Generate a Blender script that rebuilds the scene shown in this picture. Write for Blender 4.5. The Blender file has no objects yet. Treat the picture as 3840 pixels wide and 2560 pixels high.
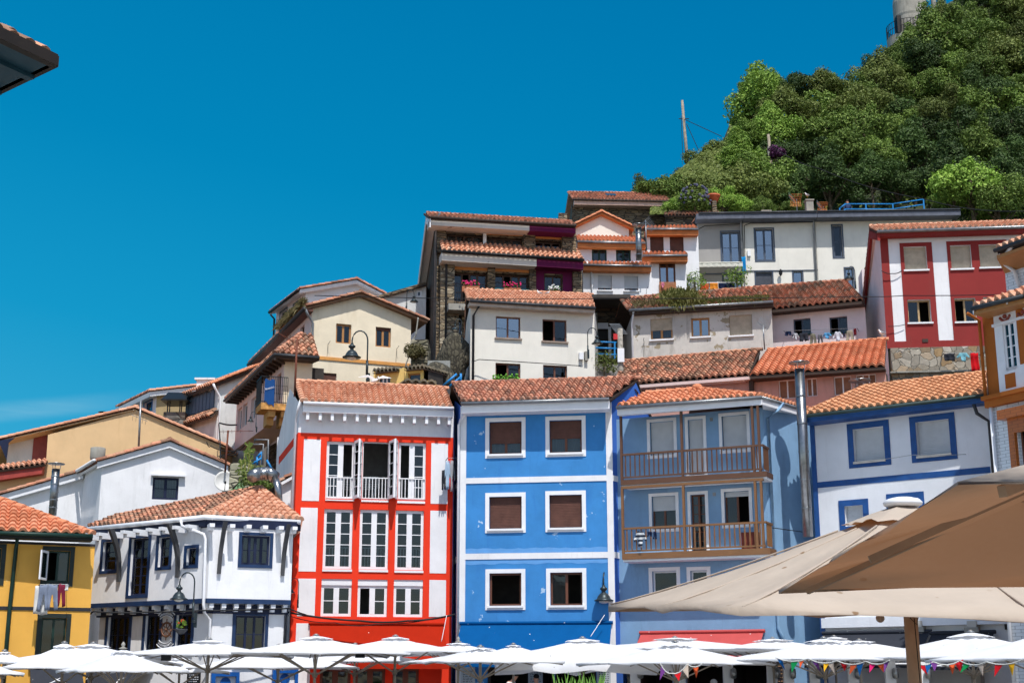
import bpy, bmesh, math, random
from mathutils import Vector, Matrix
from mathutils.geometry import tessellate_polygon
random.seed(7)
scn = bpy.context.scene
COL = scn.collection
R = math.radians
# ---------------------------------------------------------------- camera model
FP = 5146.0; PITCH = R(13.83); EYE = Vector((0, 0, 1.7))
cp, sp = math.cos(PITCH), math.sin(PITCH)
FWD = Vector((0, cp, sp)); UPV = Vector((0, -sp, cp)); RT = Vector((1, 0, 0))
def ray(p):
    d = FWD + RT * ((p[0] - 1920) / FP) + UPV * ((1280 - p[1]) / FP)
    return d / d.y
def at(p, Y): return EYE + ray(p) * Y
def at_z(p, z):
    d = ray(p); return EYE + d * ((z - EYE.z) / d.z)
def crop(x0, y0, s): return lambda x, y: (x0 + x / s, y0 + y / s)
A = crop(0, 1400, 2.614); B = crop(0, 1900, 2.375); Cc = crop(600, 1000, 3.137); D = crop(600, 1450, 3.485)
E = crop(550, 1900, 2.375); G = crop(1080, 1400, 2.614); H = crop(1080, 1950, 2.571); I = crop(1680, 1400, 2.613)
J = crop(1680, 1950, 2.571); K = crop(1550, 760, 2.272); L = crop(2100, 650, 2.852); Mm = crop(2100, 1100, 3.618)
N = crop(2600, 700, 2.613); O = crop(3150, 750, 2.412); P = crop(2700, 1200, 3.135); Q = crop(3200, 1300, 2.614)
Rr = crop(2280, 1400, 2.091); S = crop(2280, 2050, 3.015); T = crop(3000, 1850, 2.208); U = crop(2400, 250, 1.633)
V = crop(3200, 0, 3.675); W = crop(0, 100, 5.227); X6 = crop(400, 1480, 4.704); X7 = crop(1380, 1030, 3.484)
X8 = crop(3600, 850, 1.742); Z = crop(0, 0, 0.6125)
Y1 = crop(0, 2360, 2.94); Y2 = crop(700, 2360, 2.94); Y3 = crop(1400, 2360, 2.94); Y4 = crop(2100, 2360, 2.94); Y5 = crop(2900, 2340, 2.502)
def lin(c): return c / 12.92 if c <= .04045 else ((c + .055) / 1.055) ** 2.4
def C(r, g, b, k=1.0): return tuple(min(1, lin(v / 255) * k) for v in (r, g, b)) + (1,)

# ---------------------------------------------------------------- mesh builder
class MB:
    def __init__(s): s.v = []; s.f = []; s.uv = []
    def add(s, vs, fs, uvs=None):
        n = len(s.v); s.v += [tuple(v) for v in vs]
        for k, f in enumerate(fs):
            s.f.append(tuple(i + n for i in f)); s.uv.append(uvs[k] if uvs else None)
        return s
    def poly(s, pts): return s.add(pts, [tuple(range(len(pts)))])
    def hexa(s, p):  # p: 8 corners, 0-3 bottom loop, 4-7 top loop
        return s.add(p, [(0, 3, 2, 1), (4, 5, 6, 7), (0, 1, 5, 4), (1, 2, 6, 5), (2, 3, 7, 6), (3, 0, 4, 7)])
    def box(s, a, b):
        x0, y0, z0 = a; x1, y1, z1 = b
        return s.hexa([(x0, y0, z0), (x1, y0, z0), (x1, y1, z0), (x0, y1, z0), (x0, y0, z1), (x1, y0, z1), (x1, y1, z1), (x0, y1, z1)])
    def fbox(s, f, s0, s1, z0, z1, d0, d1):
        if s0 > s1: s0, s1 = s1, s0
        if z0 > z1: z0, z1 = z1, z0
        if d0 > d1: d0, d1 = d1, d0
        return s.hexa([f.P(s0, z0, d1), f.P(s1, z0, d1), f.P(s1, z0, d0), f.P(s0, z0, d0), f.P(s0, z1, d1), f.P(s1, z1, d1), f.P(s1, z1, d0), f.P(s0, z1, d0)])
    def prism(s, pts, ext):
        n = len(pts); e = Vector(ext); q = [Vector(p) for p in pts]
        return s.add(q + [p + e for p in q], [tuple(range(n - 1, -1, -1)), tuple(range(n, 2 * n))] + [(i, (i + 1) % n, (i + 1) % n + n, i + n) for i in range(n)])
    def tube(s, pts, r, n=8, r2=None, cap=True):
        pts = [Vector(p) for p in pts]; m = len(pts); vs = []
        for i, p in enumerate(pts):
            t = (pts[min(i + 1, m - 1)] - pts[max(i - 1, 0)]).normalized()
            a = Vector((0, 0, 1)) if abs(t.z) < .9 else Vector((1, 0, 0))
            x = t.cross(a).normalized(); y = t.cross(x)
            rr = r if not isinstance(r, (list, tuple)) else r[i]
            if r2 is not None: rr = r + (r2 - r) * i / (m - 1)
            for k in range(n):
                an = 2 * math.pi * k / n; vs.append(p + x * math.cos(an) * rr + y * math.sin(an) * rr)
        fs = [(i * n + k, i * n + (k + 1) % n, (i + 1) * n + (k + 1) % n, (i + 1) * n + k) for i in range(m - 1) for k in range(n)]
        if cap: fs += [tuple(range(n - 1, -1, -1)), tuple(range((m - 1) * n, m * n))]
        return s.add(vs, fs)
    def bar(s, a, b, w, h=None):  # square bar between points
        h = h or w; a = Vector(a); b = Vector(b); t = (b - a).normalized()
        u = Vector((0, 0, 1)) if abs(t.z) < .9 else Vector((0, 1, 0))
        x = t.cross(u).normalized() * w / 2; y = x.cross(t).normalized() * h / 2
        return s.hexa([a - x - y, a + x - y, b + x - y, b - x - y, a - x + y, a + x + y, b + x + y, b - x + y])
    def lathe(s, c, prof, n=20, ax=None):
        c = Vector(c); vs = []; m = len(prof)
        z = Vector(ax).normalized() if ax else Vector((0, 0, 1)); x = z.orthogonal().normalized(); y = z.cross(x)
        for r, h in prof:
            for k in range(n):
                an = 2 * math.pi * k / n; vs.append(c + z * h + (x * math.cos(an) + y * math.sin(an)) * r)
        fs = [(i * n + k, i * n + (k + 1) % n, (i + 1) * n + (k + 1) % n, (i + 1) * n + k) for i in range(m - 1) for k in range(n)]
        fs += [tuple(range(n - 1, -1, -1)), tuple(range((m - 1) * n, m * n))]
        return s.add(vs, fs)
    def ball(s, c, r, n=10, sq=(1, 1, 1)):
        prof = [(max(1e-4, r * math.sin(math.pi * i / n)), -r * math.cos(math.pi * i / n)) for i in range(n + 1)]
        m = MB().lathe((0, 0, 0), prof, n + 4); c = Vector(c)
        return s.add([c + Vector((v[0] * sq[0], v[1] * sq[1], v[2] * sq[2])) for v in m.v], m.f)
    def build(s, name, mat, parent=None, smooth=False, mods=None):
        me = bpy.data.meshes.new(name)
        off = Vector((0, 0, 0)); p = parent
        while p is not None: off += Vector(p.location); p = p.parent
        o = bpy.data.objects.new(name, me)
        if parent is None:
            xs = [v[0] for v in s.v]; ys = [v[1] for v in s.v]; zs = [v[2] for v in s.v]
            off = Vector(((min(xs) + max(xs)) / 2, (min(ys) + max(ys)) / 2, min(zs))); o.location = off
        me.from_pydata([(v[0] - off.x, v[1] - off.y, v[2] - off.z) for v in s.v], [], s.f)
        if any(u is not None for u in s.uv):
            l = me.uv_layers.new(name='UVMap').data; k = 0
            for f, u in zip(s.f, s.uv):
                for j in range(len(f)):
                    if u: l[k].uv = u[j]
                    k += 1
        if isinstance(mat, (list, tuple)):
            for m_ in mat: me.materials.append(m_)
        elif mat is not None: me.materials.append(mat)
        if smooth: me.polygons.foreach_set('use_smooth', [True] * len(me.polygons))
        me.update(); COL.objects.link(o)
        if parent is not None: o.parent = parent
        return o
def tag(o, label, cat=None, group=None, kind=None):
    if label: o['label'] = label
    if cat: o['category'] = cat
    if group: o['group'] = group
    if kind: o['kind'] = kind
    return o
def empty(name, loc, label=None, cat=None, group=None):
    o = bpy.data.objects.new(name, None); COL.objects.link(o); o.location = loc; o.empty_display_size = .3
    return tag(o, label, cat, group)
KIDS = {}
def copy_tree(o, parent=None):
    c = o.copy(); COL.objects.link(c); c.parent = parent
    for ch in list(o.children): copy_tree(ch, c)
    return c

# ---------------------------------------------------------------- facades
class Fac:
    def __init__(s, a, b):
        a = Vector(a); b = Vector(b); s.a = Vector((a.x, a.y, 0)); d = Vector((b.x - a.x, b.y - a.y, 0)); s.w = d.length
        s.u = d.normalized(); s.n = Vector((s.u.y, -s.u.x, 0)); s.z = a.z
    def P(s, x, z, d=0.0): return s.a + s.u * x + s.n * d + Vector((0, 0, z))
    def q(s, p, d=0.0):
        r = ray(p); o = s.a + s.n * d
        t = (o - EYE).dot(s.n) / r.dot(s.n); h = EYE + r * t
        return ((h - o).dot(s.u), h.z)
    def off(s, d): return Fac(s.P(0, s.z, d), s.P(s.w, s.z, d))
def fac(pa, pb, depth, right=False):
    if right:
        b = at(pb, depth); a = at_z(pa, b.z)
    else:
        a = at(pa, depth); b = at_z(pb, a.z)
    return Fac(a, b)

# ---------------------------------------------------------------- materials
def newmat(name):
    m = bpy.data.materials.new(name); m.use_nodes = True; nt = m.node_tree
    b = nt.nodes['Principled BSDF']; return m, nt, b
def nd(nt, t, **kw):
    n = nt.nodes.new(t)
    for k, v in kw.items():
        if k in n.inputs.keys(): n.inputs[k].default_value = v
        else: setattr(n, k, v)
    return n
def mixc(nt, fac_, a, b, bt='MIX'):
    m = nt.nodes.new('ShaderNodeMix'); m.data_type = 'RGBA'; m.blend_type = bt
    for i, v in ((0, fac_), (6, a), (7, b)):
        if isinstance(v, (int, float, tuple)): m.inputs[i].default_value = v
        else: nt.links.new(v, m.inputs[i])
    return m.outputs[2]
def ramp(nt, src, stops):
    r = nt.nodes.new('ShaderNodeValToRGB'); e = r.color_ramp.elements
    while len(e) < len(stops): e.new(.5)
    for k, (p, c) in enumerate(stops):
        e[k].position = p; e[k].color = c if isinstance(c, tuple) else (c, c, c, 1)
    nt.links.new(src, r.inputs[0]); return r.outputs[0]
def noise(nt, co, scale, detail=4, rough=.6, sc=None):
    if sc:
        mp = nt.nodes.new('ShaderNodeMapping'); mp.inputs['Scale'].default_value = sc; nt.links.new(co, mp.inputs[0]); co = mp.outputs[0]
    n = nd(nt, 'ShaderNodeTexNoise', Scale=scale, Detail=detail, Roughness=rough); nt.links.new(co, n.inputs['Vector']); return n.outputs[0]
def bump(nt, b, h, strength=.2, dist=.02):
    n = nd(nt, 'ShaderNodeBump', Strength=strength, Distance=dist); nt.links.new(h, n.inputs['Height']); nt.links.new(n.outputs[0], b.inputs['Normal'])
MC = {}
def plain(name, col, rough=.6, metal=0.0, var=.12, scale=3.0, spec=.3):
    m, nt, b = newmat(name); co = nd(nt, 'ShaderNodeTexCoord').outputs['Object']
    n = noise(nt, co, scale)
    c2 = tuple(v * (1 - var * 2) for v in col[:3]) + (1,); c3 = tuple(min(1, v * (1 + var)) for v in col[:3]) + (1,)
    nt.links.new(ramp(nt, n, [(.3, c2), (.7, c3)]), b.inputs['Base Color'])
    b.inputs['Roughness'].default_value = rough; b.inputs['Metallic'].default_value = metal; b.inputs['Specular IOR Level'].default_value = spec
    return m
def plaster(name, col, var=.05, stain=(90, 82, 70), amt=.25, chips=None, chipamt=0.0, bmp=.25, streak=.3):
    m, nt, b = newmat(name); co = nd(nt, 'ShaderNodeTexCoord').outputs['Object']
    n1 = noise(nt, co, .9, 6, .65); n2 = noise(nt, co, 14, 4)
    a = tuple(v * (1 - var) for v in col[:3]) + (1,); c = tuple(min(1, v * (1 + var)) for v in col[:3]) + (1,)
    base = ramp(nt, n1, [(.35, a), (.65, c)])
    st = noise(nt, co, 1.3, 6, .7, sc=(1.6, 1.6, .35))
    f = ramp(nt, st, [(.55, 0.0), (.82, min(1.0, amt))])
    base = mixc(nt, f, base, C(*stain))
    if streak:
        s2 = noise(nt, co, 2.2, 4, .7, sc=(3, 3, .22)); f2 = ramp(nt, s2, [(.6, 0.0), (.8, streak * .35)])
        base = mixc(nt, f2, base, C(*stain, k=.8))
    if chips:
        ch = noise(nt, co, 1.9, 7, .62); f3 = ramp(nt, ch, [(.72 - chipamt, 0.0), (.735 - chipamt, 1.0)])
        base = mixc(nt, f3, base, C(*chips))
    nt.links.new(base, b.inputs['Base Color']); b.inputs['Roughness'].default_value = .85; b.inputs['Specular IOR Level'].default_value = .2
    bump(nt, b, n2, bmp, .012); return m
def tiles(name, cols, dirt=.3, dirtcol=(70, 60, 45), lichen=0.0, lichencol=(150, 150, 90)):
    m, nt, b = newmat(name); uv = nd(nt, 'ShaderNodeTexCoord').outputs['UV']
    fl = nd(nt, 'ShaderNodeVectorMath', operation='FLOOR'); nt.links.new(uv, fl.inputs[0])
    wn = nd(nt, 'ShaderNodeTexWhiteNoise', noise_dimensions='2D'); nt.links.new(fl.outputs[0], wn.inputs['Vector'])
    k = len(cols); st = [(i / (k - 1), c) for i, c in enumerate(cols)]
    base = ramp(nt, wn.outputs[0], st)
    co = nd(nt, 'ShaderNodeTexCoord').outputs['Object']
    n1 = noise(nt, co, 1.1, 5, .7); base = mixc(nt, ramp(nt, n1, [(.45, 0.0), (.75, dirt)]), base, C(*dirtcol))
    n2 = noise(nt, co, 9, 4, .7); base = mixc(nt, ramp(nt, n2, [(.5, 0.0), (.75, dirt * .9)]), base, C(*dirtcol, k=.7))
    if lichen:
        n3 = noise(nt, co, 5, 5, .7); base = mixc(nt, ramp(nt, n3, [(.62, 0.0), (.72, lichen)]), base, C(*lichencol))
    hs = nd(nt, 'ShaderNodeHueSaturation', Hue=.508, Saturation=.86 if 'new' not in name else .94); nt.links.new(base, hs.inputs['Color']); base = hs.outputs[0]
    nt.links.new(base, b.inputs['Base Color']); b.inputs['Roughness'].default_value = .9; b.inputs['Specular IOR Level'].default_value = .15
    bump(nt, b, n2, .4, .01); return m
def stone(name, cols, scale=2.2, flat=2.6, mortar=(70, 64, 55), msz=.06, bs=.8, rnd=1.0, slab=False):
    m, nt, b = newmat(name); co = nd(nt, 'ShaderNodeTexCoord').outputs['Object']
    mp = nt.nodes.new('ShaderNodeMapping'); mp.inputs['Scale'].default_value = (1, 1, flat); nt.links.new(co, mp.inputs[0])
    nz = nd(nt, 'ShaderNodeTexNoise', Scale=2.5, Detail=3.0); nt.links.new(co, nz.inputs['Vector'])
    ad = nd(nt, 'ShaderNodeVectorMath', operation='MULTIPLY_ADD'); nt.links.new(nz.outputs['Color'], ad.inputs[0]); ad.inputs[1].default_value = (.3, .3, .3); nt.links.new(mp.outputs[0], ad.inputs[2])
    v = nd(nt, 'ShaderNodeTexVoronoi', Scale=scale, Randomness=rnd); nt.links.new(ad.outputs[0], v.inputs['Vector'])
    ve = nd(nt, 'ShaderNodeTexVoronoi', Scale=scale, Randomness=rnd, feature='DISTANCE_TO_EDGE'); nt.links.new(ad.outputs[0], ve.inputs['Vector'])
    k = len(cols); sx = nd(nt, 'ShaderNodeSeparateColor'); nt.links.new(v.outputs['Color'], sx.inputs[0])
    base = ramp(nt, sx.outputs[0], [(i / (k - 1), C(*c)) for i, c in enumerate(cols)])
    n2 = noise(nt, co, 6, 6, .7); base = mixc(nt, .75, base, ramp(nt, n2, [(.25, .45), (.75, 1.0)]), 'MULTIPLY')
    f = ramp(nt, ve.outputs['Distance'], [(msz * .4, 1.0), (msz, 0.0)])
    base = mixc(nt, f, base, C(*mortar))
    nt.links.new(base, b.inputs['Base Color']); b.inputs['Roughness'].default_value = .9
    h = ramp(nt, ve.outputs['Distance'], [(0, 0.0), (msz * 2.2, 1.0)])
    bump(nt, b, h, bs, .06); return m
def wood(name, c1, c2, rough=.55, sc=(1, 1, 12)):
    m, nt, b = newmat(name); co = nd(nt, 'ShaderNodeTexCoord').outputs['Object']
    n = noise(nt, co, 3, 5, .6, sc=sc); n2 = noise(nt, co, 1.5, 3)
    base = mixc(nt, n2, ramp(nt, n, [(.3, c1), (.7, c2)]), c1)
    nt.links.new(base, b.inputs['Base Color']); b.inputs['Roughness'].default_value = rough; bump(nt, b, n, .2, .01); return m
def glassmat(name, tint=(.55, .62, .66), refl=.12, dark=.82):
    m = bpy.data.materials.new(name); m.use_nodes = True; nt = m.node_tree; nt.nodes.clear()
    out = nd(nt, 'ShaderNodeOutputMaterial'); tr = nd(nt, 'ShaderNodeBsdfTransparent'); tr.inputs[0].default_value = tint + (1,)
    gl = nd(nt, 'ShaderNodeBsdfGlossy', Roughness=.03); gl.inputs[0].default_value = (.9, .95, 1, 1)
    fr = nd(nt, 'ShaderNodeFresnel', IOR=1.5); ad = nd(nt, 'ShaderNodeMath', operation='ADD'); ad.inputs[1].default_value = refl; nt.links.new(fr.outputs[0], ad.inputs[0])
    nz = nd(nt, 'ShaderNodeTexNoise', Scale=1.2, Detail=2.0); co = nd(nt, 'ShaderNodeTexCoord'); nt.links.new(co.outputs['Object'], nz.inputs['Vector'])
    bp = nd(nt, 'ShaderNodeBump', Strength=.08, Distance=.1); nt.links.new(nz.outputs[0], bp.inputs['Height']); nt.links.new(bp.outputs[0], gl.inputs['Normal'])
    mx = nd(nt, 'ShaderNodeMixShader'); nt.links.new(ad.outputs[0], mx.inputs[0]); nt.links.new(tr.outputs[0], mx.inputs[1]); nt.links.new(gl.outputs[0], mx.inputs[2])
    nt.links.new(mx.outputs[0], out.inputs[0]); return m
def clothmat(name, col, trans=.0, pat=None, var=.08, rough=.9, bs=.25, trc=None):
    m, nt, b = newmat(name); co = nd(nt, 'ShaderNodeTexCoord').outputs['Object']
    n = noise(nt, co, 2.5, 4); c2 = tuple(v * (1 - var) for v in col[:3]) + (1,)
    base = ramp(nt, n, [(.35, c2), (.65, col)])
    if pat: base = pat(nt, co, base)
    b.inputs['Roughness'].default_value = rough; b.inputs['Specular IOR Level'].default_value = .1; nt.links.new(base, b.inputs['Base Color'])
    bump(nt, b, noise(nt, co, 4, 3), bs, .05)
    if trans:
        tl = nd(nt, 'ShaderNodeBsdfTranslucent'); mx = nd(nt, 'ShaderNodeMixShader'); mx.inputs[0].default_value = trans
        if trc: tl.inputs[0].default_value = trc
        else: nt.links.new(base, tl.inputs[0])
        nt.links.new(b.outputs[0], mx.inputs[1]); nt.links.new(tl.outputs[0], mx.inputs[2]); nt.links.new(mx.outputs[0], nt.nodes['Material Output'].inputs[0])
    return m
def leafmat(name, c1, c2, c3):
    m, nt, b = newmat(name); g = nd(nt, 'ShaderNodeTexCoord').outputs['Object']
    n = noise(nt, g, .9, 4); uv = nd(nt, 'ShaderNodeTexCoord').outputs['UV']
    wn = nd(nt, 'ShaderNodeTexWhiteNoise', noise_dimensions='2D'); nt.links.new(uv, wn.inputs['Vector'])
    oi = nd(nt, 'ShaderNodeObjectInfo')
    a = ramp(nt, n, [(.35, c1), (.65, c2)]); a = mixc(nt, ramp(nt, wn.outputs[0], [(.5, 0.0), (1, .8)]), a, c3)
    hs = nd(nt, 'ShaderNodeHueSaturation', Saturation=.92); nt.links.new(a, hs.inputs['Color'])
    mr = nd(nt, 'ShaderNodeMapRange'); mr.inputs['To Min'].default_value = .65; mr.inputs['To Max'].default_value = 1.25; nt.links.new(oi.outputs['Random'], mr.inputs[0]); nt.links.new(mr.outputs[0], hs.inputs['Value'])
    nt.links.new(hs.outputs[0], b.inputs['Base Color']); b.inputs['Roughness'].default_value = .55; b.inputs['Specular IOR Level'].default_value = .2
    tl = nd(nt, 'ShaderNodeBsdfTranslucent'); nt.links.new(hs.outputs[0], tl.inputs[0]); mx = nd(nt, 'ShaderNodeMixShader'); mx.inputs[0].default_value = .16
    nt.links.new(b.outputs[0], mx.inputs[1]); nt.links.new(tl.outputs[0], mx.inputs[2]); nt.links.new(mx.outputs[0], nt.nodes['Material Output'].inputs[0])
    return m
# ---------------------------------------------------------------- shared materials
WHITE = plaster('white_render', C(226, 226, 228), var=.06, amt=.25, stain=(130, 128, 122), streak=.7)
WHITEW = plaster('worn_white_render', C(214, 211, 205), var=.08, amt=.5, streak=.9)
WARMW = plaster('warm_white_render', C(222, 218, 208), amt=.15, streak=.35)
WPAINT = plain('white_paint', C(228, 229, 232), .5, var=.03)
NAVY = plain('navy_paint', C(28, 52, 88), .5, var=.12)
NAVYD = plain('dark_navy_paint', C(22, 32, 60), .55, var=.1)
BROWNF = wood('brown_window_frame', C(92, 52, 34), C(120, 68, 42))
OAKF = wood('oak_window_frame', C(160, 110, 58), C(186, 134, 78))
TANF = plain('tan_frame', C(178, 150, 110), .5)
GREENF = plain('dark_green_paint', C(22, 52, 44), .45)
GREYF = plain('blue_grey_frame', C(72, 82, 98), .45)
BLUEF = plain('blue_frame', C(34, 80, 142), .5, var=.12)
BROWNS = plain('brown_shutter', C(100, 66, 56), .7)
TANS = plain('tan_shutter', C(190, 176, 156), .7)
GREYS = plain('white_shutter', C(196, 200, 204), .6, var=.04)
ZINC = plain('zinc', C(140, 143, 146), .4, .6, var=.15)
STEEL = plain('stainless_steel', C(150, 152, 154), .28, .9, var=.2)
DGREY = plain('dark_grey_paint', C(58, 60, 64), .5)
BLACKM = plain('black_iron', C(34, 37, 40), .45, .3)
DARKW = wood('dark_timber', C(52, 40, 34), C(78, 60, 48), .8)
ROOM = plain('unlit_room_grey', C(62, 58, 55), .9)  # dark grey puts the darkness of unlit rooms into the wall colour
GLASS = glassmat('window_glass', (.5, .55, .58), .0); GLASSB = glassmat('sky_reflecting_glass', (.4, .45, .5), .22)
CURT = clothmat('net_curtain', C(205, 205, 200))
CONC = plaster('concrete', C(150, 148, 140), var=.15, amt=.5)
CABLE = plain('cable_black', C(30, 30, 32), .7)
_o = lambda *c: C(*c, k=.9)
T_OR = tiles('orange_clay_tiles', [_o(214, 138, 102), _o(228, 158, 124), _o(200, 120, 86), _o(220, 144, 106), _o(232, 168, 136)], .25)
T_NEW = tiles('new_orange_clay_tiles', [_o(220, 128, 92), _o(230, 146, 112), _o(206, 116, 80), _o(224, 134, 98)], .24)
T_OLD = tiles('weathered_clay_tiles', [_o(216, 126, 90), _o(160, 96, 74), _o(228, 146, 106), _o(112, 90, 74), _o(220, 132, 96), _o(180, 132, 106), _o(132, 86, 66)], .55, lichen=.35)
T_VOLD = tiles('very_old_clay_tiles', [_o(200, 105, 75), _o(150, 96, 74), _o(214, 120, 82), _o(120, 98, 84), _o(188, 140, 112), _o(205, 100, 66)], .55, lichen=.55, lichencol=(168, 160, 130))
T_DRED = tiles('dark_red_clay_tiles', [_o(214, 126, 94), _o(170, 98, 76), _o(226, 142, 108), _o(136, 92, 76), _o(204, 114, 84), _o(190, 134, 112)], .45, lichen=.15)
T_OCH = tiles('ochre_clay_tiles', [_o(214, 134, 84), _o(226, 150, 100), _o(198, 120, 72), _o(216, 140, 90)], .3, lichen=.2)
TILE_H = [0, .55, .85, 1, .85, .55, 0, -.5]
TILE_T = [.10, .2, .32, .45, .58, .70, .80, .95]
def tile_sheet(E0, E1, R1, R0, mat, parent, name='roof', bar=None, pitch=.24, row=.36, amp=.085, lift=.065, jit=.0, caps=(), slab=.1, slabmat=None, seed=1):
    """barrel tiles over the planar quad/triangle E0 E1 R1 R0; returns the roof mesh object"""
    E0, E1, R1, R0 = map(Vector, (E0, E1, R1, R0)); rnd = random.Random(seed)
    Un = (E1 - E0).normalized(); nrm = Un.cross((R0 - E0) if (R0 - E0).length > (R1 - E1).length else (R1 - E1)).normalized()
    if nrm.z < 0: nrm = -nrm
    if bar is None: Vd = nrm.cross(Un)
    else: Vd = (Vector(bar[1]) - Vector(bar[0])); Vd -= nrm * Vd.dot(nrm)
    Vd.normalize()
    if Vd.z < 0: Vd = -Vd
    Vp = nrm.cross(Un)
    if Vp.z < 0: Vp = -Vp
    k = Vd.dot(Vp); sh = Vd.dot(Un)
    def uv(p):  # coordinates in sheared basis
        d = p - E0; v = d.dot(Vp) / k; return (d.dot(Un) - v * sh, v)
    poly = [uv(p) for p in (E0, E1, R1, R0)]
    u0 = min(p[0] for p in poly); u1 = max(p[0] for p in poly); v0 = min(p[1] for p in poly); v1 = max(p[1] for p in poly)
    nc = max(1, round((u1 - u0) / pitch)); nr = max(1, math.ceil((v1 - v0) / row)); pt = (u1 - u0) / nc
    m = MB(); n = len(TILE_T)
    def inside(u, v, mg=.35):
        for i in range(4):
            a = poly[i]; b = poly[(i + 1) % 4]; ex, ey = b[0] - a[0], b[1] - a[1]; l = math.hypot(ex, ey)
            if l < 1e-5: continue
            if (ex * (v - a[1]) - ey * (u - a[0])) / l < -mg: return False
        return True
    for i in range(nc):
        for j in range(nr):
            if not inside(u0 + (i + .5) * pt, v0 + (j + .5) * row): continue
            du = rnd.uniform(-jit, jit); dl = rnd.uniform(0, jit * .6); tw = rnd.uniform(-jit, jit) * .5; dv = rnd.uniform(-jit, jit)
            vs = []
            for (vv, lf, ww) in ((j * row + dv, -.03, 0), (j * row + dv, lift + dl, 0), ((j + 1) * row + dv + .02, dl * .5, tw)):
                for t, h in zip([0] + TILE_T + [1.1], [-.4] + TILE_H + [-.4]):
                    vs.append(E0 + Un * (u0 + (i + t) * pt + du + ww) + Vd * (v0 + vv) + nrm * (max(h, -.4) * amp + lf))
            nn = n + 2; fs = []; uvs = []
            for q in range(nn - 1):
                for r_ in (0, 1):
                    fs.append((r_ * nn + q, r_ * nn + q + 1, (r_ + 1) * nn + q + 1, (r_ + 1) * nn + q)); uvs.append([(i + .5, j + .5)] * 4)
            m.add(vs, fs, uvs)
    me_p = m.build(name, mat, parent)
    # clip to polygon
    rect = all(min(abs(p[0] - u0), abs(p[0] - u1)) < .06 for p in poly)
    off = Vector((0, 0, 0)); p = parent
    while p is not None: off += Vector(p.location); p = p.parent
    bm = bmesh.new(); bm.from_mesh(me_p.data); pts = [E0, E1, R1, R0]
    for i in range(4):
        if rect and i in (1, 3): continue
        if i == 0: continue
        a = pts[i]; b = pts[(i + 1) % 4]
        if (b - a).length < .05: continue
        inn = nrm.cross(b - a).normalized()
        cen = (E0 + E1 + R1 + R0) / 4
        if inn.dot(cen - a) < 0: inn = -inn
        bmesh.ops.bisect_plane(bm, geom=bm.verts[:] + bm.edges[:] + bm.faces[:], plane_co=a - off, plane_no=-inn, clear_outer=True)
    bm.to_mesh(me_p.data); bm.free()
    # slab below
    if slab:
        sl = MB().prism([p_ - nrm * (amp * .4 + .03) for p_ in (E0, E1, R1, R0)] if (R1 - R0).length > .05 else [p_ - nrm * (amp * .4 + .03) for p_ in (E0, E1, R1)], -nrm * slab)
        so = sl.build('roof_deck', slabmat or DARKW, me_p if False else parent)
    for c in caps: ridge(c[0], c[1], c[2] if len(c) > 2 else mat, me_p)
    return me_p
def ridge(a, b, mat, parent, r=.12, seg=.38, name='ridge'):
    a = Vector(a); b = Vector(b); n = max(1, round((b - a).length / seg)); t = (b - a).normalized()
    x = t.cross(Vector((0, 0, 1))).normalized(); y = x.cross(t); m = MB(); K = 7
    for i in range(n):
        vs = []
        for e, rr, dz in ((i / n, r * 1.08, .02), ((i + 1) / n + .02, r * .9, 0)):
            c = a + (b - a) * e
            for k in range(K):
                an = math.pi * (-.08 + 1.16 * k / (K - 1)); vs.append(c + x * math.cos(an) * rr + y * (math.sin(an) * rr * .9 + dz))
        m.add(vs, [(k, k + 1, K + k + 1, K + k) for k in range(K - 1)] + [tuple(range(K))], [[(i + .5, 77.5)] * 4] * (K - 1) + [[(i + .5, 77.5)] * K])
    return m.build(name, mat, parent, smooth=False)

# ---------------------------------------------------------------- walls and windows
def rect_of(f, tl, br):
    a = f.q(tl); b = f.q(br); return (min(a[0], b[0]), max(a[0], b[0]), min(a[1], b[1]), max(a[1], b[1]))
def wall(f, outline, holes, mat, parent, back=None, t=.22, name='wall', backmat=None):
    """outline: (s,z) list; holes: (s0,s1,z0,z1); back: vector the outline is extruded along (closes the building)"""
    m = MB(); holes = [h for h in holes]
    loops = [[Vector((s, z, 0)) for s, z in outline]] + [[Vector((a, c, 0)), Vector((a, d, 0)), Vector((b, d, 0)), Vector((b, c, 0))] for a, b, c, d in holes]
    flat = [v for l in loops for v in l]
    tris = tessellate_polygon(loops)
    m.add([f.P(v.x, v.y) for v in flat], [tuple(tr) for tr in tris])
    for a, b, c, d in holes:
        q = [f.P(a, c), f.P(b, c), f.P(b, d), f.P(a, d)]; r = [p - f.n * t for p in q]
        m.add(q + r, [(0, 1, 5, 4), (1, 2, 6, 5), (2, 3, 7, 6), (3, 0, 4, 7)])
    if back is not None:
        bv = Vector(back); n = len(outline); pts = [f.P(*p) for p in outline]
        m.add(pts + [p + bv for p in pts], [(i, (i + 1) % n, (i + 1) % n + n, i + n) for i in range(n)] + [tuple(range(n, 2 * n))])
    bm = bmesh.new(); o = m.build(name, mat, parent); bm.from_mesh(o.data); bmesh.ops.recalc_face_normals(bm, faces=bm.faces[:]); bm.to_mesh(o.data); bm.free()
    return o
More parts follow.
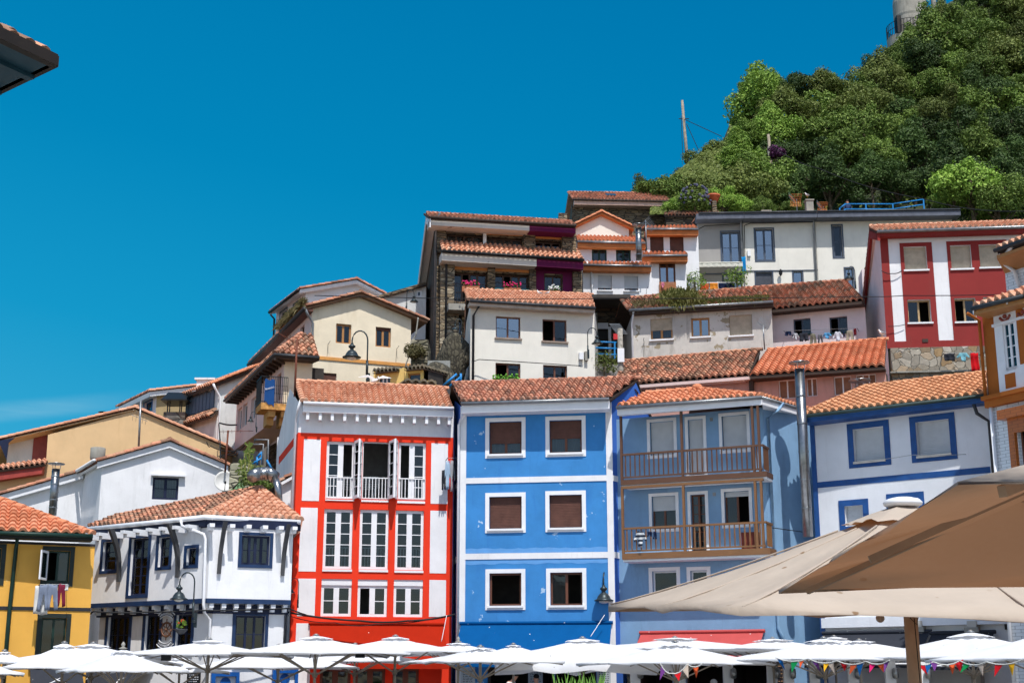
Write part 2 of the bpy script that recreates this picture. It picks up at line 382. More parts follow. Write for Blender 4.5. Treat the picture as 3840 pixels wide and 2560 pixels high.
def window(f, r, parent, fr=WPAINT, cols=2, rows=1, fw=.055, dep=.13, sh=0.0, shm=GREYS, sur=None, surm=WPAINT, sill=None, cur=0, glass=GLASS, name='window', room=True, opencol=None, surp=.025, mw=None, top=0.0, label=None, cury=0.0):
    s0, s1, z0, z1 = r; w = s1 - s0; h = z1 - z0; m = MB(); d0, d1 = -dep - .05, -dep
    zt = z1 - top
    m.fbox(f, s0, s0 + fw, z0, zt, d0, d1); m.fbox(f, s1 - fw, s1, z0, zt, d0, d1); m.fbox(f, s0 + fw, s1 - fw, z0, z0 + fw, d0, d1); m.fbox(f, s0 + fw, s1 - fw, zt - fw, zt, d0, d1)
    cw = (w - 2 * fw) / cols; mw = mw or fw * 1.3
    for i in range(1, cols): m.fbox(f, s0 + fw + cw * i - mw / 2, s0 + fw + cw * i + mw / 2, z0 + fw, zt - fw, d0 + .002, d1 + .004)
    gap = fw * .45; bw = min(.028, fw * .6)
    for i in range(cols):
        if opencol is not None and i == opencol: continue
        for j in range(1, rows):
            zz = z0 + fw + (zt - z0 - 2 * fw) * j / rows
            m.fbox(f, s0 + fw + cw * i + (mw / 2 if i else 0), s0 + fw + cw * (i + 1) - (mw / 2 if i < cols - 1 else 0), zz - bw / 2, zz + bw / 2, d0 + .012, d1 - .008)
    wo = m.build(name, fr, parent)
    if label: wo['label'] = label
    g = MB()
    for i in range(cols):
        if opencol is not None and i == opencol: continue
        g.fbox(f, s0 + fw + cw * i, s0 + fw + cw * (i + 1), z0 + fw * .5, zt - fw * .5, d0 + .02, d0 + .028)
    g.build('pane', glass, wo)
    if top: MB().fbox(f, s0, s1, zt, z1, d0, d1 + .05).build('lintel_box', surm, wo)
    if cur:
        c = MB(); n = 28; hh = (zt - z0) * (1 - cury); pts0 = []; pts1 = []
        for i in range(n + 1):
            ss = s0 + .03 + (w - .06) * i / n; dd = -dep - .16 + .02 * math.sin(i * 2.1)
            pts0.append(f.P(ss, z0 + .02, dd)); pts1.append(f.P(ss, z0 + hh - .02, dd))
        gapc = range(n) if cur == 1 else [i for i in range(n) if abs(i - n / 2) > n * .1]
        c.add(pts0 + pts1, [(i, i + 1, n + 2 + i, n + 1 + i) for i in gapc]); c.build('curtain', CURT, wo)
    if sh:
        c = MB(); zb = zt - (zt - z0) * sh; k = max(3, int((zt - zb) / .055)); st = (zt - zb) / k
        for i in range(k): c.fbox(f, s0 + .015, s1 - .015, zb + i * st + .006, zb + (i + 1) * st - .006, d1 + .012, d1 + .032)
        c.fbox(f, s0 + .012, s1 - .012, zb, zt, d1 + .006, d1 + .016); c.build('roller_shutter', shm, wo)
    if sur:
        c = MB(); a = sur; c.fbox(f, s0 - a, s0, z0 - a, z1 + a, -.0, surp); c.fbox(f, s1, s1 + a, z0 - a, z1 + a, 0, surp)
        c.fbox(f, s0, s1, z1, z1 + a, 0, surp); c.fbox(f, s0, s1, z0 - a, z0, 0, surp); c.build('surround', surm, wo)
    if sill is not None: MB().fbox(f, s0 - .06, s1 + .06, z0 - .07, z0 + .003, -.02, .09).build('sill', sill, wo)
    return wo
SPLIT = dict(side_bands=1, rafter_end=1, white_panel=1, sill=1, brown_inset=1, vent_grille=1, corbel=1, eaves_corbel=2, jetty_corbel=2, jetty_board=1, red_panel=1, stone_pillar=1, wood_panel=1, balcony_corbel=1)
class House:
    def __init__(s, name, label, loc, cat='house', group=None):
        s.e = empty(name, loc, label, cat, group); s.rooms = MB()
    def face(s, f, outline, mat, wins=(), back=None, extra=(), t=.22):
        """wins: list of dict(tl, br, **window args)"""
        hs = []; spec = []
        for w in wins:
            w = dict(w); r = rect_of(f, w.pop('tl'), w.pop('br')); noh = w.pop('nohole', False); hs.append(r); spec.append((r, w))
        o = wall(f, outline, hs + list(extra), mat, s.e, back, t)
        for r, w in spec:
            room = w.pop('room', True)
            if w.pop('void', False) is False: window(f, r, s.e, **w)
            if room:
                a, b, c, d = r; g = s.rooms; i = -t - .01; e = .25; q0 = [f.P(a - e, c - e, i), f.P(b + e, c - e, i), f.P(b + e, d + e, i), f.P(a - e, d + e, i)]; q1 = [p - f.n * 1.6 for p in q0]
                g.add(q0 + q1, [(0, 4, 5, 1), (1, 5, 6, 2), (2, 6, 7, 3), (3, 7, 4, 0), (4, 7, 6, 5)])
        return o
    def done(s):
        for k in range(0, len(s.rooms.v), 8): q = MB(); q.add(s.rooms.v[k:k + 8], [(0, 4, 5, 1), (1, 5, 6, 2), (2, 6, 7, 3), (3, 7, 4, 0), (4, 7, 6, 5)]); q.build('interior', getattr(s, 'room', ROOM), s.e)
    def part(s, name, mat, m, smooth=False, parent=None):
        if name in SPLIT and len(m.v) > 8 * SPLIT[name]:
            g = 8 * SPLIT[name]; fs = m.f[:6 * SPLIT[name]]
            for k in range(0, len(m.v), g): q = MB(); q.add(m.v[k:k + g], fs); q.build(name, mat, parent or s.e, smooth)
            return None
        return m.build(name, mat, parent or s.e, smooth)
def outl(f, zb, zt, s0=0, s1=None):
    s1 = f.w if s1 is None else s1; return [(s0, zb), (s1, zb), (s1, zt), (s0, zt)]
def pxout(f, pts, zb):
    """outline from pixel points along the top (left to right), closed down to zb"""
    q = [f.q(p) for p in pts]; return [(q[0][0], zb), (q[-1][0], zb)] + q[::-1]
def eave_roof(h, f, eL, eR, rR, rL, ov, mat, slope=24, bar=None, gutter=None, fascia=None, fh=.18, soffit=True, caps='r', seed=1, zlock=True, **kw):
    """roof plane rising away from facade f; pixel corners; ov = overhang at left eave point"""
    s_, z_ = f.q(eL, ov); E0 = f.P(s_, z_, ov); E1 = at_z(eR, z_)
    Un = (E1 - E0).normalized(); bk = Vector((-Un.y, Un.x, 0))
    if bk.y < 0: bk = -bk
    Vp = bk * math.cos(R(slope)) + Vector((0, 0, math.sin(R(slope)))); nr = Un.cross(Vp)
    def on(p):
        d = ray(p); return EYE + d * ((E0 - EYE).dot(nr) / d.dot(nr))
    R1 = on(rR); R0 = on(rL)
    if caps == 'r': cp_ = [(R0, R1)]
    elif caps == 'rl': cp_ = [(R0, R1), (E0, R0)]
    elif caps == 'rr': cp_ = [(R0, R1), (E1, R1)]
    elif caps == 'a': cp_ = [(R0, R1), (E0, R0), (E1, R1)]
    else: cp_ = []
    o = tile_sheet(E0, E1, R1, R0, mat, h.e, bar=[on(bar[0]), on(bar[1])] if bar else None, caps=cp_, seed=seed, **kw)
    if gutter:
        g = MB(); a = E0 - Vector((0, 0, .06)) + (-bk) * .07; b = E1 - Vector((0, 0, .06)) - bk * .07
        g.tube([a, b], .065, 10); h.part('gutter', gutter, g, True)
    if fascia:
        m = MB(); dz = Vector((0, 0, fh)); tz = Vector((0, 0, .09)); a = E0 - tz + bk * .02; b = E1 - tz + bk * .02
        w0 = f.P((E0 - f.a).dot(f.u), E0.z - .09 - fh, .002); w1 = f.P((E1 - f.a).dot(f.u), E0.z - .09 - fh, .002)
        m.hexa([a - dz, b - dz, w1, w0, a, b, w1 + dz, w0 + dz]); h.part('eaves', fascia, m)
    return dict(E0=E0, E1=E1, R0=R0, R1=R1, bk=bk, on=on, obj=o)
def pipe(h, pts, r=.05, mat=ZINC, name='downpipe'): h.part(name, mat, MB().tube(pts, r, 8), True)

def bvec(c, pxx, dist):
    """vector from corner c to the point dist further back that appears at pixel column pxx"""
    Y = c.y + dist; dep = Y * cp + (c.z - EYE.z) * sp; return Vector(((pxx - 1920) / FP * dep - c.x, dist, 0))
def gable_roof(h, f, pts, back, mat, ov=.25, side=.25, up=.06, barge=None, bh=.2, seed=1, verge=True, caps=True, deck=.08, **kw):
    """pts: (s,z) left eave, apex, right eave of the wall top (apex may equal an end for a lean-to)"""
    b = Vector(back); b = b + b.normalized() * .2; kw.setdefault('slabmat', barge or WPAINT)
    out = []
    for i in range(len(pts) - 1):
        a, c = pts[i], pts[i + 1]; dx, dz = c[0] - a[0], c[1] - a[1]; l = math.hypot(dx, dz)
        if dz >= 0: a = (a[0] - dx / l * side * (i == 0), a[1] - dz / l * side * (i == 0))
        else: c = (c[0] + dx / l * side * (i == len(pts) - 2), c[1] + dz / l * side * (i == len(pts) - 2))
        PA = f.P(a[0], a[1] + up, ov); PC = f.P(c[0], c[1] + up, ov)
        if dz >= 0: o = tile_sheet(PA + b, PA, PC, PC + b, mat, h.e, seed=seed + i, slab=deck, **kw)
        else: o = tile_sheet(PC, PC + b, PA + b, PA, mat, h.e, seed=seed + i, slab=deck, **kw)
        if verge: ridge(PA + Vector((0, 0, .03)), PC + Vector((0, 0, .03)), mat, o, r=.11, name='verge_tiles')
        if caps and i and dz < 0: ridge(PA + Vector((0, 0, .04)), PA + b + Vector((0, 0, .04)), mat, o)
        if barge:
            e = Vector((0, 0, -bh)); n_ = -f.n * .05; t = Vector((0, 0, -.02)); A_, B_ = PA + n_ * .5 + t, PC + n_ * .5 + t
            m = MB().hexa([A_ + e, B_ + e, B_ + e + n_, A_ + e + n_, A_, B_, B_ + n_, A_ + n_]); h.part('bargeboard', barge, m)
            m = MB().hexa([A_ + e + n_, B_ + e + n_, f.P(c[0], c[1] + up - .02 - bh, .002), f.P(a[0], a[1] + up - .02 - bh, .002), A_ + e * .8 + n_, B_ + e * .8 + n_, f.P(c[0], c[1] + up - .02 - bh * .8, .002), f.P(a[0], a[1] + up - .02 - bh * .8, .002)]); h.part('soffit', barge, m)
        out.append((PA, PC))
    return out
GZ = .2
# ================================================================= blue house
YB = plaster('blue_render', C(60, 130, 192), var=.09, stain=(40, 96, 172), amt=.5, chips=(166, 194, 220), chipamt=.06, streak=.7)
YBS = plaster('blue_render_shaded_side', C(62, 108, 190), var=.08, stain=(60, 70, 120), amt=.4)  # darker, purpler copy of the front blue; side shade put into the colour
fb = fac(I(122, 1022), I(1610, 990), 50)
h = House('blue_house', 'bright blue narrow house with white bands and six brown windows above a blue awning', (fb.P(fb.w / 2, .2)))
blue = h
zt = fb.q(I(880, 300))[1]
def sq(tl, br, **k): return dict(tl=tl, br=br, **k)
bw = dict(fr=BROWNF, dep=.16, sur=.145, surm=WPAINT, sill=WPAINT, cols=2, fw=.07)
h.face(fb, outl(fb, GZ, zt), YB, [
    sq(I(405, 475), I(722, 785), sh=.66, shm=BROWNS, cur=1, **bw), sq(I(993, 460), I(1313, 772), sh=.55, shm=BROWNS, cur=1, **bw),
    sq(I(405, 1208), I(723, 1518), sh=.97, shm=BROWNS, **bw), sq(I(993, 1190), I(1315, 1508), sh=.97, shm=BROWNS, **bw),
    sq(J(400, 510), J(708, 822), opencol=1, **{**bw, 'cols': 1, 'opencol': 0}) if False else sq(J(400, 510), J(708, 822), fr=BROWNF, dep=.1, sur=.145, surm=WPAINT, sill=WPAINT, cols=1, fw=.07, opencol=0),
    sq(J(985, 503), J(1298, 818), opencol=1, **bw),
    sq(J(380, 1415), J(1020, 1620), fr=DARKW, cols=1, fw=.1, opencol=0), sq(J(1030, 1415), J(1430, 1620), fr=DARKW, cols=1, fw=.1, opencol=0)])
m = MB(); zb1 = fb.q(I(860, 1010))[1]; zb1b = fb.q(I(860, 1065))[1]; zb2 = fb.q(J(860, 312))[1]; zb2b = fb.q(J(860, 370))[1]
sl = fb.q(I(180, 700))[0]; sr = fb.q(I(1549, 700))[0]
m.fbox(fb, -.02, sl, GZ, zt - .01, 0, .03); m.fbox(fb, sr, fb.w + .02, GZ, zt - .01, 0, .03)
m.fbox(fb, sl, sr, zb1b, zb1, 0, .028); m.fbox(fb, sl, sr, zb2b, zb2, 0, .028)
h.part('pilaster_and_bands', WHITE, m)
m = MB()
for a, b in ((zb2 + .01, .16), (zb2b - .17, .16)):
    n = 24
    m.add([fb.P(sl + (sr - sl) * i / n, a + (b + .018 * math.sin(i * 2.3) + .012 * math.sin(i * .6) if a > zb2 and j else (.0 - .018 * math.sin(i * 1.7) - .012 * math.sin(i * .7) if (a < zb2 and not j) else (0 if not j else b))), .004) for i in range(n + 1) for j in (0, 1)], [(2 * i, 2 * i + 2, 2 * i + 3, 2 * i + 1) for i in range(n)])
h.part('pale_paint_strip', plain('pale_blue_patch', C(96, 154, 212), .9, var=.05), m)
# side walls
cR = fb.P(fb.w, 0); fR = at_z(I(1688, 1052), fb.z); cL = fb.P(0, 0); fL = at_z(I(46, 1140), fb.z)
def ext(c, f_, L_): d = Vector((f_.x - c.x, f_.y - c.y, 0)).normalized() * L_; return Vector((c.x, c.y, 0)) + d
fR = ext(cR, fR, 7.5); fL = ext(cL, fL, 6.5)
sR = Fac(cR, fR); sL = Fac(fL, cL); sR.z = sL.z = zt
zr = zt + 1.6
# roof
bkn = -fb.n
q = eave_roof(h, fb, I(132, 283), I(1580, 238), Mm(1050, 1150), I(40, 103), .7, T_DRED, slope=25, bar=((2116, 1495), (2150, 1432)), gutter=ZINC, fascia=WPAINT, fh=.3, jit=.012, seed=3)
zri = q['R1'].z - .2; v1 = Vector((q['R1'].x - cR.x, q['R1'].y - cR.y, 0)); sR = Fac(cR, cR + v1.normalized() * (v1.length * 1.75 - .2)); sR.z = zt; spk = v1.length - .12; fR = sR.P(sR.w, 0)
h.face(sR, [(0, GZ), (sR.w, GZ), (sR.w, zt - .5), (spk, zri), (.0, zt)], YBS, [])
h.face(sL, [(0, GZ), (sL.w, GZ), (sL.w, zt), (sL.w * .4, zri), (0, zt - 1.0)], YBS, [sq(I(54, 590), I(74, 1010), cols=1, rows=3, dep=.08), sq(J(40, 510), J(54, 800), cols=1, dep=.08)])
m = MB().fbox(sR, 0, sR.w, zb1b, zb1, 0, .028).fbox(sR, 0, sR.w, zb2b, zb2, 0, .028).fbox(sL, 0, sL.w, zb1b, zb1, 0, .028).fbox(sL, 0, sL.w, zb2b, zb2, 0, .028)
h.part('side_bands', WPAINT, m)
bR = fR; bL = fL; h.part('back_wall', YBS, MB().poly([Vector((bL.x, bL.y, GZ)), Vector((bR.x, bR.y, GZ)), Vector((bR.x, bR.y, zt - 1)), Vector((bL.x, bL.y, zt - 1))]))
r0, r1 = q['R0'], q['R1']; b0 = Vector((bL.x - .3, bL.y, zt - 1.0)); b1 = Vector((bR.x + .05, bR.y, zt - .35))
tile_sheet(b1, b0, r0, r1, T_DRED, h.e, name='roof', seed=4)
m = MB()
for x in (165, 315, 455, 592, 725, 862, 996, 1134, 1270, 1407, 1540):
    y = 355 - (x - 165) * .028; s_, z_ = fb.q(I(x + 8, y)); m.fbox(fb, s_ - .06, s_ + .06, zt - .22, zt - .1, .0, .45)
h.part('rafter_end', YB, m)
pipe(h, [fb.P(.36, zt - .0, .62), fb.P(.36, zt - .25, .55), fb.P(.0, zt - .55, .1), fb.P(-.05, zt - .7, .08), fb.P(-.04, 1.5, .08)], .055, WPAINT)
h.done()
fblue = fb; zblue = zt
# blue awning
def awning(name, label, f, pl, pr, drop, out, mat, val=.3, group=None, bot=None):
    """fabric awning from wall line pl-pr sloping outwards"""
    a = f.q(pl); b = f.q(pr); z0 = (a[1] + b[1]) / 2; s0, s1 = a[0], b[0]
    if bot: drop = z0 - f.q(bot, out + .06)[1] - val
    e = empty(name, f.P((s0 + s1) / 2, z0), label, 'awning', group)
    n = 28; rows = 10; vs = []
    for j in range(rows + 1):
        t = j / rows
        for i in range(n + 1):
            s_ = s0 + (s1 - s0) * i / n; vs.append(f.P(s_, z0 - drop * t - .05 * math.sin(math.pi * t) + .008 * math.sin(i * 1.3) * t, .06 + out * t))
    base = len(vs)
    for j in (1, 2):
        for i in range(n + 1): s_ = s0 + (s1 - s0) * i / n; vs.append(f.P(s_, z0 - drop - val * j / 2, .06 + out + .02 * math.sin(i * 1.9) * j))
    fs = [(j * (n + 1) + i, j * (n + 1) + i + 1, (j + 1) * (n + 1) + i + 1, (j + 1) * (n + 1) + i) for j in range(rows + 2) for i in range(n)]
    MB().add(vs, fs).build('canopy', mat, e, True)
    MB().tube([f.P(s0 - .05, z0 + .03, .08), f.P(s1 + .05, z0 + .03, .08)], .06).build('roller_case', mat, e)
    MB().tube([f.P(s0, z0 - drop, .06 + out), f.P(s1, z0 - drop, .06 + out)], .03).build('front_bar', WPAINT if mat is AW_D else mat, e)
    for s_ in (s0 + .25, s1 - .25):
        MB().tube([f.P(s_, z0 - .12, .06), f.P(s_ + (.5 if s_ < (s0 + s1) / 2 else -.5), z0 - drop * .6, out * .55), f.P(s_, z0 - drop - .02, .04 + out)], .022).build('arm', WPAINT, e)
    return e
def dots(col):
    def f_(nt, co, base):
        v = nd(nt, 'ShaderNodeTexVoronoi', Scale=3.2); nt.links.new(co, v.inputs['Vector'])
        nz = noise(nt, co, .8, 2); r1 = ramp(nt, v.outputs['Distance'], [(.055, 1.0), (.085, 0.0)]); r2 = ramp(nt, nz, [(.48, 0.0), (.55, 1.0)])
        mu = nd(nt, 'ShaderNodeMath', operation='MULTIPLY'); nt.links.new(r1, mu.inputs[0]); nt.links.new(r2, mu.inputs[1])
        return mixc(nt, mu.outputs[0], base, col)
    return f_
AW_B = clothmat('blue_awning_cloth', C(10, 112, 190, k=.62), .25, dots(C(225, 230, 235)))
AW_R = clothmat('red_awning_cloth', C(232, 58, 28, k=.56), .25, dots(C(240, 225, 220)))
AW_C = clothmat('coral_awning_cloth', C(222, 100, 98, k=.85), .25, dots(C(235, 215, 215)))
AW_D = clothmat('charcoal_awning_cloth', C(70, 74, 84, k=.6), .05, dots(C(190, 190, 190)))
AW_W = clothmat('cream_awning_cloth', C(230, 228, 216), .3)
awning('awning', 'long blue fabric awning under the bright blue house', fb, J(128, 990), J(1578, 1003), 1.5, 1.5, AW_B, .28, bot=J(850, 1410))

# ================================================================= red and white house
RED = plaster('red_render', C(226, 58, 32), var=.05, stain=(190, 50, 30), amt=.25, streak=.2, bmp=.1)
fr_ = fac(G(100, 578), G(1622, 628), 50)
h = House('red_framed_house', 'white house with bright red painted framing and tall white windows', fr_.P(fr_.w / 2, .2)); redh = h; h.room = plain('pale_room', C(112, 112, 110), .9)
zbm = fr_.z; zt = fr_.q(G(860, 345))[1]
rw = dict(fr=WPAINT, dep=.09, fw=.1, mw=.2, sill=None)
h.face(fr_, outl(fr_, GZ, zbm), RED, [
    sq(G(383, 660), G(645, 1232), **{**rw, 'cols': 2, 'rows': 5, 'opencol': 1}), sq(G(735, 665), G(985, 1238), **{**rw, 'cols': 1, 'rows': 1, 'fw': .04, 'opencol': 0}), sq(G(1085, 672), G(1346, 1245), **{**rw, 'cols': 2, 'rows': 5, 'opencol': 0}),
    sq(G(357, 1325), H(612, 470), rows=5, glass=GLASS, **rw), sq(G(708, 1330), H(962, 475), rows=5, **rw), sq(G(1056, 1338), H(1303, 480), rows=5, **rw),
    sq(H(325, 562), H(607, 925), rows=2, top=.22, **rw), sq(H(675, 567), H(952, 930), rows=2, top=.22, opencol=0, **rw), sq(H(1022, 570), H(1297, 932), rows=2, top=.22, **rw),
    sq(H(310, 1425), H(600, 1650), **{**rw, 'fr': BROWNF}), sq(H(650, 1425), H(935, 1650), **{**rw, 'fr': BROWNF}), sq(H(1010, 1425), H(1260, 1650), **{**rw, 'fr': BROWNF})])
h.face(fr_, outl(fr_, zbm, zt + .15), WHITE, [])
m = MB()
for tl, br in ((G(157, 642), G(303, 1249)), (G(126, 1312), H(267, 493)), (H(100, 560), H(256, 922)), (G(1406, 682), G(1562, 1278)), (G(1396, 1342), H(1524, 511)), (H(1363, 573), H(1520, 930)), (H(80, 990), H(205, 1650))):
    a, b, c, d = rect_of(fr_, tl, br); m.fbox(fr_, a, b, c, d, 0, .012)
h.part('white_panel', WHITE, m)
# sills, open leaves, railing
for px, side in ((645, 1), (735, -1), (985, 1), (1085, -1)):
    a = fr_.q(G(px, 665)); b = fr_.q(G(px, 1232)); s_ = a[0] + (.04 if side > 0 else -.04)
    s2 = s_ + side * .14; z0, z1 = b[1], a[1]; m = MB(); c0 = fr_.P(s_, 0, .02); c1 = fr_.P(s2, 0, .62)
    lf = Fac(c0, c1) if side > 0 else Fac(c1, c0); w = lf.w
    m.fbox(lf, 0, .09, z0, z1, -.025, .025); m.fbox(lf, w - .09, w, z0, z1, -.025, .025); m.fbox(lf, .09, w - .09, z0, z0 + .12, -.025, .025); m.fbox(lf, .09, w - .09, z1 - .1, z1, -.025, .025)
    for j in range(1, 5): zz = z0 + (z1 - z0) * j / 5; m.fbox(lf, .09, w - .09, zz - .015, zz + .015, -.02, .02)
    lo = h.part('open_casement', WPAINT, m); MB().fbox(lf, .09, w - .09, z0 + .12, z1 - .1, -.004, .004).build('pane', GLASS, lo)
def railing(h, f, s0, s1, z0, z1, d, mat, n, r=.014, name='railing'):
    m = MB(); m.fbox(f, s0, s1, z1 - .04, z1, d - .02, d + .02); m.fbox(f, s0, s1, z0, z0 + .03, d - .015, d + .015)
    for i in range(n + 1): s_ = s0 + (s1 - s0) * i / n; m.fbox(f, s_ - r, s_ + r, z0, z1 - .02, d - r, d + r)
    return h.part(name, mat, m)
for a, b in ((G(385, 1008), G(643, 1225)), (G(735, 1012), G(985, 1228)), (G(1087, 1020), G(1344, 1232))):
    r = rect_of(fr_, a, b); railing(h, fr_, r[0], r[1], r[2], r[3], -.06, WPAINT, 8)
for a, b in ((H(345, 250), H(608, 450)), (H(690, 255), H(955, 455)), (H(1035, 260), H(1295, 458))):
    r = rect_of(fr_, a, b); railing(h, fr_, r[0] + .1, r[1] - .1, r[2], r[3], -.18, WPAINT, 7)
m = MB()
for a, b in ((G(365, 1232), G(648, 1250)), (G(718, 1238), G(984, 1262)), (G(1070, 1247), G(1342, 1275)), (H(330, 470), H(616, 495)), (H(682, 475), H(964, 500)), (H(1025, 482), H(1304, 507))):
    r = rect_of(fr_, a, b); m.fbox(fr_, r[0], r[1], r[2], r[3], -.05, .04)
h.part('sill', WPAINT, m)
q = eave_roof(h, fr_, G(150, 276), G(1622, 330), G(1548, 148), G(90, 80), .48, T_OR, slope=25, bar=(G(1622, 330), G(1548, 148)), gutter=WPAINT, fascia=WPAINT, fh=.28, seed=5, caps='rl')
m = MB()
for i, x in enumerate((190, 312, 430, 551, 672, 783, 890, 998, 1113, 1228, 1348, 1464, 1567)):
    s_, _ = fr_.q(G(x, 380)); m.fbox(fr_, s_ - .055, s_ + .055, q['E0'].z - .64, q['E0'].z - .2, .0, .40)
h.part('rafter_end', WPAINT, m)
cL = fr_.P(0, 0); fl = ext(cL, at_z(G(52, 640), zbm), 7); fs_ = Fac(fl, cL)
h.face(fs_, [(0, GZ), (fs_.w, GZ), (fs_.w, zt + .1), (fs_.w * .55, zt + 1.3), (0, zt - .4)], WHITE, [])
m = MB().fbox(fs_, fs_.w - .45, fs_.w + .01, GZ, zbm, 0, .012).fbox(fs_, 1.0, fs_.w - .45, zbm - .3, zbm, 0, .012); h.part('side_framing', RED, m)
cR = fr_.P(fr_.w, 0); frr = Vector((cR.x + .3, cR.y + 7, 0)); h.face(Fac(cR, frr), outl(Fac(cR, frr), GZ, zt), WHITE, [])
h.part('back_wall', WHITE, MB().poly([Vector((fl.x, fl.y, GZ)), Vector((frr.x, frr.y, GZ)), Vector((frr.x, frr.y, zt)), Vector((fl.x, fl.y, zt))]))
tile_sheet(Vector((frr.x, frr.y + .3, zt)), Vector((fl.x, fl.y + .3, zt)), q['R0'], q['R1'], T_OR, h.e, seed=6)
# right return of the red frame (shadowed corner strip)
pipe(h, [fr_.P(.02, zt + .12, .45), fr_.P(-.06, zt - .2, .3), fr_.P(-.1, zt - .5, .06), fr_.P(-.2, 1.4, .06)], .045, WPAINT)
# trolleys-like wire baskets stored behind the open windows
h.done()
awning('awning', 'long red fabric awning under the red and white house', fr_, H(210, 1003), H(1497, 1008), 1.55, 1.35, AW_R, .3, bot=H(900, 1430))
# shopping trolleys in the loft
def trolley(label, f, s0, z0, d, flip=1):
    e = empty('shopping_trolley', f.P(s0, z0, d), label, 'trolley', 'wire trolleys stored behind the open top windows of the red house'); m = MB(); w, hh = .9 * flip, .45
    for i in range(11): t = i / 10; m.bar(f.P(s0 + w * t, z0 + .55 - .1 * t, d), f.P(s0 + w * t, z0 + 1.0 - .1 * (1 - t) * 0, d), .012)
    for j in range(6): t = j / 5; m.bar(f.P(s0, z0 + .55 + .42 * t, d), f.P(s0 + w, z0 + .45 + .5 * t, d), .014)
    m.build('basket', STEEL, e)
    m = MB(); m.bar(f.P(s0 + .1 * flip, z0 + .55, d), f.P(s0 + .15 * flip, z0 + .12, d), .03); m.bar(f.P(s0 + w * .9, z0 + .5, d), f.P(s0 + w * .8, z0 + .12, d), .03); m.bar(f.P(s0, z0 + .14, d), f.P(s0 + w, z0 + .14, d), .03); m.build('chassis', STEEL, e)
    for t in (.1, .85): MB().tube([f.P(s0 + w * t, z0 + .06, d - .02), f.P(s0 + w * t, z0 + .06, d + .02)], .06, 10).build('wheel', BLACKM, e)
z0 = fr_.q(G(860, 1225))[1] - .1
trolley('wire trolley behind the left open top window of the red house', fr_, fr_.q(G(420, 1100))[0], z0, -.5)
trolley('wire trolley behind the middle open top window of the red house', fr_, fr_.q(G(890, 1100))[0], z0, -.5, -1)

# ================================================================= light blue balcony house
LB = plaster('pale_blue_render', C(124, 158, 190), var=.08, stain=(90, 114, 138), amt=.5, streak=.6)
fl5 = fac(Rr(95, 638), Rr(1200, 560), 48.5)          # balcony front plane
fw5 = fl5.off(-.9)
h = House('balcony_house', 'pale blue house with two brown wooden balconies and white roller shutters', fl5.P(fl5.w / 2, .2)); balh = h
zt = fl5.q(Rr(650, 262))[1]; wL = fw5.q(Rr(98, 900), 0)[0]; wR = fw5.q(Rr(1242, 900))[0]
ww = dict(fr=BROWNF, sur=.11, surm=WPAINT, dep=.14)
wg = dict(fr=WPAINT, sur=.13, surm=WPAINT, dep=.14)
h.face(fw5, [(wL - .3, GZ), (wR, GZ), (wR, zt - .05), (wL - .3, zt - .05)], LB, [
    sq(Rr(327, 384), Rr(520, 632), sh=.98, shm=GREYS, **ww), sq(Rr(625, 364), Rr(758, 790), sh=.98, shm=GREYS, **{**ww, 'cols': 1}), sq(Rr(890, 336), Rr(1095, 590), sh=.98, shm=GREYS, **ww),
    sq(Rr(342, 965), Rr(536, 1212), sh=.44, shm=GREYS, **ww), sq(Rr(645, 950), Rr(775, 1390), rows=6, cur=1, **ww), sq(Rr(910, 928), Rr(1113, 1178), sh=.15, shm=GREYS, **{**ww, 'opencol': 1}),
    sq(S(500, 275), S(785, 640), cols=1, **wg), sq(S(930, 268), S(1130, 640), cols=1, **wg),
    sq(S(130, 1300), S(270, 1600), fr=DARKW, cols=1), sq(S(335, 1300), S(735, 1700), fr=DARKW, cols=1, opencol=0), sq(S(880, 1300), S(1320, 1700), fr=DARKW, cols=1, opencol=0), sq(S(1385, 1300), S(1830, 1700), fr=DARKW, cols=1, opencol=0)])
WB = wood('balcony_wood', C(86, 56, 38), C(110, 74, 50)); WB2 = wood('balcony_oak', C(116, 80, 48), C(144, 102, 62))
def balcony(tl_, tr_, bl_, rail, low, mat, n, top=None):
    z1 = fl5.q(tl_)[1]; z0 = fl5.q(bl_)[1]; s0 = 0; s1 = fl5.w; m = MB()
    m.fbox(fl5, s0, s1 + .15, z0, z1, -.12, 0); m.fbox(fl5, s1 + .03, s1 + .15, z0, z1, -.9, -.12); b = h.part('balcony_floor', mat, m)
    MB().fbox(fl5, s0, s1 + .03, z0 + .06, z1 - .02, -.9, -.12).build('underside', WPAINT, b)
    MB().fbox(fl5, s0 + .02, s1 + .13, z0 - .08, z0 - .002, -.85, -.06).build('ledge', WPAINT, b)
    zr = fl5.q(rail)[1]; zl = fl5.q(low)[1]; m = MB(); m.fbox(fl5, s0, s1, zr - .07, zr, -.1, -.02); m.fbox(fl5, s0, s1, zl - .03, zl + .03, -.08, -.04)
    m.fbox(fl5, s1 + .0, s1 + .06, zr - .07, zr, -.9, -.02)
    for i in range(1, n): s_ = s0 + (s1 - s0) * i / n; m.tube([fl5.P(s_, zl, -.06), fl5.P(s_, (zl + zr) / 2, -.06), fl5.P(s_, zr - .05, -.06)], [.024, .032, .024], 6)
    for i in range(1, 6): m.tube([fl5.P(s1 + .03, zl, -.06 - .14 * i), fl5.P(s1 + .03, zr - .05, -.06 - .14 * i)], .024, 6)
    h.part('balustrade', mat, m)
    return z1, zr
za, zr1 = balcony(Rr(95, 835), None, Rr(95, 875), Rr(100, 630), Rr(110, 815), WB, 29)
zb, zr2 = balcony(Rr(105, 1410), None, Rr(110, 1458), Rr(103, 1208), Rr(112, 1392), WB2, 29)
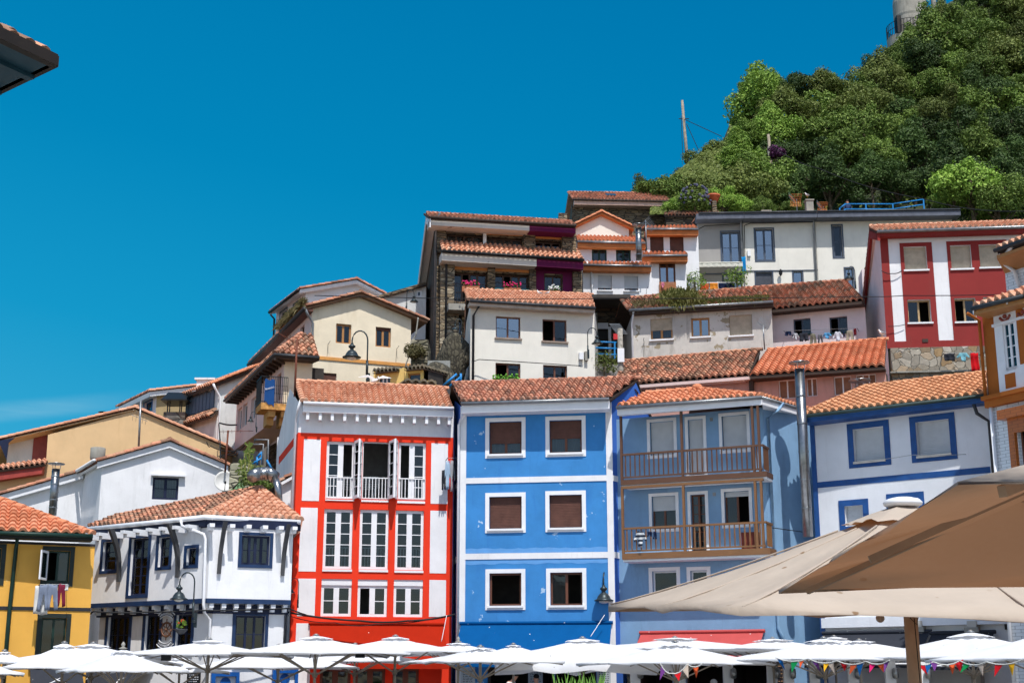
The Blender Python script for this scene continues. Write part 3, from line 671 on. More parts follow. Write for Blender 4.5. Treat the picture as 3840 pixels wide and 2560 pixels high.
for z0, z1, mat in ((za, zt, WB), (zb, fl5.q(Rr(95, 900))[1], WB2)):
    for t in (.006, .447, .945, .985):
        m = MB(); s_ = fl5.w * t; m.fbox(fl5, s_ - .038, s_ + .038, z0, z1, -.12, -.01); h.part('post', mat, m)
    h.part('top_beam', mat, MB().fbox(fl5, 0, fl5.w + .02, z1 - .02, z1 + .07, -.13, -.005))
cR = fw5.P(wR, 0); zg = fl5.q(Rr(1205, 180), .3)[1]
fr2 = ext(cR, at_z(Rr(1500, 285), zg), 6.6); sd = Fac(cR, fr2)
h.face(sd, outl(sd, GZ, zt - .05), LB, [sq(Rr(1660, 1000), Rr(1670, 1100), fr=GREYF)] if False else [])
q = eave_roof(h, fl5, Rr(70, 258), Rr(1207, 176), Rr(1120, 146), Rr(300, 158), .3, T_NEW, slope=24, gutter=ZINC, fascia=WPAINT, fh=.22, seed=8, caps='')
apex = q['on'](Rr(700, 126)); o_ = q['obj']
bpy.data.objects.remove(o_, do_unlink=True)
E0, E1, R0 = q['E0'], q['E1'], q['R0']
tile_sheet(E0, E1, apex, R0, T_NEW, h.e, seed=8, caps=[(R0, apex), (E1, apex)])
E2 = at_z(Rr(1500, 262), E1.z); d2 = (E2 - E1).normalized(); E2 = E1 + d2 * 7.2
apb = Vector((apex.x + .2, apex.y + 4, apex.z))
tile_sheet(E1, E2, apb, apex, T_NEW, h.e, seed=9, caps=[])
h.part('gutter', ZINC, MB().tube([E1 - Vector((0, 0, .06)), E2 - Vector((0, 0, .06))], .065), True)
sdn = sd.n; m = MB(); m.hexa([E1 - Vector((0, 0, .3)), E2 - Vector((0, 0, .3)), sd.P(sd.w, E1.z - .3, .002), sd.P(0, E1.z - .3, .002), E1 - Vector((0, 0, .1)), E2 - Vector((0, 0, .1)), sd.P(sd.w, E1.z - .1, .002), sd.P(0, E1.z - .1, .002)]); h.part('eaves', WPAINT, m)
h.part('roof_finial', T_NEW, MB().ball(apex + Vector((0, 0, .08)), .2, 8, (1, 1, .7)))
pipe(h, [sd.P(.55, E1.z - .1, .5), sd.P(.35, E1.z - .35, .35), sd.P(.16, E1.z - .6, .07), sd.P(.2, 3.4, .07), sd.P(.9, 2.3, .07)], .055, plain('pale_blue_pipe', C(140, 176, 208)))
m = MB(); m.fbox(fw5, fw5.q(Rr(800, 350))[0], fw5.q(Rr(822, 350))[0], fw5.q(Rr(800, 375))[1], fw5.q(Rr(800, 348))[1], 0, .03); m.fbox(fw5, fw5.q(Rr(822, 940))[0], fw5.q(Rr(846, 940))[0], fw5.q(Rr(822, 960))[1], fw5.q(Rr(822, 933))[1], 0, .03)
h.part('vent_grille', ZINC, m)
m = MB(); r_ = rect_of(fl5, Rr(1030, 1240), Rr(1168, 1370)); m.fbox(fl5, r_[0], r_[1], r_[2], r_[3], -.45, -.2); h.part('balcony_cabinet', plain('brown_cabinet', C(130, 62, 50)), m)
b2 = Vector((q['E0'].x - .1, fr2.y, 0)); b3 = fw5.P(wL - .3, 0); h.part('back_wall', LB, MB().poly([Vector((fr2.x, fr2.y, GZ)), Vector((b2.x, b2.y, GZ)), Vector((b2.x, b2.y, zt)), Vector((fr2.x, fr2.y, zt))]))
h.done()
awning('awning', 'faded coral red awning under the pale blue balcony house', fw5, S(380, 968), S(1765, 968), 1.3, 1.3, AW_C, .12, bot=S(1400, 1302))

# ================================================================= blue trimmed white house
f6 = fac(P(1110, 1222), Q(1290, 560), 47)
h = House('blue_trimmed_house', 'white house with blue corner strip, blue window surrounds and ochre tiled roof', f6.P(f6.w / 2, .2)); trimh = h
W6 = plaster('cool_white_render', C(224, 227, 232), amt=.1, streak=.3)
zt = f6.z
tw = dict(fr=WPAINT, sur=.2, surm=BLUEF, surp=.03, dep=.2, sh=.99, shm=GREYS)
f6b = Fac(f6.P(-.16, zt), f6.P(f6.w + 1.5, zt))
h.face(f6b, outl(f6b, GZ, zt + .1), W6, [
    sq(P(1560, 1285), Q(315, 1100), **tw), sq(Q(608, 742), Q(960, 1042), **tw), sq(T(368, 105), T(530, 262), **tw), sq(T(765, 52), T(990, 200), **tw)])
m = MB(); m.fbox(f6, -.17, -.0, GZ, zt + .05, 0, .03); za = f6.q(T(-150, 0) if False else Z(1878, 1107))[1]; zb = za - .13
m.fbox(f6, 0, f6.w, zb - .07, za, 0, .012); h.part('blue_bands', BLUEF, m)
q = eave_roof(h, f6, P(948, 1120), Q(1318, 462), Q(1305, 258), P(1700, 792), .8, T_OCH, slope=22, gutter=plain('green_gutter', C(58, 74, 72)), fascia=BLUEF, fh=.17, seed=11, caps='rl', pitch=.27)
E0, E1, R0, R1 = q['E0'], q['E1'], q['R0'], q['R1']; bk = q['bk']
sdl = Fac(f6.P(-.16, 0) + bk * 6, f6.P(-.16, 0)); h.face(sdl, outl(sdl, GZ, zt + .05), W6, [])
tile_sheet(Vector((E0.x, E0.y, E0.z)) + bk * 6.8, E0, R0, R0, T_OCH, h.e, seed=12)
h.part('back_wall', W6, MB().poly([f6.P(-.35, GZ) + bk * 6, f6.P(f6.w, GZ) + bk * 6, f6.P(f6.w, zt) + bk * 6, f6.P(-.35, zt) + bk * 6]))
tile_sheet(E1 + bk * 6.8, E0 + bk * 6.8, R0, R1, T_OCH, h.e, seed=13)
pipe(h, [f6.q(Q(1230, 490)) and f6.P(f6.w - .2, zt - .05, .5), f6.P(f6.w - .15, zt - .35, .4), f6.P(f6.w + .12, zt - .6, .1), f6.P(f6.w + .12, GZ + 3, .1)], .06, DGREY)
m = MB();
for s0, z in ((f6.q(Q(0, 1125))[0] - .5, f6.q(Q(315, 1100))[1]), (f6.q(Q(610, 1060))[0] - .0, f6.q(Q(960, 1042))[1])): pass
for tl, br in ((P(1560, 1285), Q(315, 1100)), (Q(608, 742), Q(960, 1042))):
    r_ = rect_of(f6, tl, br); m.fbox(f6, r_[0] - .02, r_[1] + .02, r_[2] - .07, r_[2] + .002, -.05, .09)
h.part('sill', plain('cream_sill', C(222, 214, 200)), m)
h.done(); f6g = f6

# ================================================================= tiled brown and white house, far right
f7 = fac(Q(1330, 500), Q(1673, 420), 40)
h = House('tiled_gallery_house', 'ornate brown and white tiled house with glazed gallery at the right edge', f7.P(1.5, .2)); BRT = plaster('brown_glazed', C(168, 96, 40), var=.08, amt=.2, streak=.2, bmp=.1)
def bricktile(name, col, mort):
    m, nt, b = newmat(name); co = nd(nt, 'ShaderNodeTexCoord').outputs['Object']; mp = nt.nodes.new('ShaderNodeMapping'); mp.inputs['Rotation'].default_value = (R(90), 0, 0); nt.links.new(co, mp.inputs[0])
    br = nd(nt, 'ShaderNodeTexBrick'); br.inputs['Color1'].default_value = col; br.inputs['Color2'].default_value = tuple(v * .94 for v in col[:3]) + (1,); br.inputs['Mortar'].default_value = mort
    br.inputs['Scale'].default_value = 2.6; br.inputs['Mortar Size'].default_value = .012; nt.links.new(mp.outputs[0], br.inputs['Vector']); nt.links.new(br.outputs[0], b.inputs['Base Color']); b.inputs['Roughness'].default_value = .3; return m
WTILE = bricktile('white_glazed_tile', C(222, 226, 230), C(140, 145, 150)); BTILE = bricktile('brown_glazed_tile', C(176, 98, 40), C(120, 62, 26))
zg = f7.z; W7 = 7.5
h.face(f7, [(0.05, GZ), (W7, GZ), (W7, zg), (0.05, zg)], WTILE, [sq(Q(1600, 740), Q(1900, 1300), fr=BROWNF, cols=2)])
m = MB(); a = f7.q(Q(1475, 635)); b = f7.q(Q(1520, 720)); c = f7.q(Q(1595, 740))
m.fbox(f7, a[0], a[0] + 3, a[1] - .28, a[1], 0, .3); m.fbox(f7, a[0] + .2, c[0], GZ, a[1] - .28, 0, .12); m.fbox(f7, c[0] - .35 + .35, c[0] + 2, a[1] - .7, a[1] - .28, 0, .12)
h.part('door_surround', BTILE, m)
fg = f7.off(.0); zt = fg.q(O(1290, 1060))[1]; m = MB(); pr = .0
m.fbox(f7, -.02, W7, zg - .32, zg - .02, -.0, .18); m.fbox(f7, -.08, W7, zg - .1, zg + .02, -.0, .26); h.part('gallery_base', BRT, m)
# gallery body: brown corner, white frames
r1 = rect_of(fg, O(1475, 1120), O(1618, 1525)); r2 = (r1[0] + 1.95, r1[1] + 1.95, r1[2], r1[3]); r3 = (r1[0] + 3.9, r1[1] + 3.9, r1[2], r1[3])
wall(fg, [(0, zg), (W7, zg), (W7, zt + .1), (0, zt + .1)], [r1, r2, r3], BRT, h.e, back=None); 
sl_ = Fac(fg.P(0, 0) - fg.n * 7, fg.P(0, 0)); h.face(sl_, outl(sl_, GZ, zt + .1), BRT, [])
a = fg.q(O(1398, 1070)); b = fg.q(O(1445, 1560)); m = MB(); sA = a[0]; zp = fg.q(O(1440, 1540))[1]
m.fbox(fg, sA, r1[0] - .0, zp, zt, 0, .05); m.fbox(fg, r1[0], r2[0], r1[3], zt, 0, .05); m.fbox(fg, r1[0], r1[1], zp, r1[2], 0, .05); m.fbox(fg, r1[1], r1[1] + .1, zp, r1[3], 0, .05)
m.fbox(fg, r1[1] + .4, r2[0], zp, r1[3], 0, .05); m.fbox(fg, r2[0], r2[1], zp, r1[2], 0, .05); m.fbox(fg, r2[1], W7, zp, zt, 0, .045); m.fbox(fg, r2[0], r2[1], r1[3], zt, 0, .05)
m.fbox(fg, sA - .05, W7, zt - .42, zt - .34, 0.0, .1)
h.part('gallery_frame', WPAINT, m)
for r_ in (r1, r2, r3):
    w_ = window(fg, r_, h.e, fr=WPAINT, cols=2, rows=4, fw=.06, dep=-.0, room=False, cur=1)
m = MB(); m.fbox(fg, sA, W7, zg + .02, zp, 0, .05); h.part('lower_panel', WPAINT, m); rr = rect_of(fg, Q(1497, 275), Q(1610, 390)); m = MB(); m.fbox(fg, rr[0], rr[1], rr[2], rr[3], .05, .062); m.fbox(fg, rr[0] + 2, rr[1] + 2, rr[2], rr[3], .05, .062)
m.fbox(fg, r1[1] + .12, r1[1] + .38, zp, zt, .0, .06); h.part('brown_inset', BRT, m)
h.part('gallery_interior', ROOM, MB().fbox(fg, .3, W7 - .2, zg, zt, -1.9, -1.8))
m = MB();
for p in (O(1505, 1075), O(1670, 1035)):
    m = MB()
    c0 = fg.q(p); 
    for k in range(9): t = k / 8; m.ball(fg.P(c0[0] - .18 + .36 * t, c0[1] - .12 * math.sin(math.pi * t) + .05, .06), .045, 6)
    m.ball(fg.P(c0[0], c0[1] + .07, .06), .07, 6); h.part('carved_swag', plain('dark_red_wood', C(140, 70, 60)), m)
q = eave_roof(h, fg, O(1203, 968), O(1664, 855), O(1664, 812), O(1400, 880) if False else O(1290, 925), .75, T_OR, slope=24, gutter=plain('dark_gutter', C(52, 58, 62)), fascia=OAKF, fh=.1, seed=15, caps='')
bpy.data.objects.remove(q['obj'], do_unlink=True); E0 = q['E0']; Un = (q['E1'] - E0).normalized(); bk = q['bk']; E1 = E0 + Un * 9.5
ub = 2.6; tg = math.tan(R(24)); R0_ = E0 + bk * ub + Vector((0, 0, ub * tg)) + Un * ub * .9; R1_ = E1 + bk * ub + Vector((0, 0, ub * tg))
tile_sheet(E0, E1, R1_, R0_, T_OR, h.e, seed=15); tile_sheet(E0 + bk * 7, E0, R0_, R0_ + bk * 3, T_OR, h.e, seed=16)
h.part('soffit', OAKF, MB().prism([E0 - Vector((0, 0, .24)), E1 - Vector((0, 0, .24)), E1 + bk * 1.0 - Vector((0, 0, .24)), E0 + bk * 1.0 - Vector((0, 0, .24))], (0, 0, .05)))
m = MB()
for p in (O(1290, 1052), O(1355, 1030), O(1545, 985)): c0 = fg.q(p, .3); m.fbox(fg, c0[0] - .13, c0[0] + .13, zt - .02, zt + .12, .05, .55)
h.part('corbel', WPAINT, m)
# upper storey
fu = fg.off(-1.6); a = fu.q(O(1482, 540)); zu0 = fu.q(O(1500, 830))[1] - 1.5; zu1 = a[1]; s0 = a[0]
h.face(fu, [(s0, zu0), (W7, zu0), (W7, zu1 + .3), (s0, zu1 + .3)], WTILE, []); sl2 = Fac(fu.P(s0, 0) - fu.n * 5, fu.P(s0, 0)); h.face(sl2, outl(sl2, zu0, zu1 + .3), WTILE, [])
s_, z_ = fu.q(O(1412, 445), .8); E0 = fu.P(s_, z_, .8); E1 = E0 + fu.u * 8; R0_ = E0 - fu.n * 2.8 + Vector((0, 0, 1.25)) + fu.u * 2.4; R1_ = E1 - fu.n * 2.8 + Vector((0, 0, 1.25))
tile_sheet(E0, E1, R1_, R0_, T_OR, h.e, seed=17); tile_sheet(E0 - fu.n * 6, E0, R0_, R0_ - fu.n * 2, T_OR, h.e, seed=18)
h.part('gutter', plain('dark_gutter2', C(52, 58, 62)), MB().tube([E0 + fu.n * .07 - Vector((0, 0, .06)), E1 + fu.n * .07 - Vector((0, 0, .06))], .07), True)
h.part('soffit', OAKF, MB().prism([E0 - Vector((0, 0, .3)), E1 - Vector((0, 0, .3)), fu.P(W7, z_ - .55, .01), fu.P(s0, z_ - .55, .01)], (0, 0, .1)))
pipe(h, [E0 + fu.u * .6 - Vector((0, 0, .1)), fu.P(s0 + .3, zu1 - .2, .5), fu.P(s0 + .45, zu1 - .5, .1), fu.P(s0 + .6, zu0 + 1.5, .1)], .06, WPAINT)
pipe(h, [fg.P(.0, zt + .05, .6), fg.P(-.02, zt - .1, .12), fg.P(-.02, zg - .3, .12)], .05, BRT); pipe(h, [f7.P(.12, zg - .3, .09), f7.P(.12, GZ, .09)], .06, WPAINT)
h.done()

# ================================================================= navy and white corner house
cz = fac(E(572, 195), (1099.5, 1994), 44); fR2 = cz
fL2 = fac((357, 2019), E(572, 195), 44, right=True)
fL2 = Fac(fL2.P(0, 0), fR2.P(0, 0)); fL2.z = fR2.z
h = House('corner_house', 'white two-storey corner house with navy windows, white corbels and dark wooden roof braces', fR2.P(1, .2)); cornh = h
zt = fR2.q(E(900, 215))[1] + .1
zba = fR2.q(E(900, 820))[1]; zbb = fR2.q(E(900, 862))[1]
nw = dict(fr=NAVYD, sur=.1, surm=NAVY, surp=.04, dep=.1)
h.face(fR2, outl(fR2, zbb, zt), WHITE, [sq(E(850, 250), E(1090, 518), cols=4, rows=2, cur=1, fw=.07, **nw)])
h.face(fL2, outl(fL2, zbb, zt), WHITE, [sq(B(925, 315), B(1030, 562), cols=1, rows=3, cur=1, **nw), sq(B(1175, 285), B(1300, 780), cols=2, rows=6, cur=1, **nw), sq(B(1420, 275), E(200, 530), cols=1, rows=3, cur=1, **nw), sq(E(360, 370), E(440, 515), cols=1, cur=1, **nw)])
# recessed ground storey
gR = fR2.off(-.35); gL = fL2.off(-.35); c3 = None
s0r = gR.q(E(540, 1000))[0]; s1l = gL.q(E(500, 1000))[0]
gRf = Fac(gR.P(0.25, 0), gR.P(gR.w - .12, 0)); gLf = Fac(gL.P(0.1, 0), gR.P(.25, 0)); gRf.z = gLf.z = zt
h.face(gRf, outl(gRf, GZ, zbb + .3), WHITE, [sq(E(795, 965), E(1045, 1300), cols=3, rows=2, **nw), ])
h.face(gLf, outl(gLf, GZ, zbb + .3), WHITE, [sq(B(968, 978), B(1140, 1300), cols=3, rows=2, **nw), sq(B(1300, 965), B(1412, 1300), cols=2, rows=2, **nw), sq(E(268, 960), E(390, 1300), cols=2, rows=2, **nw)])
m = MB(); m.fbox(fR2, -.02, fR2.w, zbb, zba, 0, .03); m.fbox(fL2, 0, fL2.w + .02, zbb, zba, 0, .03); h.part('navy_band', NAVY, m)
m = MB()
for f_, n in ((fR2, 7), (fL2, 9)): m.fbox(f_, 0, f_.w, zbb - .3, zbb - .02, -.34, -.28)
h.part('jetty_board', NAVYD, m)
m = MB()
for f_, n in ((fR2, 7), (fL2, 10)):
    for i in range(n):
        s_ = .15 + (f_.w - .3) * i / (n - 1); m.fbox(f_, s_ - .07, s_ + .07, zbb - .13, zbb - .002, -.33, -.02); m.fbox(f_, s_ - .07, s_ + .07, zbb - .24, zbb - .13, -.33, -.14)
h.part('jetty_corbel', WPAINT, m)
m = MB(); m.fbox(fR2, -.1, fR2.w + .1, zt - .02, zt + .26, .0, .04); m.fbox(fL2, 0, fL2.w + .1, zt - .02, zt + .26, .0, .04); 
h.part('eaves_board', NAVYD, m)
m = MB(); cc = []
for f_, xs in ((fR2, (560, 740, 885, 1030, 1170, 1290)), (fL2, None)):
    if xs: ss = [f_.q(E(x, 160))[0] for x in xs]
    else: ss = [fL2.w * t for t in (.03, .14, .25, .36, .47, .58, .69, .8, .91)]
    for s_ in ss: m.fbox(f_, s_ - .08, s_ + .08, zt - .06, zt + .05, .04, .56); m.fbox(f_, s_ - .08, s_ + .08, zt - .15, zt - .06, .04, .4)
h.part('eaves_corbel', WPAINT, m)
# roof: hip with corner
zE = zt + .35; ov = .75
EC = fR2.P(0, zE, ov) + Vector((-.35, 0, 0)); ER = fR2.P(fR2.w + .45, zE, ov); EL = fL2.P(-.4, zE, ov)
ER = at_z(E(1370, 118), zE); EC = at_z(E(530, 72), zE); EL = at_z(B(785, 182), zE)
h.roofpts = (EL, EC, ER)
rs = 24; bkR = Vector((-(ER - EC).normalized().y, (ER - EC).normalized().x, 0)); VR = bkR * math.cos(R(rs)) + Vector((0, 0, math.sin(R(rs)))); nR = (ER - EC).cross(VR).normalized()
def onp(p, o, n_): d = ray(p); return EYE + d * ((o - EYE).dot(n_) / d.dot(n_))
apx = onp(D(1310, 1325), EC, nR)
bkL = Vector((-(EC - EL).normalized().y, (EC - EL).normalized().x, 0))
apl = onp(D(830, 1360), EC, nR); 
nLf = (EC - EL).cross(apx - EC).normalized()
apL = onp(D(100, 1560) if False else A(1130, 1405), EC, nLf)
tile_sheet(EC, ER, apx, apx, T_OR, h.e, seed=20, jit=.008, caps=[(ER, apx), (EC, apx)])
tile_sheet(EL, EC, apx, apL, T_OLD, h.e, seed=21, jit=.012, caps=[(apL, apx)])
tile_sheet(ER, ER + bvec(ER, 1112, 6), apx + Vector((-.3, 3, 0)), apx, T_OR, h.e, seed=22)
h.part('gutter', WPAINT, MB().tube([EL - Vector((0, .05, .07)), EC - Vector((0, .05, .07)), ER - Vector((0, .05, .07))], .08, 10), True)
m = MB(); dz = Vector((0, 0, .06)); m.prism([EL - dz * 2, EC - dz * 2, ER - dz * 2, fR2.P(fR2.w, zE - .12), fR2.P(0, zE - .12), fL2.P(0, zE - .12)], -dz); h.part('soffit', NAVYD, m)
fd_ = Vector((0, 0, .25)); m = MB().bar(EL - fd_ + Vector((.04, .08, 0)), EC - fd_ + Vector((0, .08, 0)), .04, .2).bar(EC - fd_ + Vector((0, .08, 0)), ER - fd_ + Vector((0, .08, 0)), .04, .2); h.part('eaves_fascia', NAVYD, m)
def brace(f_, p0, p1, bowd):
    a = f_.q(p0, .5); b = f_.q(p1, .04); n = 10; m = MB(); pts = []
    for i in range(n + 1):
        t = i / n; pts.append((f_.P(a[0] + (b[0] - a[0]) * t, zt + .1 + (b[1] - zt - .1) * t, .55 * (1 - t) ** 1.0 + .05 - .16 * math.sin(math.pi * t) + .03), .13 * (1 - t) + .07))
    vs = []
    for p_, w in pts:
        for du, dd in ((-.06, -w * .5), (.06, -w * .5), (.06, w * .5), (-.06, w * .5)): vs.append(p_ + f_.u * du + f_.n * dd)
    m.add(vs, [(4 * i + k, 4 * i + (k + 1) % 4, 4 * i + 4 + (k + 1) % 4, 4 * i + 4 + k) for i in range(n) for k in range(4)] + [(0, 1, 2, 3), (4 * n, 4 * n + 1, 4 * n + 2, 4 * n + 3)])
    h.part('roof_brace', plain('grey_timber', C(74, 74, 76), .7), m)
brace(fL2, B(1015, 230), B(1060, 665), 0); brace(fL2, E(230, 160), E(278, 628), 0); brace(fR2, E(695, 140), E(640, 595), 0); brace(fR2, E(1258, 175), E(1207, 612), 0)
pipe(h, [fL2.P(fL2.w - .75, zt + .2, .6), fL2.P(fL2.w - .75, zt + .02, .55), fL2.P(fL2.w - .15, zt - .25, .15), fL2.P(fL2.w - .12, zt - .4, .1), fR2.P(-.12, zba - .2, .1), fR2.P(-.08, zbb - .3, .05), fR2.P(.15, zbb - .5, -.2), fR2.P(.15, 1.6, -.2)], .05, WPAINT)
bk_ = bvec(fR2.P(fR2.w, zt), 1092, 6.5); h.part('back_wall', WHITE, MB().add([fR2.P(fR2.w, GZ), fR2.P(fR2.w, GZ) + bk_, fL2.P(0, GZ) + bk_, fL2.P(0, GZ), fR2.P(fR2.w, zt), fR2.P(fR2.w, zt) + bk_, fL2.P(0, zt) + bk_, fL2.P(0, zt)], [(0, 1, 5, 4), (1, 2, 6, 5), (2, 3, 7, 6)]))
h.done()
# blue framed doors at the foot of the corner house
for k, (tl, br, c, lab) in enumerate(((Y2(265, 470), Y2(562, 700), Y2(427, 580), 'blue framed white door with round porthole, nearer the corner pipe'), (Y2(940, 430), Y2(1208, 700), Y2(1081, 538), 'blue framed white door with round porthole, beside the red house'))):
    pass
DB = plain('door_blue', C(14, 82, 156), .4)
for k, (f_, tl, br, c) in enumerate(((gRf, Y2(265, 465), Y2(562, 720), Y2(427, 578)), (gRf, Y2(940, 430), Y2(1208, 720), Y2(1081, 538)))):
    r_ = rect_of(f_, tl, br); m = MB(); m.fbox(f_, r_[0], r_[0] + .13, r_[2], r_[3], 0.02, .2); m.fbox(f_, r_[1] - .1, r_[1], r_[2], r_[3], 0.02, .2); m.fbox(f_, r_[0] + .13, r_[1] - .1, r_[3] - .13, r_[3], .02, .2)
    d_ = cornh.part('door', DB, m); MB().fbox(f_, r_[0] + .13, r_[1] - .1, r_[2], r_[3] - .13, .02, .08).build('door_leaf', WPAINT, d_)
    q_ = f_.q(c, .09); MB().tube([f_.P(q_[0], q_[1], .08), f_.P(q_[0], q_[1], .11)], .16, 20).build('porthole', DB, d_)
q_ = gRf.q(Y2(675, 384)); m = MB(); m.fbox(gRf, q_[0] - .5, q_[0] + .5, q_[1] - .12, q_[1] + .2, .02, .06); bs = empty('bar_sign', gRf.P(q_[0], q_[1], .04), 'small dark sign reading BAR on the white wall of the corner house', 'sign'); m.build('sign_board', DGREY, bs)
def text(txt, f_, s_, z_, d, size, mat, parent, name='lettering', align='CENTER', ex=.005, tilt=0):
    cu = bpy.data.curves.new(name, 'FONT'); cu.body = txt; cu.size = size; cu.align_x = align; cu.align_y = 'CENTER'; cu.extrude = ex; o = bpy.data.objects.new(name, cu); COL.objects.link(o)
    mx = Matrix((f_.u, Vector((0, 0, 1)), f_.n)).transposed().to_4x4(); 
    if tilt: mx = mx @ Matrix.Rotation(tilt, 4, 'Z')
    off = Vector((0, 0, 0)); p = parent
    while p is not None: off += Vector(p.location); p = p.parent
    o.matrix_world = Matrix.Translation(f_.P(s_, z_, d) - off) @ mx; o.parent = parent; o.matrix_parent_inverse = Matrix.Identity(4)
    l, r, s = (Matrix.Translation(f_.P(s_, z_, d) - off) @ mx).decompose(); o.location = l; o.rotation_mode = 'QUATERNION'; o.rotation_quaternion = r
    cu.materials.append(mat); bpy.context.view_layer.update(); me = bpy.data.meshes.new_from_object(o.evaluated_get(bpy.context.evaluated_depsgraph_get()))
    n = bpy.data.objects.new(name, me); COL.objects.link(n); n.location = l; n.rotation_mode = 'QUATERNION'; n.rotation_quaternion = r; n.parent = parent; bpy.data.objects.remove(o, do_unlink=True); n.name = name; return n
text('BAR', gRf, q_[0], q_[1] + .06, .065, .24, WPAINT, bs)

# ================================================================= yellow house
f1 = fac(B(0, 300), B(848, 330), 43, right=True)
YEL = plaster('yellow_render', C(222, 168, 78), var=.05, stain=(190, 130, 60), amt=.35, chips=(240, 220, 170), chipamt=-.01)
f1 = Fac(f1.P(-5, f1.z), f1.P(f1.w, f1.z)); 
h = House('yellow_house', 'ochre yellow house with dark green windows and green drainpipe at the left edge', f1.P(4, .2)); zt = f1.q(B(400, 315))[1]; yelh = h
gw = dict(fr=GREENF, sur=.13, surm=plain('near_black_green', C(34, 44, 42)), dep=.14)
r_ = None
h.face(f1, outl(f1, GZ, zt), YEL, [sq(B(420, 385), B(608, 670), cols=2, opencol=0, **gw), sq(B(375, 985), B(570, 1330), cols=2, **gw), sq(B(-200, 360), B(-8, 660), cols=2, **gw)])
m = MB(); za = f1.q(B(400, 890))[1]; zb = f1.q(B(400, 922))[1]; m.fbox(f1, 0, f1.w, zb, za, 0, .025); m.fbox(f1, 0, f1.w, zt - .08, zt, 0, .03); h.part('black_band', plain('black_band_paint', C(44, 44, 48)), m)
q = eave_roof(h, f1, B(-300, 205), B(828, 243), A(-10, 1232), A(-400, 1180), .55, T_NEW, slope=24, gutter=GREENF, fascia=plain('black_soffit', C(30, 34, 34)), fh=.1, seed=25, caps='rr', pitch=.3)
E0, E1 = q['E0'], q['E1']; bk = q['bk']
pipe(h, [f1.P(f1.q(B(150, 250))[0], zt + .1, .5), f1.P(f1.q(B(145, 330))[0], zt - .25, .1), f1.P(f1.q(B(80, 950))[0], zb, .1), f1.P(f1.q(B(60, 1200))[0], GZ, .1)], .065, GREENF)
h.part('back_wall', YEL, MB().add([f1.P(f1.w, GZ), f1.P(f1.w, GZ) + bk * 6, f1.P(0, GZ) + bk * 6, f1.P(0, GZ), f1.P(f1.w, zt), f1.P(f1.w, zt) + bk * 6, f1.P(0, zt) + bk * 6, f1.P(0, zt)], [(0, 1, 5, 4), (1, 2, 6, 5), (2, 3, 7, 6)]))
# white open casement
a = f1.q(B(425, 395)); b = f1.q(B(365, 650)); lf = Fac(f1.P(a[0] - .22, 0, .55), f1.P(a[0] + .02, 0, .03)); z1 = a[1]; z0 = f1.q(B(425, 655))[1]; m = MB(); w = lf.w
m.fbox(lf, 0, .07, z0, z1, -.02, .02); m.fbox(lf, w - .07, w, z0, z1, -.02, .02); m.fbox(lf, .07, w - .07, z0, z0 + .07, -.02, .02); m.fbox(lf, .07, w - .07, z1 - .07, z1, -.02, .02)
oc = h.part('open_casement', WPAINT, m); MB().fbox(lf, .07, w - .07, z0 + .07, z1 - .07, -.004, .004).build('pane', GLASS, oc)
h.done(); fyel = f1
# ---------------------------------------------------------------- terrain
SIL = [(1400, 455), (1500, 448), (1540, 400), (1600, 352), (1680, 305), (1703, 250), (1716, 192), (1760, 186), (1830, 205), (1850, 225), (1950, 222), (1975, 190), (2005, 160), (2032, 140), (2040, 100), (2085, 60), (2140, 26), (2190, 0), (2230, -40), (2400, -120), (3200, -160)]
def ysil(x):
    if x <= SIL[0][0]: return SIL[0][1] + (SIL[0][0] - x) * .9
    for a, b in zip(SIL, SIL[1:]):
        if x <= b[0]: return a[1] + (b[1] - a[1]) * (x - a[0]) / (b[0] - a[0])
    return SIL[-1][1]
def tel(y): return ray((1920, y / .6125)).z
def smooth(a, b, x): t = max(0, min(1, (x - a) / (b - a))); return t * t * (3 - 2 * t)
def ground(x, y):
    pz = .002 * max(0, y)
    if y < 53: return pz - .3 * 0
    f = smooth(-34, -2, x); k = .30 + .16 * f
    town = .64 + (min(y, 92) - 53) * (.13 + .24 * f)
    if y > 92: town += (y - 92) * (.1 * f)
    if x > 4 and y > 84:
        yy = 490 - (min(y, 190) - 97) / .09; hz = 1.7 + y * tel(yy) - 4.5
        px = 1176 + 3152 * x / (y * 1.0); lim = 1.7 + y * tel(ysil(px)) - 5.0
        g = min(hz, lim, 1.7 + y * tel(-60)); b = smooth(84, 97, y)
        town = max(town, town * (1 - b) + g * b)
    return town
m = MB(); xs = [-400, -200, -120, -80] + [-60 + 3 * i for i in range(54)] + [110, 130, 160, 220, 400]; ys = [-300, -100, -30, -10] + [0 + 4 * i for i in range(13)] + [52.5, 54] + [56 + 2.5 * i for i in range(50)] + [190, 220, 300, 600]
nx, ny = len(xs), len(ys)
m.add([(x, y, ground(x, y) if y < 191 else ground(x, 190) * max(0, 1 - (y - 190) / 300)) for y in ys for x in xs], [(j * nx + i, j * nx + i + 1, (j + 1) * nx + i + 1, (j + 1) * nx + i) for j in range(ny - 1) for i in range(nx - 1)])
gm, nt, b = newmat('hillside_earth'); co = nd(nt, 'ShaderNodeTexCoord').outputs['Object']
gm_c = ramp(nt, noise(nt, co, .35, 8, .7), [(.35, C(34, 44, 22)), (.6, C(50, 58, 30)), (.75, C(70, 66, 44))])
sxx = nd(nt, 'ShaderNodeSeparateXYZ'); nt.links.new(co, sxx.inputs[0]); r_ = nd(nt, 'ShaderNodeMapRange'); nt.links.new(sxx.outputs[1], r_.inputs[0]); r_.inputs[1].default_value = 52; r_.inputs[2].default_value = 54
pv = ramp(nt, noise(nt, co, 2, 5), [(.3, C(104, 100, 94)), (.7, C(126, 122, 114))])
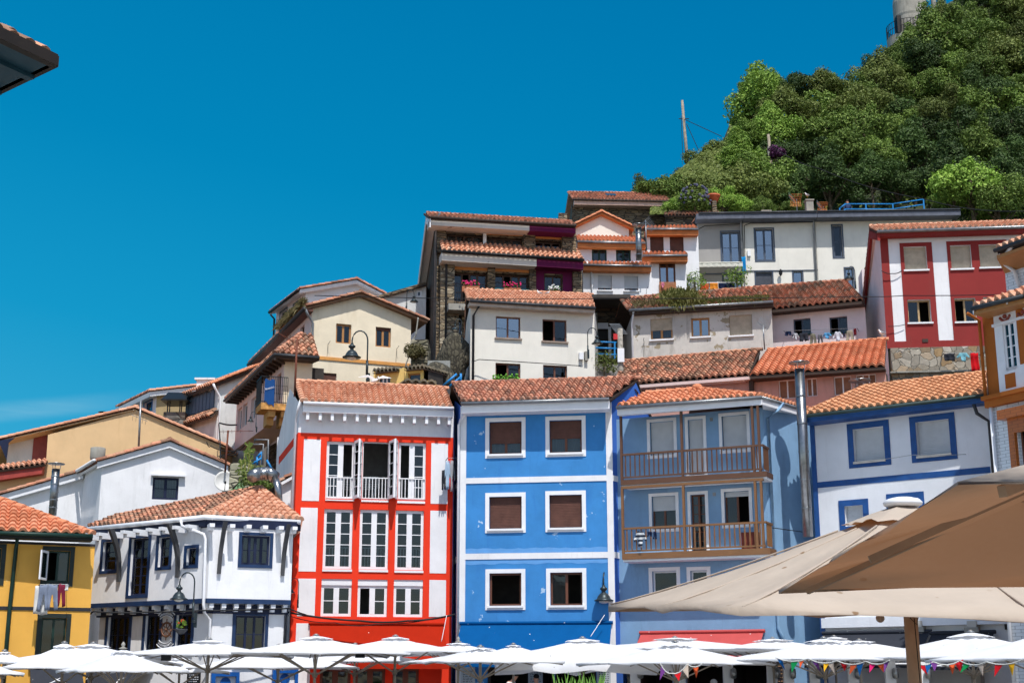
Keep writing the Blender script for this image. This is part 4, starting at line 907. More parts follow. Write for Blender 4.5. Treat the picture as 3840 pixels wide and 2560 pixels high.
nt.links.new(mixc(nt, r_.outputs[0], pv, gm_c), b.inputs['Base Color']); b.inputs['Roughness'].default_value = .95
g = m.build('ground', gm); g['kind'] = 'structure'
# the sheet keeps its own origin at the world origin so the paving limit stays put
off = g.location.copy(); g.data.transform(Matrix.Translation(off)); g.location = (0, 0, 0)
SLATE = stone('slate_rubble', [(118, 100, 78), (150, 128, 98), (92, 84, 74), (164, 146, 118), (110, 92, 72)], 1.9, 3.6, (52, 46, 40), .07)
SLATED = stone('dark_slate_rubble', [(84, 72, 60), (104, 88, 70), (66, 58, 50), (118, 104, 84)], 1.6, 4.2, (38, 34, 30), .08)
CHIP = plaster('chipped_beam_white', C(206, 200, 192), chips=(120, 112, 104), chipamt=.07)
VSLATE = stone('vertical_slate', [(76, 62, 50), (94, 78, 62), (58, 50, 44)], 2.4, .3, (44, 38, 32), .08)
RUBBLE = stone('polygonal_stone', [(150, 140, 124), (190, 182, 166), (128, 120, 108), (170, 140, 100), (200, 194, 182)], 2.6, 1.1, (160, 154, 140), .02, .9)
OCHRE = plaster('ochre_render', C(214, 182, 138), var=.06, stain=(170, 130, 84), amt=.3)
BEIGEW = plaster('weathered_beige', C(170, 148, 110), var=.1, amt=.5, stain=(110, 96, 70))
CREAM = plaster('cream_render', C(226, 213, 188), var=.08, amt=.35, stain=(176, 156, 120), chips=(176, 168, 150), chipamt=-.03)
PINK = plaster('pale_pink_render', C(222, 196, 190), var=.06, amt=.3)
PINKD = plaster('dusty_pink_render', C(196, 152, 140), var=.08, amt=.4, stain=(120, 90, 80))
PINKW = plaster('pinkish_white_render', C(226, 214, 216), amt=.2, streak=.5)
GREYR = plaster('grey_render', C(150, 147, 144), amt=.2)
RUINW = plaster('peeling_white_render', C(196, 191, 184), var=.12, amt=.95, stain=(112, 104, 92), chips=(150, 138, 116), chipamt=.12, streak=1.6)
ORANGE = plain('orange_paint', C(200, 118, 62), .6)
def vb(zb, *ps): return None
# ---- white gabled house behind the corner house
f = fac((384, 1744), (825, 1762), 56); h = House('gabled_house', 'white gabled house with one navy window and a satellite dish at its right eave', f.P(f.w / 2, 3))
ol = pxout(f, [A(1003, 868), X6(1112, 850), X6(2060, 1245)], 2)
zc = ol[-1][1]; c0 = f.P(ol[-1][0], zc); bv = at_z((220, 1826), zc) - c0
h.face(f, ol, WHITE, [sq(X6(820, 1445), D(232, 1478), fr=NAVYD, sur=0, cols=2, rows=2, cur=1, dep=.1, fw=.09)], back=bv, t=.2)
f8 = f; h8 = h
h.part('window_hood', WPAINT, MB().fbox(f, f.q(X6(780, 1430))[0], f.q(X6(1385, 1440))[0], f.q(X6(1080, 1440))[1], f.q(X6(1080, 1412))[1], 0, .22))
gable_roof(h, f, [ol[-1], ol[-2], ol[-3]], bv, T_OLD, ov=.2, side=.2, barge=WPAINT, bh=.26, seed=30)
m = MB(); g0 = c0 + Vector((0, 0, .02)); h.part('gutter', WPAINT, MB().tube([g0 + f.n * .3 - f.u * .32, g0 + bv - f.u * .32], .07), True)
h.done()
# ---- low white wing left of it
f = fac((0, 1846), (225, 1850), 58.5); h = House('white_wing', 'low white lean-to house with sloping tiled edge behind the yellow house roof', f.P(1, 3))
f = Fac(f.P(-4, f.z), f.P(f.w + 1, f.z)); ol = pxout(f, [A(-400, 1330), A(0, 1212), A(830, 975)], 2); h.face(f, ol, WHITE, [], back=(0, 6, 0)); gable_roof(h, f, [ol[-1], ol[-2], ol[-3]], (0, 6, 0), T_OLD, ov=.3, side=.1, barge=WPAINT, bh=.3, seed=33)
h.done()
def flue(name_label, px0, px1, depth, r, cap=True, mat=STEEL):
    a = at(px0, depth); b = at(px1, depth); b.x = a.x; e = empty('chimney_flue', a, name_label, 'flue'); n = 6
    m = MB().tube([a, (a.x, a.y, b.z)], r, 14); m.build('pipe', mat, e, True)
    for k in range(1, n): z = a.z + (b.z - a.z) * k / n; MB().tube([(a.x, a.y, z - .02), (a.x, a.y, z + .02)], r * 1.08, 14).build('joint_band', mat, e)
    if cap:
        for k in range(3): an = k * 2.1; MB().bar((a.x + r * math.cos(an), a.y + r * math.sin(an), b.z - .02), (a.x + 1.2 * r * math.cos(an), a.y + 1.2 * r * math.sin(an), b.z + r * 1.3), .02).build('cap_bracket', mat, e)
        MB().lathe((a.x, a.y, b.z + r * 1.2), [(r * 2.1, 0), (r * 2.1, .03), (.02, r * .55)], 18).build('rain_cap', mat, e, True)
    return e
flue('thin steel flue with flat round cap in front of the low white wing', A(513, 1390), A(530, 935), 55.5, .16)
flue('short chimney pot with wide grey drum cap on the white gabled house roof', A(952, 880), A(955, 820), 59, .13, False, plain('black_pipe', C(40, 40, 42)))
bpy.data.objects[-1] if False else None
e_ = [o for o in COL.objects if o.get('category') == 'flue'][-1]; pz = at(A(955, 800), 59); MB().lathe((e_.location.x, e_.location.y, pz.z - .2), [(.3, 0), (.32, .05), (.32, .5), (.3, .52)], 18).build('drum_cap', CONC, e_, True)
# ---- ochre house
f = fac((170, 1786), (850, 1798), 65); h = House('ochre_house', 'large sandy ochre house with plain gable wall and long tiled verge', f.P(f.w / 2, 3)); f9 = f
pts = [f.q(p) for p in (A(-60, 1030), A(430, 935), A(452, 860), A(470, 600), A(1325, 362), X6(2010, 890))]
ol = [(pts[0][0] - 3, 3), (pts[-1][0], 3)] + pts[::-1] + [(pts[0][0] - 3, pts[0][1] - .2)]
h.face(f, ol, OCHRE, [], back=(0, 7, 0))
fb_ = f.off(-.9); r_ = rect_of(fb_, A(90, 570), A(480, 960)); h.face(fb_, [(r_[0], r_[2] - 1), (r_[1], r_[2] - 1), (r_[1], r_[3] + .3), (r_[0], r_[3] - .4)], plaster('rough_white', C(222, 222, 218), bmp=1.0), [])
r2 = rect_of(f.off(-.85), A(335, 600), A(465, 870)); h.part('red_recess', plain('dark_red_board', C(150, 72, 62)), MB().fbox(f.off(-.85), r2[0], r2[1], r2[2], r2[3], 0, .06))
s0 = f.q(A(-60, 672)); ap = f.q(A(1325, 352)); rt = f.q(X6(2010, 890)); gable_roof(h, f, [(s0[0] - 2, s0[1] - (ap[1] - s0[1]) / (ap[0] - s0[0]) * 2), ap, rt], (0, 7, 0), T_OR, ov=.07, side=.25, seed=36, slabmat=OCHRE, deck=.04)
fo = f.off(.5); a = fo.q(A(-30, 950)); b = fo.q(A(445, 880)); z_ = (a[1] + b[1]) / 2
tile_sheet(f.P(a[0] - 2, a[1] - .3, .75), f.P(b[0], b[1] - .02, .75), f.P(b[0], b[1] + .25, .1), f.P(a[0] - 2, a[1] - .02, .1), T_OR, h.e, seed=37)
h.part('red_fascia', plain('dark_red_board2', C(160, 66, 58)), MB().hexa([f.P(a[0] - 2, a[1] - .85, .6), f.P(b[0] - .1, b[1] - .5, .6), f.P(b[0] - .1, b[1] - .5, .1), f.P(a[0] - 2, a[1] - .85, .1), f.P(a[0] - 2, a[1] - .35, .6), f.P(b[0] - .1, b[1] - .1, .6), f.P(b[0] - .1, b[1] - .1, .1), f.P(a[0] - 2, a[1] - .35, .1)]))
q0 = [f.q(A(0, 670)), f.q(A(160, 640)), f.q(A(100, 690)), f.q(A(80, 860))]; m = MB().prism([f.P(*q0[0], .3), f.P(*q0[1], .3), f.P(*q0[2], .3), f.P(*q0[3], .3)], f.n * .05); h.part('navy_shutter', NAVYD, m)
h.part('chimney_pot', BLACKM, MB().tube([at(A(1000, 420), 67), at(A(1000, 385), 67)], .12).tube([at(A(1000, 380), 67), at(A(1000, 376), 67)], .2))
h.done()
# ---- beige house further back
f = fac((591, 1475), (770, 1474), 76); h = House('beige_house', 'weathered beige house with blue framed side window on the left skyline', f.P(1, 5))
zc = f.q((591, 1468))[1]; c0 = f.P(0, zc); bv = at_z((470, 1526), zc) - c0
h.face(f, pxout(f, [(589, 1466), (780, 1436)], 4), BEIGEW, [], back=None); cb = c0 + bv; sf = Fac(cb, c0)
h.face(sf, outl(sf, 4, zc), PINKW, [sq(X6(668, 150), X6(788, 330), fr=BLUEF, sur=.12, surm=BLUEF, cols=1)], back=None)
h.part('back_wall', BEIGEW, MB().add([f.P(f.w, 4), f.P(f.w, 4) + bv, f.P(0, 4) + bv, f.P(f.w, zc), f.P(f.w, zc) + bv, f.P(0, zc) + bv], [(0, 1, 4, 3), (1, 2, 5, 4)]))
a = f.P(-.35, zc - .02, .35); b = f.P(f.w + 1.5, f.q((780, 1436))[1] + .0, .35); bb = bv * 1.08
tile_sheet(a + bb, a, b, b + bb, T_DRED, h.e, seed=40, slabmat=WPAINT, slab=.25); ridge(a, b, T_OR, h.e, name='verge_tiles')
h.done()
# stone barbecue chimney with metal hood
a = at(X6(985, 620), 71); b = at(X6(1385, 300), 71); e = empty('stone_chimney', a, 'rubble stone chimney block under a black metal plate beside the beige house', 'chimney')
MB().box((a.x, a.y, a.z - 2), (b.x, a.y + 1.2, b.z)).build('stack', stone('chimney_stone', [(120, 118, 112), (150, 146, 136), (104, 102, 98), (140, 120, 100)], 1.3, 1.2, (70, 70, 66), .06), e)
MB().box((a.x - .1, a.y - .4, b.z + .55), (b.x + .15, a.y + 1.4, b.z + .62)).prism([(a.x - .05, a.y - .4, b.z + .62), (b.x + .1, a.y - .4, b.z + .62), (b.x + .1, a.y + .5, b.z + 1.15), (a.x + .05, a.y + .5, b.z + 1.15)], (0, .06, .0)).build('metal_hood', BLACKM, e)
for t in (.15, .25, .72, .8): MB().bar((a.x + (b.x - a.x) * t, a.y + .1, b.z - .02), (a.x + (b.x - a.x) * t, a.y + .1, b.z + .6), .05).build('hood_post', BLACKM, e)
# ---- grey house with boarded gallery
f = fac((822, 1440), (965, 1438), 69); h = House('gallery_house', 'peeling grey white house with a gallery of weathered blue grey boards', f.P(1, 4))
zc = f.q((822, 1440))[1]; c0 = f.P(0, zc); bv = at_z((700, 1485), zc) - c0; RGW = plaster('streaked_grey_white', C(206, 207, 205), var=.1, amt=.9, stain=(118, 118, 112), streak=1.2)
h.face(f, pxout(f, [(820, 1438), (985, 1372)], 4), RGW, [], back=(0, 7, 0)); cb = c0 + bv; sf = Fac(cb, c0)
h.face(sf, outl(sf, 4, zc), RGW, [])
r_ = rect_of(sf, D(372, 190), D(735, 265)); m = MB(); zb_ = sf.q(D(380, 385))[1]; zt_ = zc - .15; k = 16
for i in range(k): s0 = .12 + (sf.w - .5) * i / k; m.fbox(sf, s0, s0 + (sf.w - .5) / k - .03, zb_, zt_ - random.uniform(0, .2), .03, .08 + .02 * (i % 2))
h.part('gallery_boards', wood('blue_grey_boards', C(74, 88, 108), C(104, 116, 132), .8), m)
a = f.P(-.3, zc - .04, .3); b = f.P(f.q((985, 1372))[0], f.q((985, 1372))[1] + .02, .3); bb = bv * 1.1
tile_sheet(a + bb, a, b, b + bb, T_OR, h.e, seed=42, jit=.015, slab=.15); ridge(a, b, T_NEW, h.e, name='verge_tiles')
za = sf.q(D(750, 318))[1]; a = sf.P(0, za - .3, .5); b = sf.P(sf.w + .1, za - .3, .5); tile_sheet(a, b, sf.P(sf.w + .1, za + .1, .05), sf.P(0, za + .1, .05), T_OLD, h.e, seed=43, jit=.02)
pipe(h, [f.P(-.2, zc - .05, .4), f.P(-.1, zc - .3, .3), f.P(.12, zc - .7, .08), f.P(.12, 4, .08)], .06, WPAINT); 
m = MB(); p_ = at(Cc(530, 1350), 72); m.box((p_.x - .45, p_.y, p_.z - .8), (p_.x + .45, p_.y + .6, p_.z + .1)).box((p_.x - .55, p_.y - .1, p_.z + .1), (p_.x + .55, p_.y + .7, p_.z + .2)); h.part('chimney', WHITE, m)
h.done()
# ---- pink house with balcony
f = fac((1067, 1345), (1172, 1353), 58); h = House('narrow_pink_house', 'narrow pink and cream house jutting over corbels with wrought iron balcony', f.P(1, 6)); f12 = f
zc = f.z; c0 = f.P(0, zc); bv = at_z((888, 1506), zc) - c0; cb = c0 + bv; sf = Fac(cb, c0); zj = sf.q(D(1262, 612))[1]
h.face(sf, outl(sf, zj, zc), PINK, [sq(D(1018, 300), D(1060, 545), cols=1, sur=0), sq(D(1085, 245), D(1132, 490), cols=1), sq(D(1195, 165), D(1245, 400), cols=1), sq(Cc(1275, 1375), Cc(1320, 1545), cols=1), sq(Cc(1378, 1280), Cc(1415, 1560), cols=1, fr=BROWNF)])
h.face(f, outl(f, zj, zc), CREAM, [])
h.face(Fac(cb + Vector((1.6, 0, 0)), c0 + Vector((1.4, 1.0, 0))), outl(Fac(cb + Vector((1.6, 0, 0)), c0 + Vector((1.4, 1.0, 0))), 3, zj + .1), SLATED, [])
h.face(f.off(-1.0), [(.9, 3), (f.w + 1.2, 3), (f.w + 1.2, zj + .2), (.9, zj + .2)], WHITEW, [])
h.part('floor_slab', PINK, MB().add([cb + Vector((0, 0, zj - zc)), c0 + Vector((0, 0, zj - zc)), f.P(f.w, zj), f.P(f.w, zj) + bv], [(0, 1, 2, 3)]))
E0 = f.P(-.55, zc + .05, .7); E1 = f.P(f.w + .15, zc + .05, .7); E2 = E0 + bv * 1.06; zr = 1.35
Rg0 = f.P(.85, zc + .05 + zr, -.9); Rg1 = f.P(f.w + .15, zc + .05 + zr, -.9)
tile_sheet(E0, E1, Rg1, Rg0, T_OLD, h.e, seed=45, jit=.015, caps=[(E0, Rg0)]); tile_sheet(E2, E0, Rg0, Rg0 + bv * .95, T_OLD, h.e, seed=46, slab=.0)
dzs = Vector((0, 0, .12)); m = MB().prism([E0 - dzs, E1 - dzs, f.P(f.w, zc - .05), f.P(0, zc - .05), cb - Vector((0, 0, .05)), E2 - dzs], (0, 0, -.07)); h.part('soffit', DARKW, m)
m = MB(); n = 17
for i in range(n): t = i / n; pa = E0.lerp(E2, t); m.bar(pa - Vector((0, 0, .24)), c0.lerp(cb, t) - Vector((0, 0, .2)), .08, .1)
h.part('rafters', DARKW, m); h.part('gutter', DGREY, MB().tube([E1 - dzs * .5 + f.n * .05, E0 - dzs * .5 + f.n * .05, E2 - dzs * .5 - Vector((.05, 0, 0))], .07), True)
# balcony
bz = f.q(Cc(1500, 1560) if False else D(1560, 262))[1]; s0 = -1.05; s1 = f.q(D(1650, 300))[0]; m = MB(); m.fbox(f, s0, s1, bz - .28, bz, -.6, .75); bs_ = h.part('balcony_slab', plain('peeling_ochre', C(196, 146, 84), .9, var=.3, scale=6), m)
m = MB()
for i in range(4):
    s_ = -.7 + .55 * i; m.fbox(f, s_, s_ + .3, bz - .55, bz - .285, -.6, .6)
    m.fbox(f, s_, s_ + .3, bz - .85, bz - .55, -.6, .2)
SPLIT['balcony_corbel'] = 2; h.part('balcony_corbel', plain('ochre_corbel', C(190, 150, 92), .9), m)
m = MB(); zt_ = bz + 1.15
for a_, b_ in ((f.P(s0, 0, .72), f.P(s1 - .1, 0, .72)), (f.P(s0, 0, -.6), f.P(s0, 0, .72))):
    for z_ in (bz + .05, zt_): m.bar(a_ + Vector((0, 0, z_)), b_ + Vector((0, 0, z_)), .03)
    k = 14
    for i in range(k + 1):
        p_ = a_.lerp(b_, i / k); m.bar(p_ + Vector((0, 0, bz)), p_ + Vector((0, 0, zt_)), .018)
        if i < k: c_ = a_.lerp(b_, (i + .5) / k) + Vector((0, 0, bz + .6)); t_ = (b_ - a_).normalized(); m.tube([c_ + t_ * .05 * math.cos(q * .9) + Vector((0, 0, .2 * math.sin(q * .9))) for q in range(8)], .008, 4)
h.part('iron_railing', BLACKM, m)
h.done()
bn = empty('banner', f.P(s0, bz + .6, .0), 'blue banner with white lettering tied to the iron balcony railing', 'banner')
fbn = Fac(f.P(s0 - .04, 0, -.5), f.P(s0 - .02, 0, .5)); fbn = Fac(f.P(s0 + .12, 0, .78), f.P(s0 + .54, 0, .78)); m = MB(); k = 10
m.add([fbn.P(.42 * i / k, z_ + .04 * math.sin(i), .015 * math.sin(i * 1.4)) for i in range(k + 1) for z_ in (bz + .05 - .02 * i, bz + 1.0 - .0 * i)], [(2 * i, 2 * i + 2, 2 * i + 3, 2 * i + 1) for i in range(k)]); m.build('cloth', clothmat('banner_blue', C(34, 76, 132)), bn, True)
text('BLANCO', fbn, .21, bz + .62, .03, .1, WPAINT, bn, tilt=R(18)); text('Y NEGRO', fbn, .38, bz + .36, .03, .17, WPAINT, bn, tilt=R(18)) if False else None
# ---- cream gable house
f = fac((1162, 1339), (1535, 1370), 64); h = House('cream_house', 'large cream gabled house with orange floor band and two small brown windows', f.P(f.w / 2, 6)); f13 = f
pL = f.q((1170, 1152)); pA = f.q((1347, 1108)); pR = f.q((1570, 1200)); sR_ = f.q((1540, 1300))[0]
c0 = f.P(pL[0], pL[1]); bv = at_z((955, 1363), pL[1]) - c0
h.face(f, [(pL[0], 4), (sR_, 4), (sR_, pR[1] + .12), pA, pL], CREAM, [sq(X7(103, 678), X7(297, 952), cols=2, fr=OAKF, dep=.12, top=.0, sh=.16, shm=BROWNS, fw=.08), sq((1261, 1212), (1316, 1290), cols=2, fr=OAKF, dep=.12, fw=.08), sq(G(335, -10), G(475, 78), cols=1, sh=.97, shm=BROWNS, dep=.1)])
cb = c0 + bv; sf = Fac(cb, c0); h.face(sf, outl(sf, 4, pL[1]), PINK, [sq(Cc(1650, 720), Cc(1690, 945), cols=1, fr=BROWNF), sq(Cc(1405, 950), Cc(1435, 1040), cols=1, fr=BROWNF)])
h.part('orange_band', plain('ochre_band', C(214, 152, 84), .8), MB().fbox(f, pL[0], sR_, f.q(X7(0, 1160))[1] , f.q(X7(0, 1118))[1], 0, .05))
rb = f.P(pR[0], 0) ; gable_roof(h, f, [pL, pA, pR], bv, T_OLD, ov=.32, side=.4, barge=plain('brown_barge', C(128, 96, 72), .8), bh=.1, seed=48, jit=.012)
E_ = c0 - Vector((.35, 0, 0)); h.part('gutter', DGREY, MB().tube([f.P(pL[0] - .45, pL[1] - .2, .4), f.P(pL[0] - .45, pL[1] - .2, .4) + bv], .09), True)
h.part('eaves', plain('dark_brown_soffit', C(96, 62, 52)), MB().prism([f.P(pL[0] - .45, pL[1] - .25, .3), f.P(pL[0], pL[1] - .3, .3), f.P(pL[0], pL[1] - .3, .3) + bv, f.P(pL[0] - .45, pL[1] - .25, .3) + bv], (0, 0, .12)))
pipe(h, [f.P(pL[0] - .4, pL[1] - .2, .35), f.P(pL[0] - .2, pL[1] - .5, .2), f.P(pL[0] + .06, pL[1] - .8, .07), f.P(pL[0] + .06, 5, .07)], .06, ZINC); h.done()
# ---- white house on the skyline
f = fac((1145, 1110), (1450, 1128), 77); h = House('skyline_white_house', 'white gabled house peeking above the cream house on the skyline', f.P(f.w / 2, 8))
pL = f.q((1147, 1090)); pA = f.q((1335, 1058)); pR = f.q((1448, 1116)); c0 = f.P(*pL); bv = at_z((1036, 1173), pL[1]) - c0
h.face(f, [(pL[0], 6), (pR[0], 6), pR, pA, pL], WHITE, [], back=None); cb = c0 + bv; sf = Fac(cb, c0)
h.face(sf, outl(sf, 6, pL[1]), PINKW, [sq(Cc(1415, 548), Cc(1487, 680), fr=GREYF, sur=.1, surm=GREYF, cols=1), sq(Cc(1572, 455), Cc(1645, 530), fr=GREYF, sur=.1, surm=GREYF, cols=1)])
h.part('back_wall', WHITE, MB().add([f.P(pR[0], 6), f.P(pR[0], 6) + bv, f.P(pR[0], pR[1]) + bv, f.P(pR[0], pR[1]), cb + Vector((0, 0, 6 - cb.z)), cb], [(0, 1, 2, 3), (1, 4, 5, 2)]))
gable_roof(h, f, [pL, pA, pR], bv, T_DRED, ov=.4, side=.4, barge=WPAINT, bh=.2, seed=50); h.part('gutter', BLACKM, MB().tube([f.P(pL[0] - .45, pL[1] - .1, .4), f.P(pL[0] - .45, pL[1] - .1, .4) + bv], .09), True)
pipe(h, [cb - Vector((.35, 0, .1)), cb - Vector((.1, .05, .4)), cb - Vector((.05, .06, 6))], .06, BLACKM); h.done()
# ---- grey wall house
f = fac((1430, 1135), (1600, 1133), 73); h = House('slate_roofed_house', 'grey white house with slate lean-to roof and one tiny window beside the stone house', f.P(1, 8))
h.face(f, pxout(f, [X7(150, 315), X7(760, 142)], 6), RGW, [sq(X7(632, 202), X7(700, 290), fr=WPAINT, cols=1, dep=.05, fw=.09)], back=(0, 5, 0)); o_ = outl(f, 0, 1)
a = f.q(X7(150, 300)); b = f.q(X7(760, 128)); h.part('slate_roof', SLATE, MB().hexa([f.P(a[0], a[1] - .1, .3), f.P(b[0], b[1] - .1, .3), f.P(b[0], b[1] - .1, -5), f.P(a[0], a[1] - .1, -5), f.P(a[0], a[1] + .06, .3), f.P(b[0], b[1] + .06, .3), f.P(b[0], b[1] + .06, -5), f.P(a[0], a[1] + .06, -5)])); h.done()
# ---- tall stone house
f = fac(K(205, 200), K(1380, 262), 70); h = House('stone_house', 'tall slate stone house with wooden galleries, plum painted right end and tiled canopy', f.P(f.w / 2, 8)); f16 = f
s0 = f.q(K(195, 600))[0]; s1 = f.q(K(1385, 300))[0]; zt = f.q(K(205, 150))[1]; PLUM = plaster('plum_paint', C(96, 24, 68), amt=.2); WOODP = wood('varnished_panel', C(196, 124, 60), C(220, 150, 80), .5); BW2 = wood('dark_brown_window', C(66, 40, 28), C(88, 54, 36))
sA = f.q(K(340, 600))[0]
gw_ = dict(fr=BW2, fw=.08, dep=.3)
h.face(f, [(s0, 5), (s1, 5), (s1, zt), (s0, zt)], SLATE, [
    sq(K(285, 260), K(592, 372), cols=4, rows=2, cur=2, **gw_), sq(K(622, 288), K(930, 395), cols=4, rows=2, cur=1, **gw_), sq(K(1037, 318), K(1262, 420), cols=3, rows=2, **gw_),
    sq(K(340, 585), K(630, 850), cols=4, rows=3, opencol=1, **gw_), sq(K(693, 600), K(985, 790), cols=4, rows=3, opencol=1, **gw_), sq(K(1117, 615), K(1270, 790), cols=2, fr=BW2, dep=.2),
    sq(K(358, 950), K(412, 1260), cols=1, rows=4, fr=BW2)])
m = MB()
for tl, br in ((K(285, 196), K(592, 259)), (K(622, 222), K(930, 287)), (K(1037, 250), K(1262, 317)), (K(342, 510), K(630, 584)), (K(695, 526), K(985, 599))):
    r_ = rect_of(f, tl, br); m.fbox(f, r_[0], r_[1], r_[2], r_[3], 0, .04)
h.part('wood_panel', WOODP, m)
r_ = rect_of(f, K(594, 210), K(620, 360)); h.part('white_post', WPAINT, MB().fbox(f, r_[0], r_[1], r_[2], r_[3], 0, .1))
r_ = rect_of(f, K(1042, 480), K(1352, 614)); m = MB(); m.fbox(f, r_[0], r_[1], r_[2], r_[3], 0, .03); r2 = rect_of(f, K(1042, 614), K(1115, 800)); m.fbox(f, r2[0], r2[1], r2[2] - 1, r_[2], 0, .03); r2 = rect_of(f, K(1272, 614), K(1352, 800)); m.fbox(f, r2[0], r_[1], r2[2] - 1, r_[2], 0, .03); SPLIT['plum_panel'] = 1; h.part('plum_panel', PLUM, m)
cpl = f.q(K(1045, 500))[0]; cpt = f.q(K(990, 200))[0]
# eaves beams
fo = f.off(.9); q1 = eave_roof(h, f, K(100, 120) if False else K(140, 118), K(1385, 190), K(1385, 165), K(88, 80), 1.1, T_DRED, slope=24, gutter=DARKW, seed=52, caps='')
E0, E1 = q1['E0'], q1['E1']; bk = q1['bk']; u = (E1 - E0).normalized(); tp = (cpt - s0) / (s1 - s0); Lw = (E1 - E0).length
bpy.data.objects.remove(q1['obj'], do_unlink=True); rn = 1.7; Rg0 = E0 + bk * rn + Vector((0, 0, rn * math.tan(R(24)))); Rg1 = E1 + bk * rn + Vector((0, 0, rn * math.tan(R(24))))
tile_sheet(E0, E1, Rg1, Rg0, T_DRED, h.e, seed=52, caps=[(Rg0, Rg1)])
bvv = Vector((bvec(Rg0, K(20, 0)[0], 7.5).x, 7.5, -3.2)); tile_sheet(Rg1 + Vector((0, 7.5, -3.2)), Rg0 + bvv, Rg0, Rg1, T_DRED, h.e, seed=53, slabmat=WPAINT, slab=.2)
def beam(h, a, b, hh, dd, bk, mat, nm='eaves_beam'):
    z = Vector((0, 0, -hh)); t = Vector((0, 0, -.08)); bb = bk * dd; h.part(nm, mat, MB().hexa([a + z + t, b + z + t, b + z + t + bb, a + z + t + bb, a + t, b + t, b + t + bb, a + t + bb]))
M_ = E0.lerp(E1, .68); beam(h, E0 + bk * .1, M_ + bk * .1, .36, .95, bk, CHIP); beam(h, M_ + bk * .1, E1 + bk * .1, .36, .95, bk, PLUM)
CHIP0 = 0
# gable side: white verge board and dark vertical slate wall
c0 = f.P(s0, zt); bs = bvec(c0, K(92, 0)[0], 7); sf = Fac(c0 + bs, c0); h.face(sf, [(0, 5), (sf.w, 5), (sf.w, zt + .1), (sf.w * .8, zt + .6), (0, zt - 2.2)], VSLATE, [])
a, b = Rg0 + Vector((-.02, 0, -.15)), Rg0 + bvv + Vector((-.02, 0, -.15)); ov_ = Vector((.9, 0, -.02)); h.part('verge_soffit', WPAINT, MB().prism([a, b, b + ov_, a + ov_], (0, 0, -.12))); h.part('verge_board', WPAINT, MB().prism([a, b, b + Vector((0, 0, -.4)), a + Vector((0, 0, -.4))], (.06, 0, 0)))
h.part('verge_board', WPAINT, MB().prism([E0 + Vector((0, 0, -.1)), Rg0 + Vector((0, 0, -.1)), Rg0 + Vector((0, 0, -.6)), E0 + Vector((0, 0, -.6))], (.06, 0, 0)))
h.part('back_wall', SLATE, MB().add([c0 + bs, f.P(s1, zt) + Vector((0, 7, 0)), f.P(s1, 5) + Vector((0, 7, 0)), c0 + bs + Vector((0, 0, 5 - zt)), f.P(s1, zt), f.P(s1, 5)], [(0, 1, 2, 3), (1, 4, 5, 2)]))
# canopy roof between storeys
q2 = eave_roof(h, f, K(245, 405), K(1452, 482), K(1408, 405), K(222, 332), 1.15, T_OR, slope=39, gutter=BLACKM, seed=54, caps='', pitch=.27)
E0, E1 = q2['E0'], q2['E1']; bk = q2['bk']; M_ = E0.lerp(E1, .665); beam(h, E0 + bk * .1, M_ + bk * .1, .44, .95, bk, CHIP); beam(h, M_ + bk * .1, E1 + bk * .1, .44, .95, bk, PLUM)
# stone pillar on the left and balcony slab
r_ = rect_of(f, K(232, 500), K(338, 1330)); m = MB().fbox(f, r_[0] - .02, r_[1], 5, r_[3], 0, .35); m.fbox(f, r_[1] + .0, r_[1] + .25, 5, f.q(K(340, 930))[1], 0, .3); h.part('stone_pillar', stone('pale_slate', [(168, 150, 120), (196, 184, 160), (140, 122, 96), (120, 110, 96)], 1.9, 4.2, (70, 62, 50), .06), m)
m = MB(); 
for tl, br in ((K(630, 515), K(692, 800)), (K(985, 540), K(1040, 800)), (K(1353, 560), K(1432, 800)), (K(935, 235), K(1035, 400)), (K(1263, 262), K(1382, 420)), (K(200, 190), K(275, 360))): r_ = rect_of(f, tl, br); m.fbox(f, r_[0], r_[1], r_[2] - .5, r_[3], 0, .22)
h.part('stone_pillar', SLATE, m); r_ = rect_of(f.off(1.1), K(300, 855), K(440, 915)); h.part('balcony_slab', CONC, MB().fbox(f, r_[0], r_[1] + .8, r_[2], r_[3], 0, 1.1))
railing(h, f, r_[0] + .3, r_[1] + .8, r_[3], r_[3] + 1.0, 1.05, BLACKM, 12, .01)
pipe(h, [f.P(s0 + .05, zt + .1, .9), f.P(s0 - .05, zt - .5, .15), f.P(s0 - .05, 5, .15)], .07, ZINC); pipe(h, [f.P(f.q(K(300, 430))[0], f.q(K(300, 425))[1], 1.0), f.P(f.q(K(275, 500))[0], f.q(K(275, 500))[1], .4), f.P(f.q(K(272, 1300))[0], 6, .4)], .06, DGREY)
h.part('chimney', SLATE, MB().box((at(K(1238, 160), 72).x, 72, at(K(1238, 160), 72).z - 1), (at(K(1310, 160), 72).x, 73, at(K(1238, 88), 72).z)))
h.done()
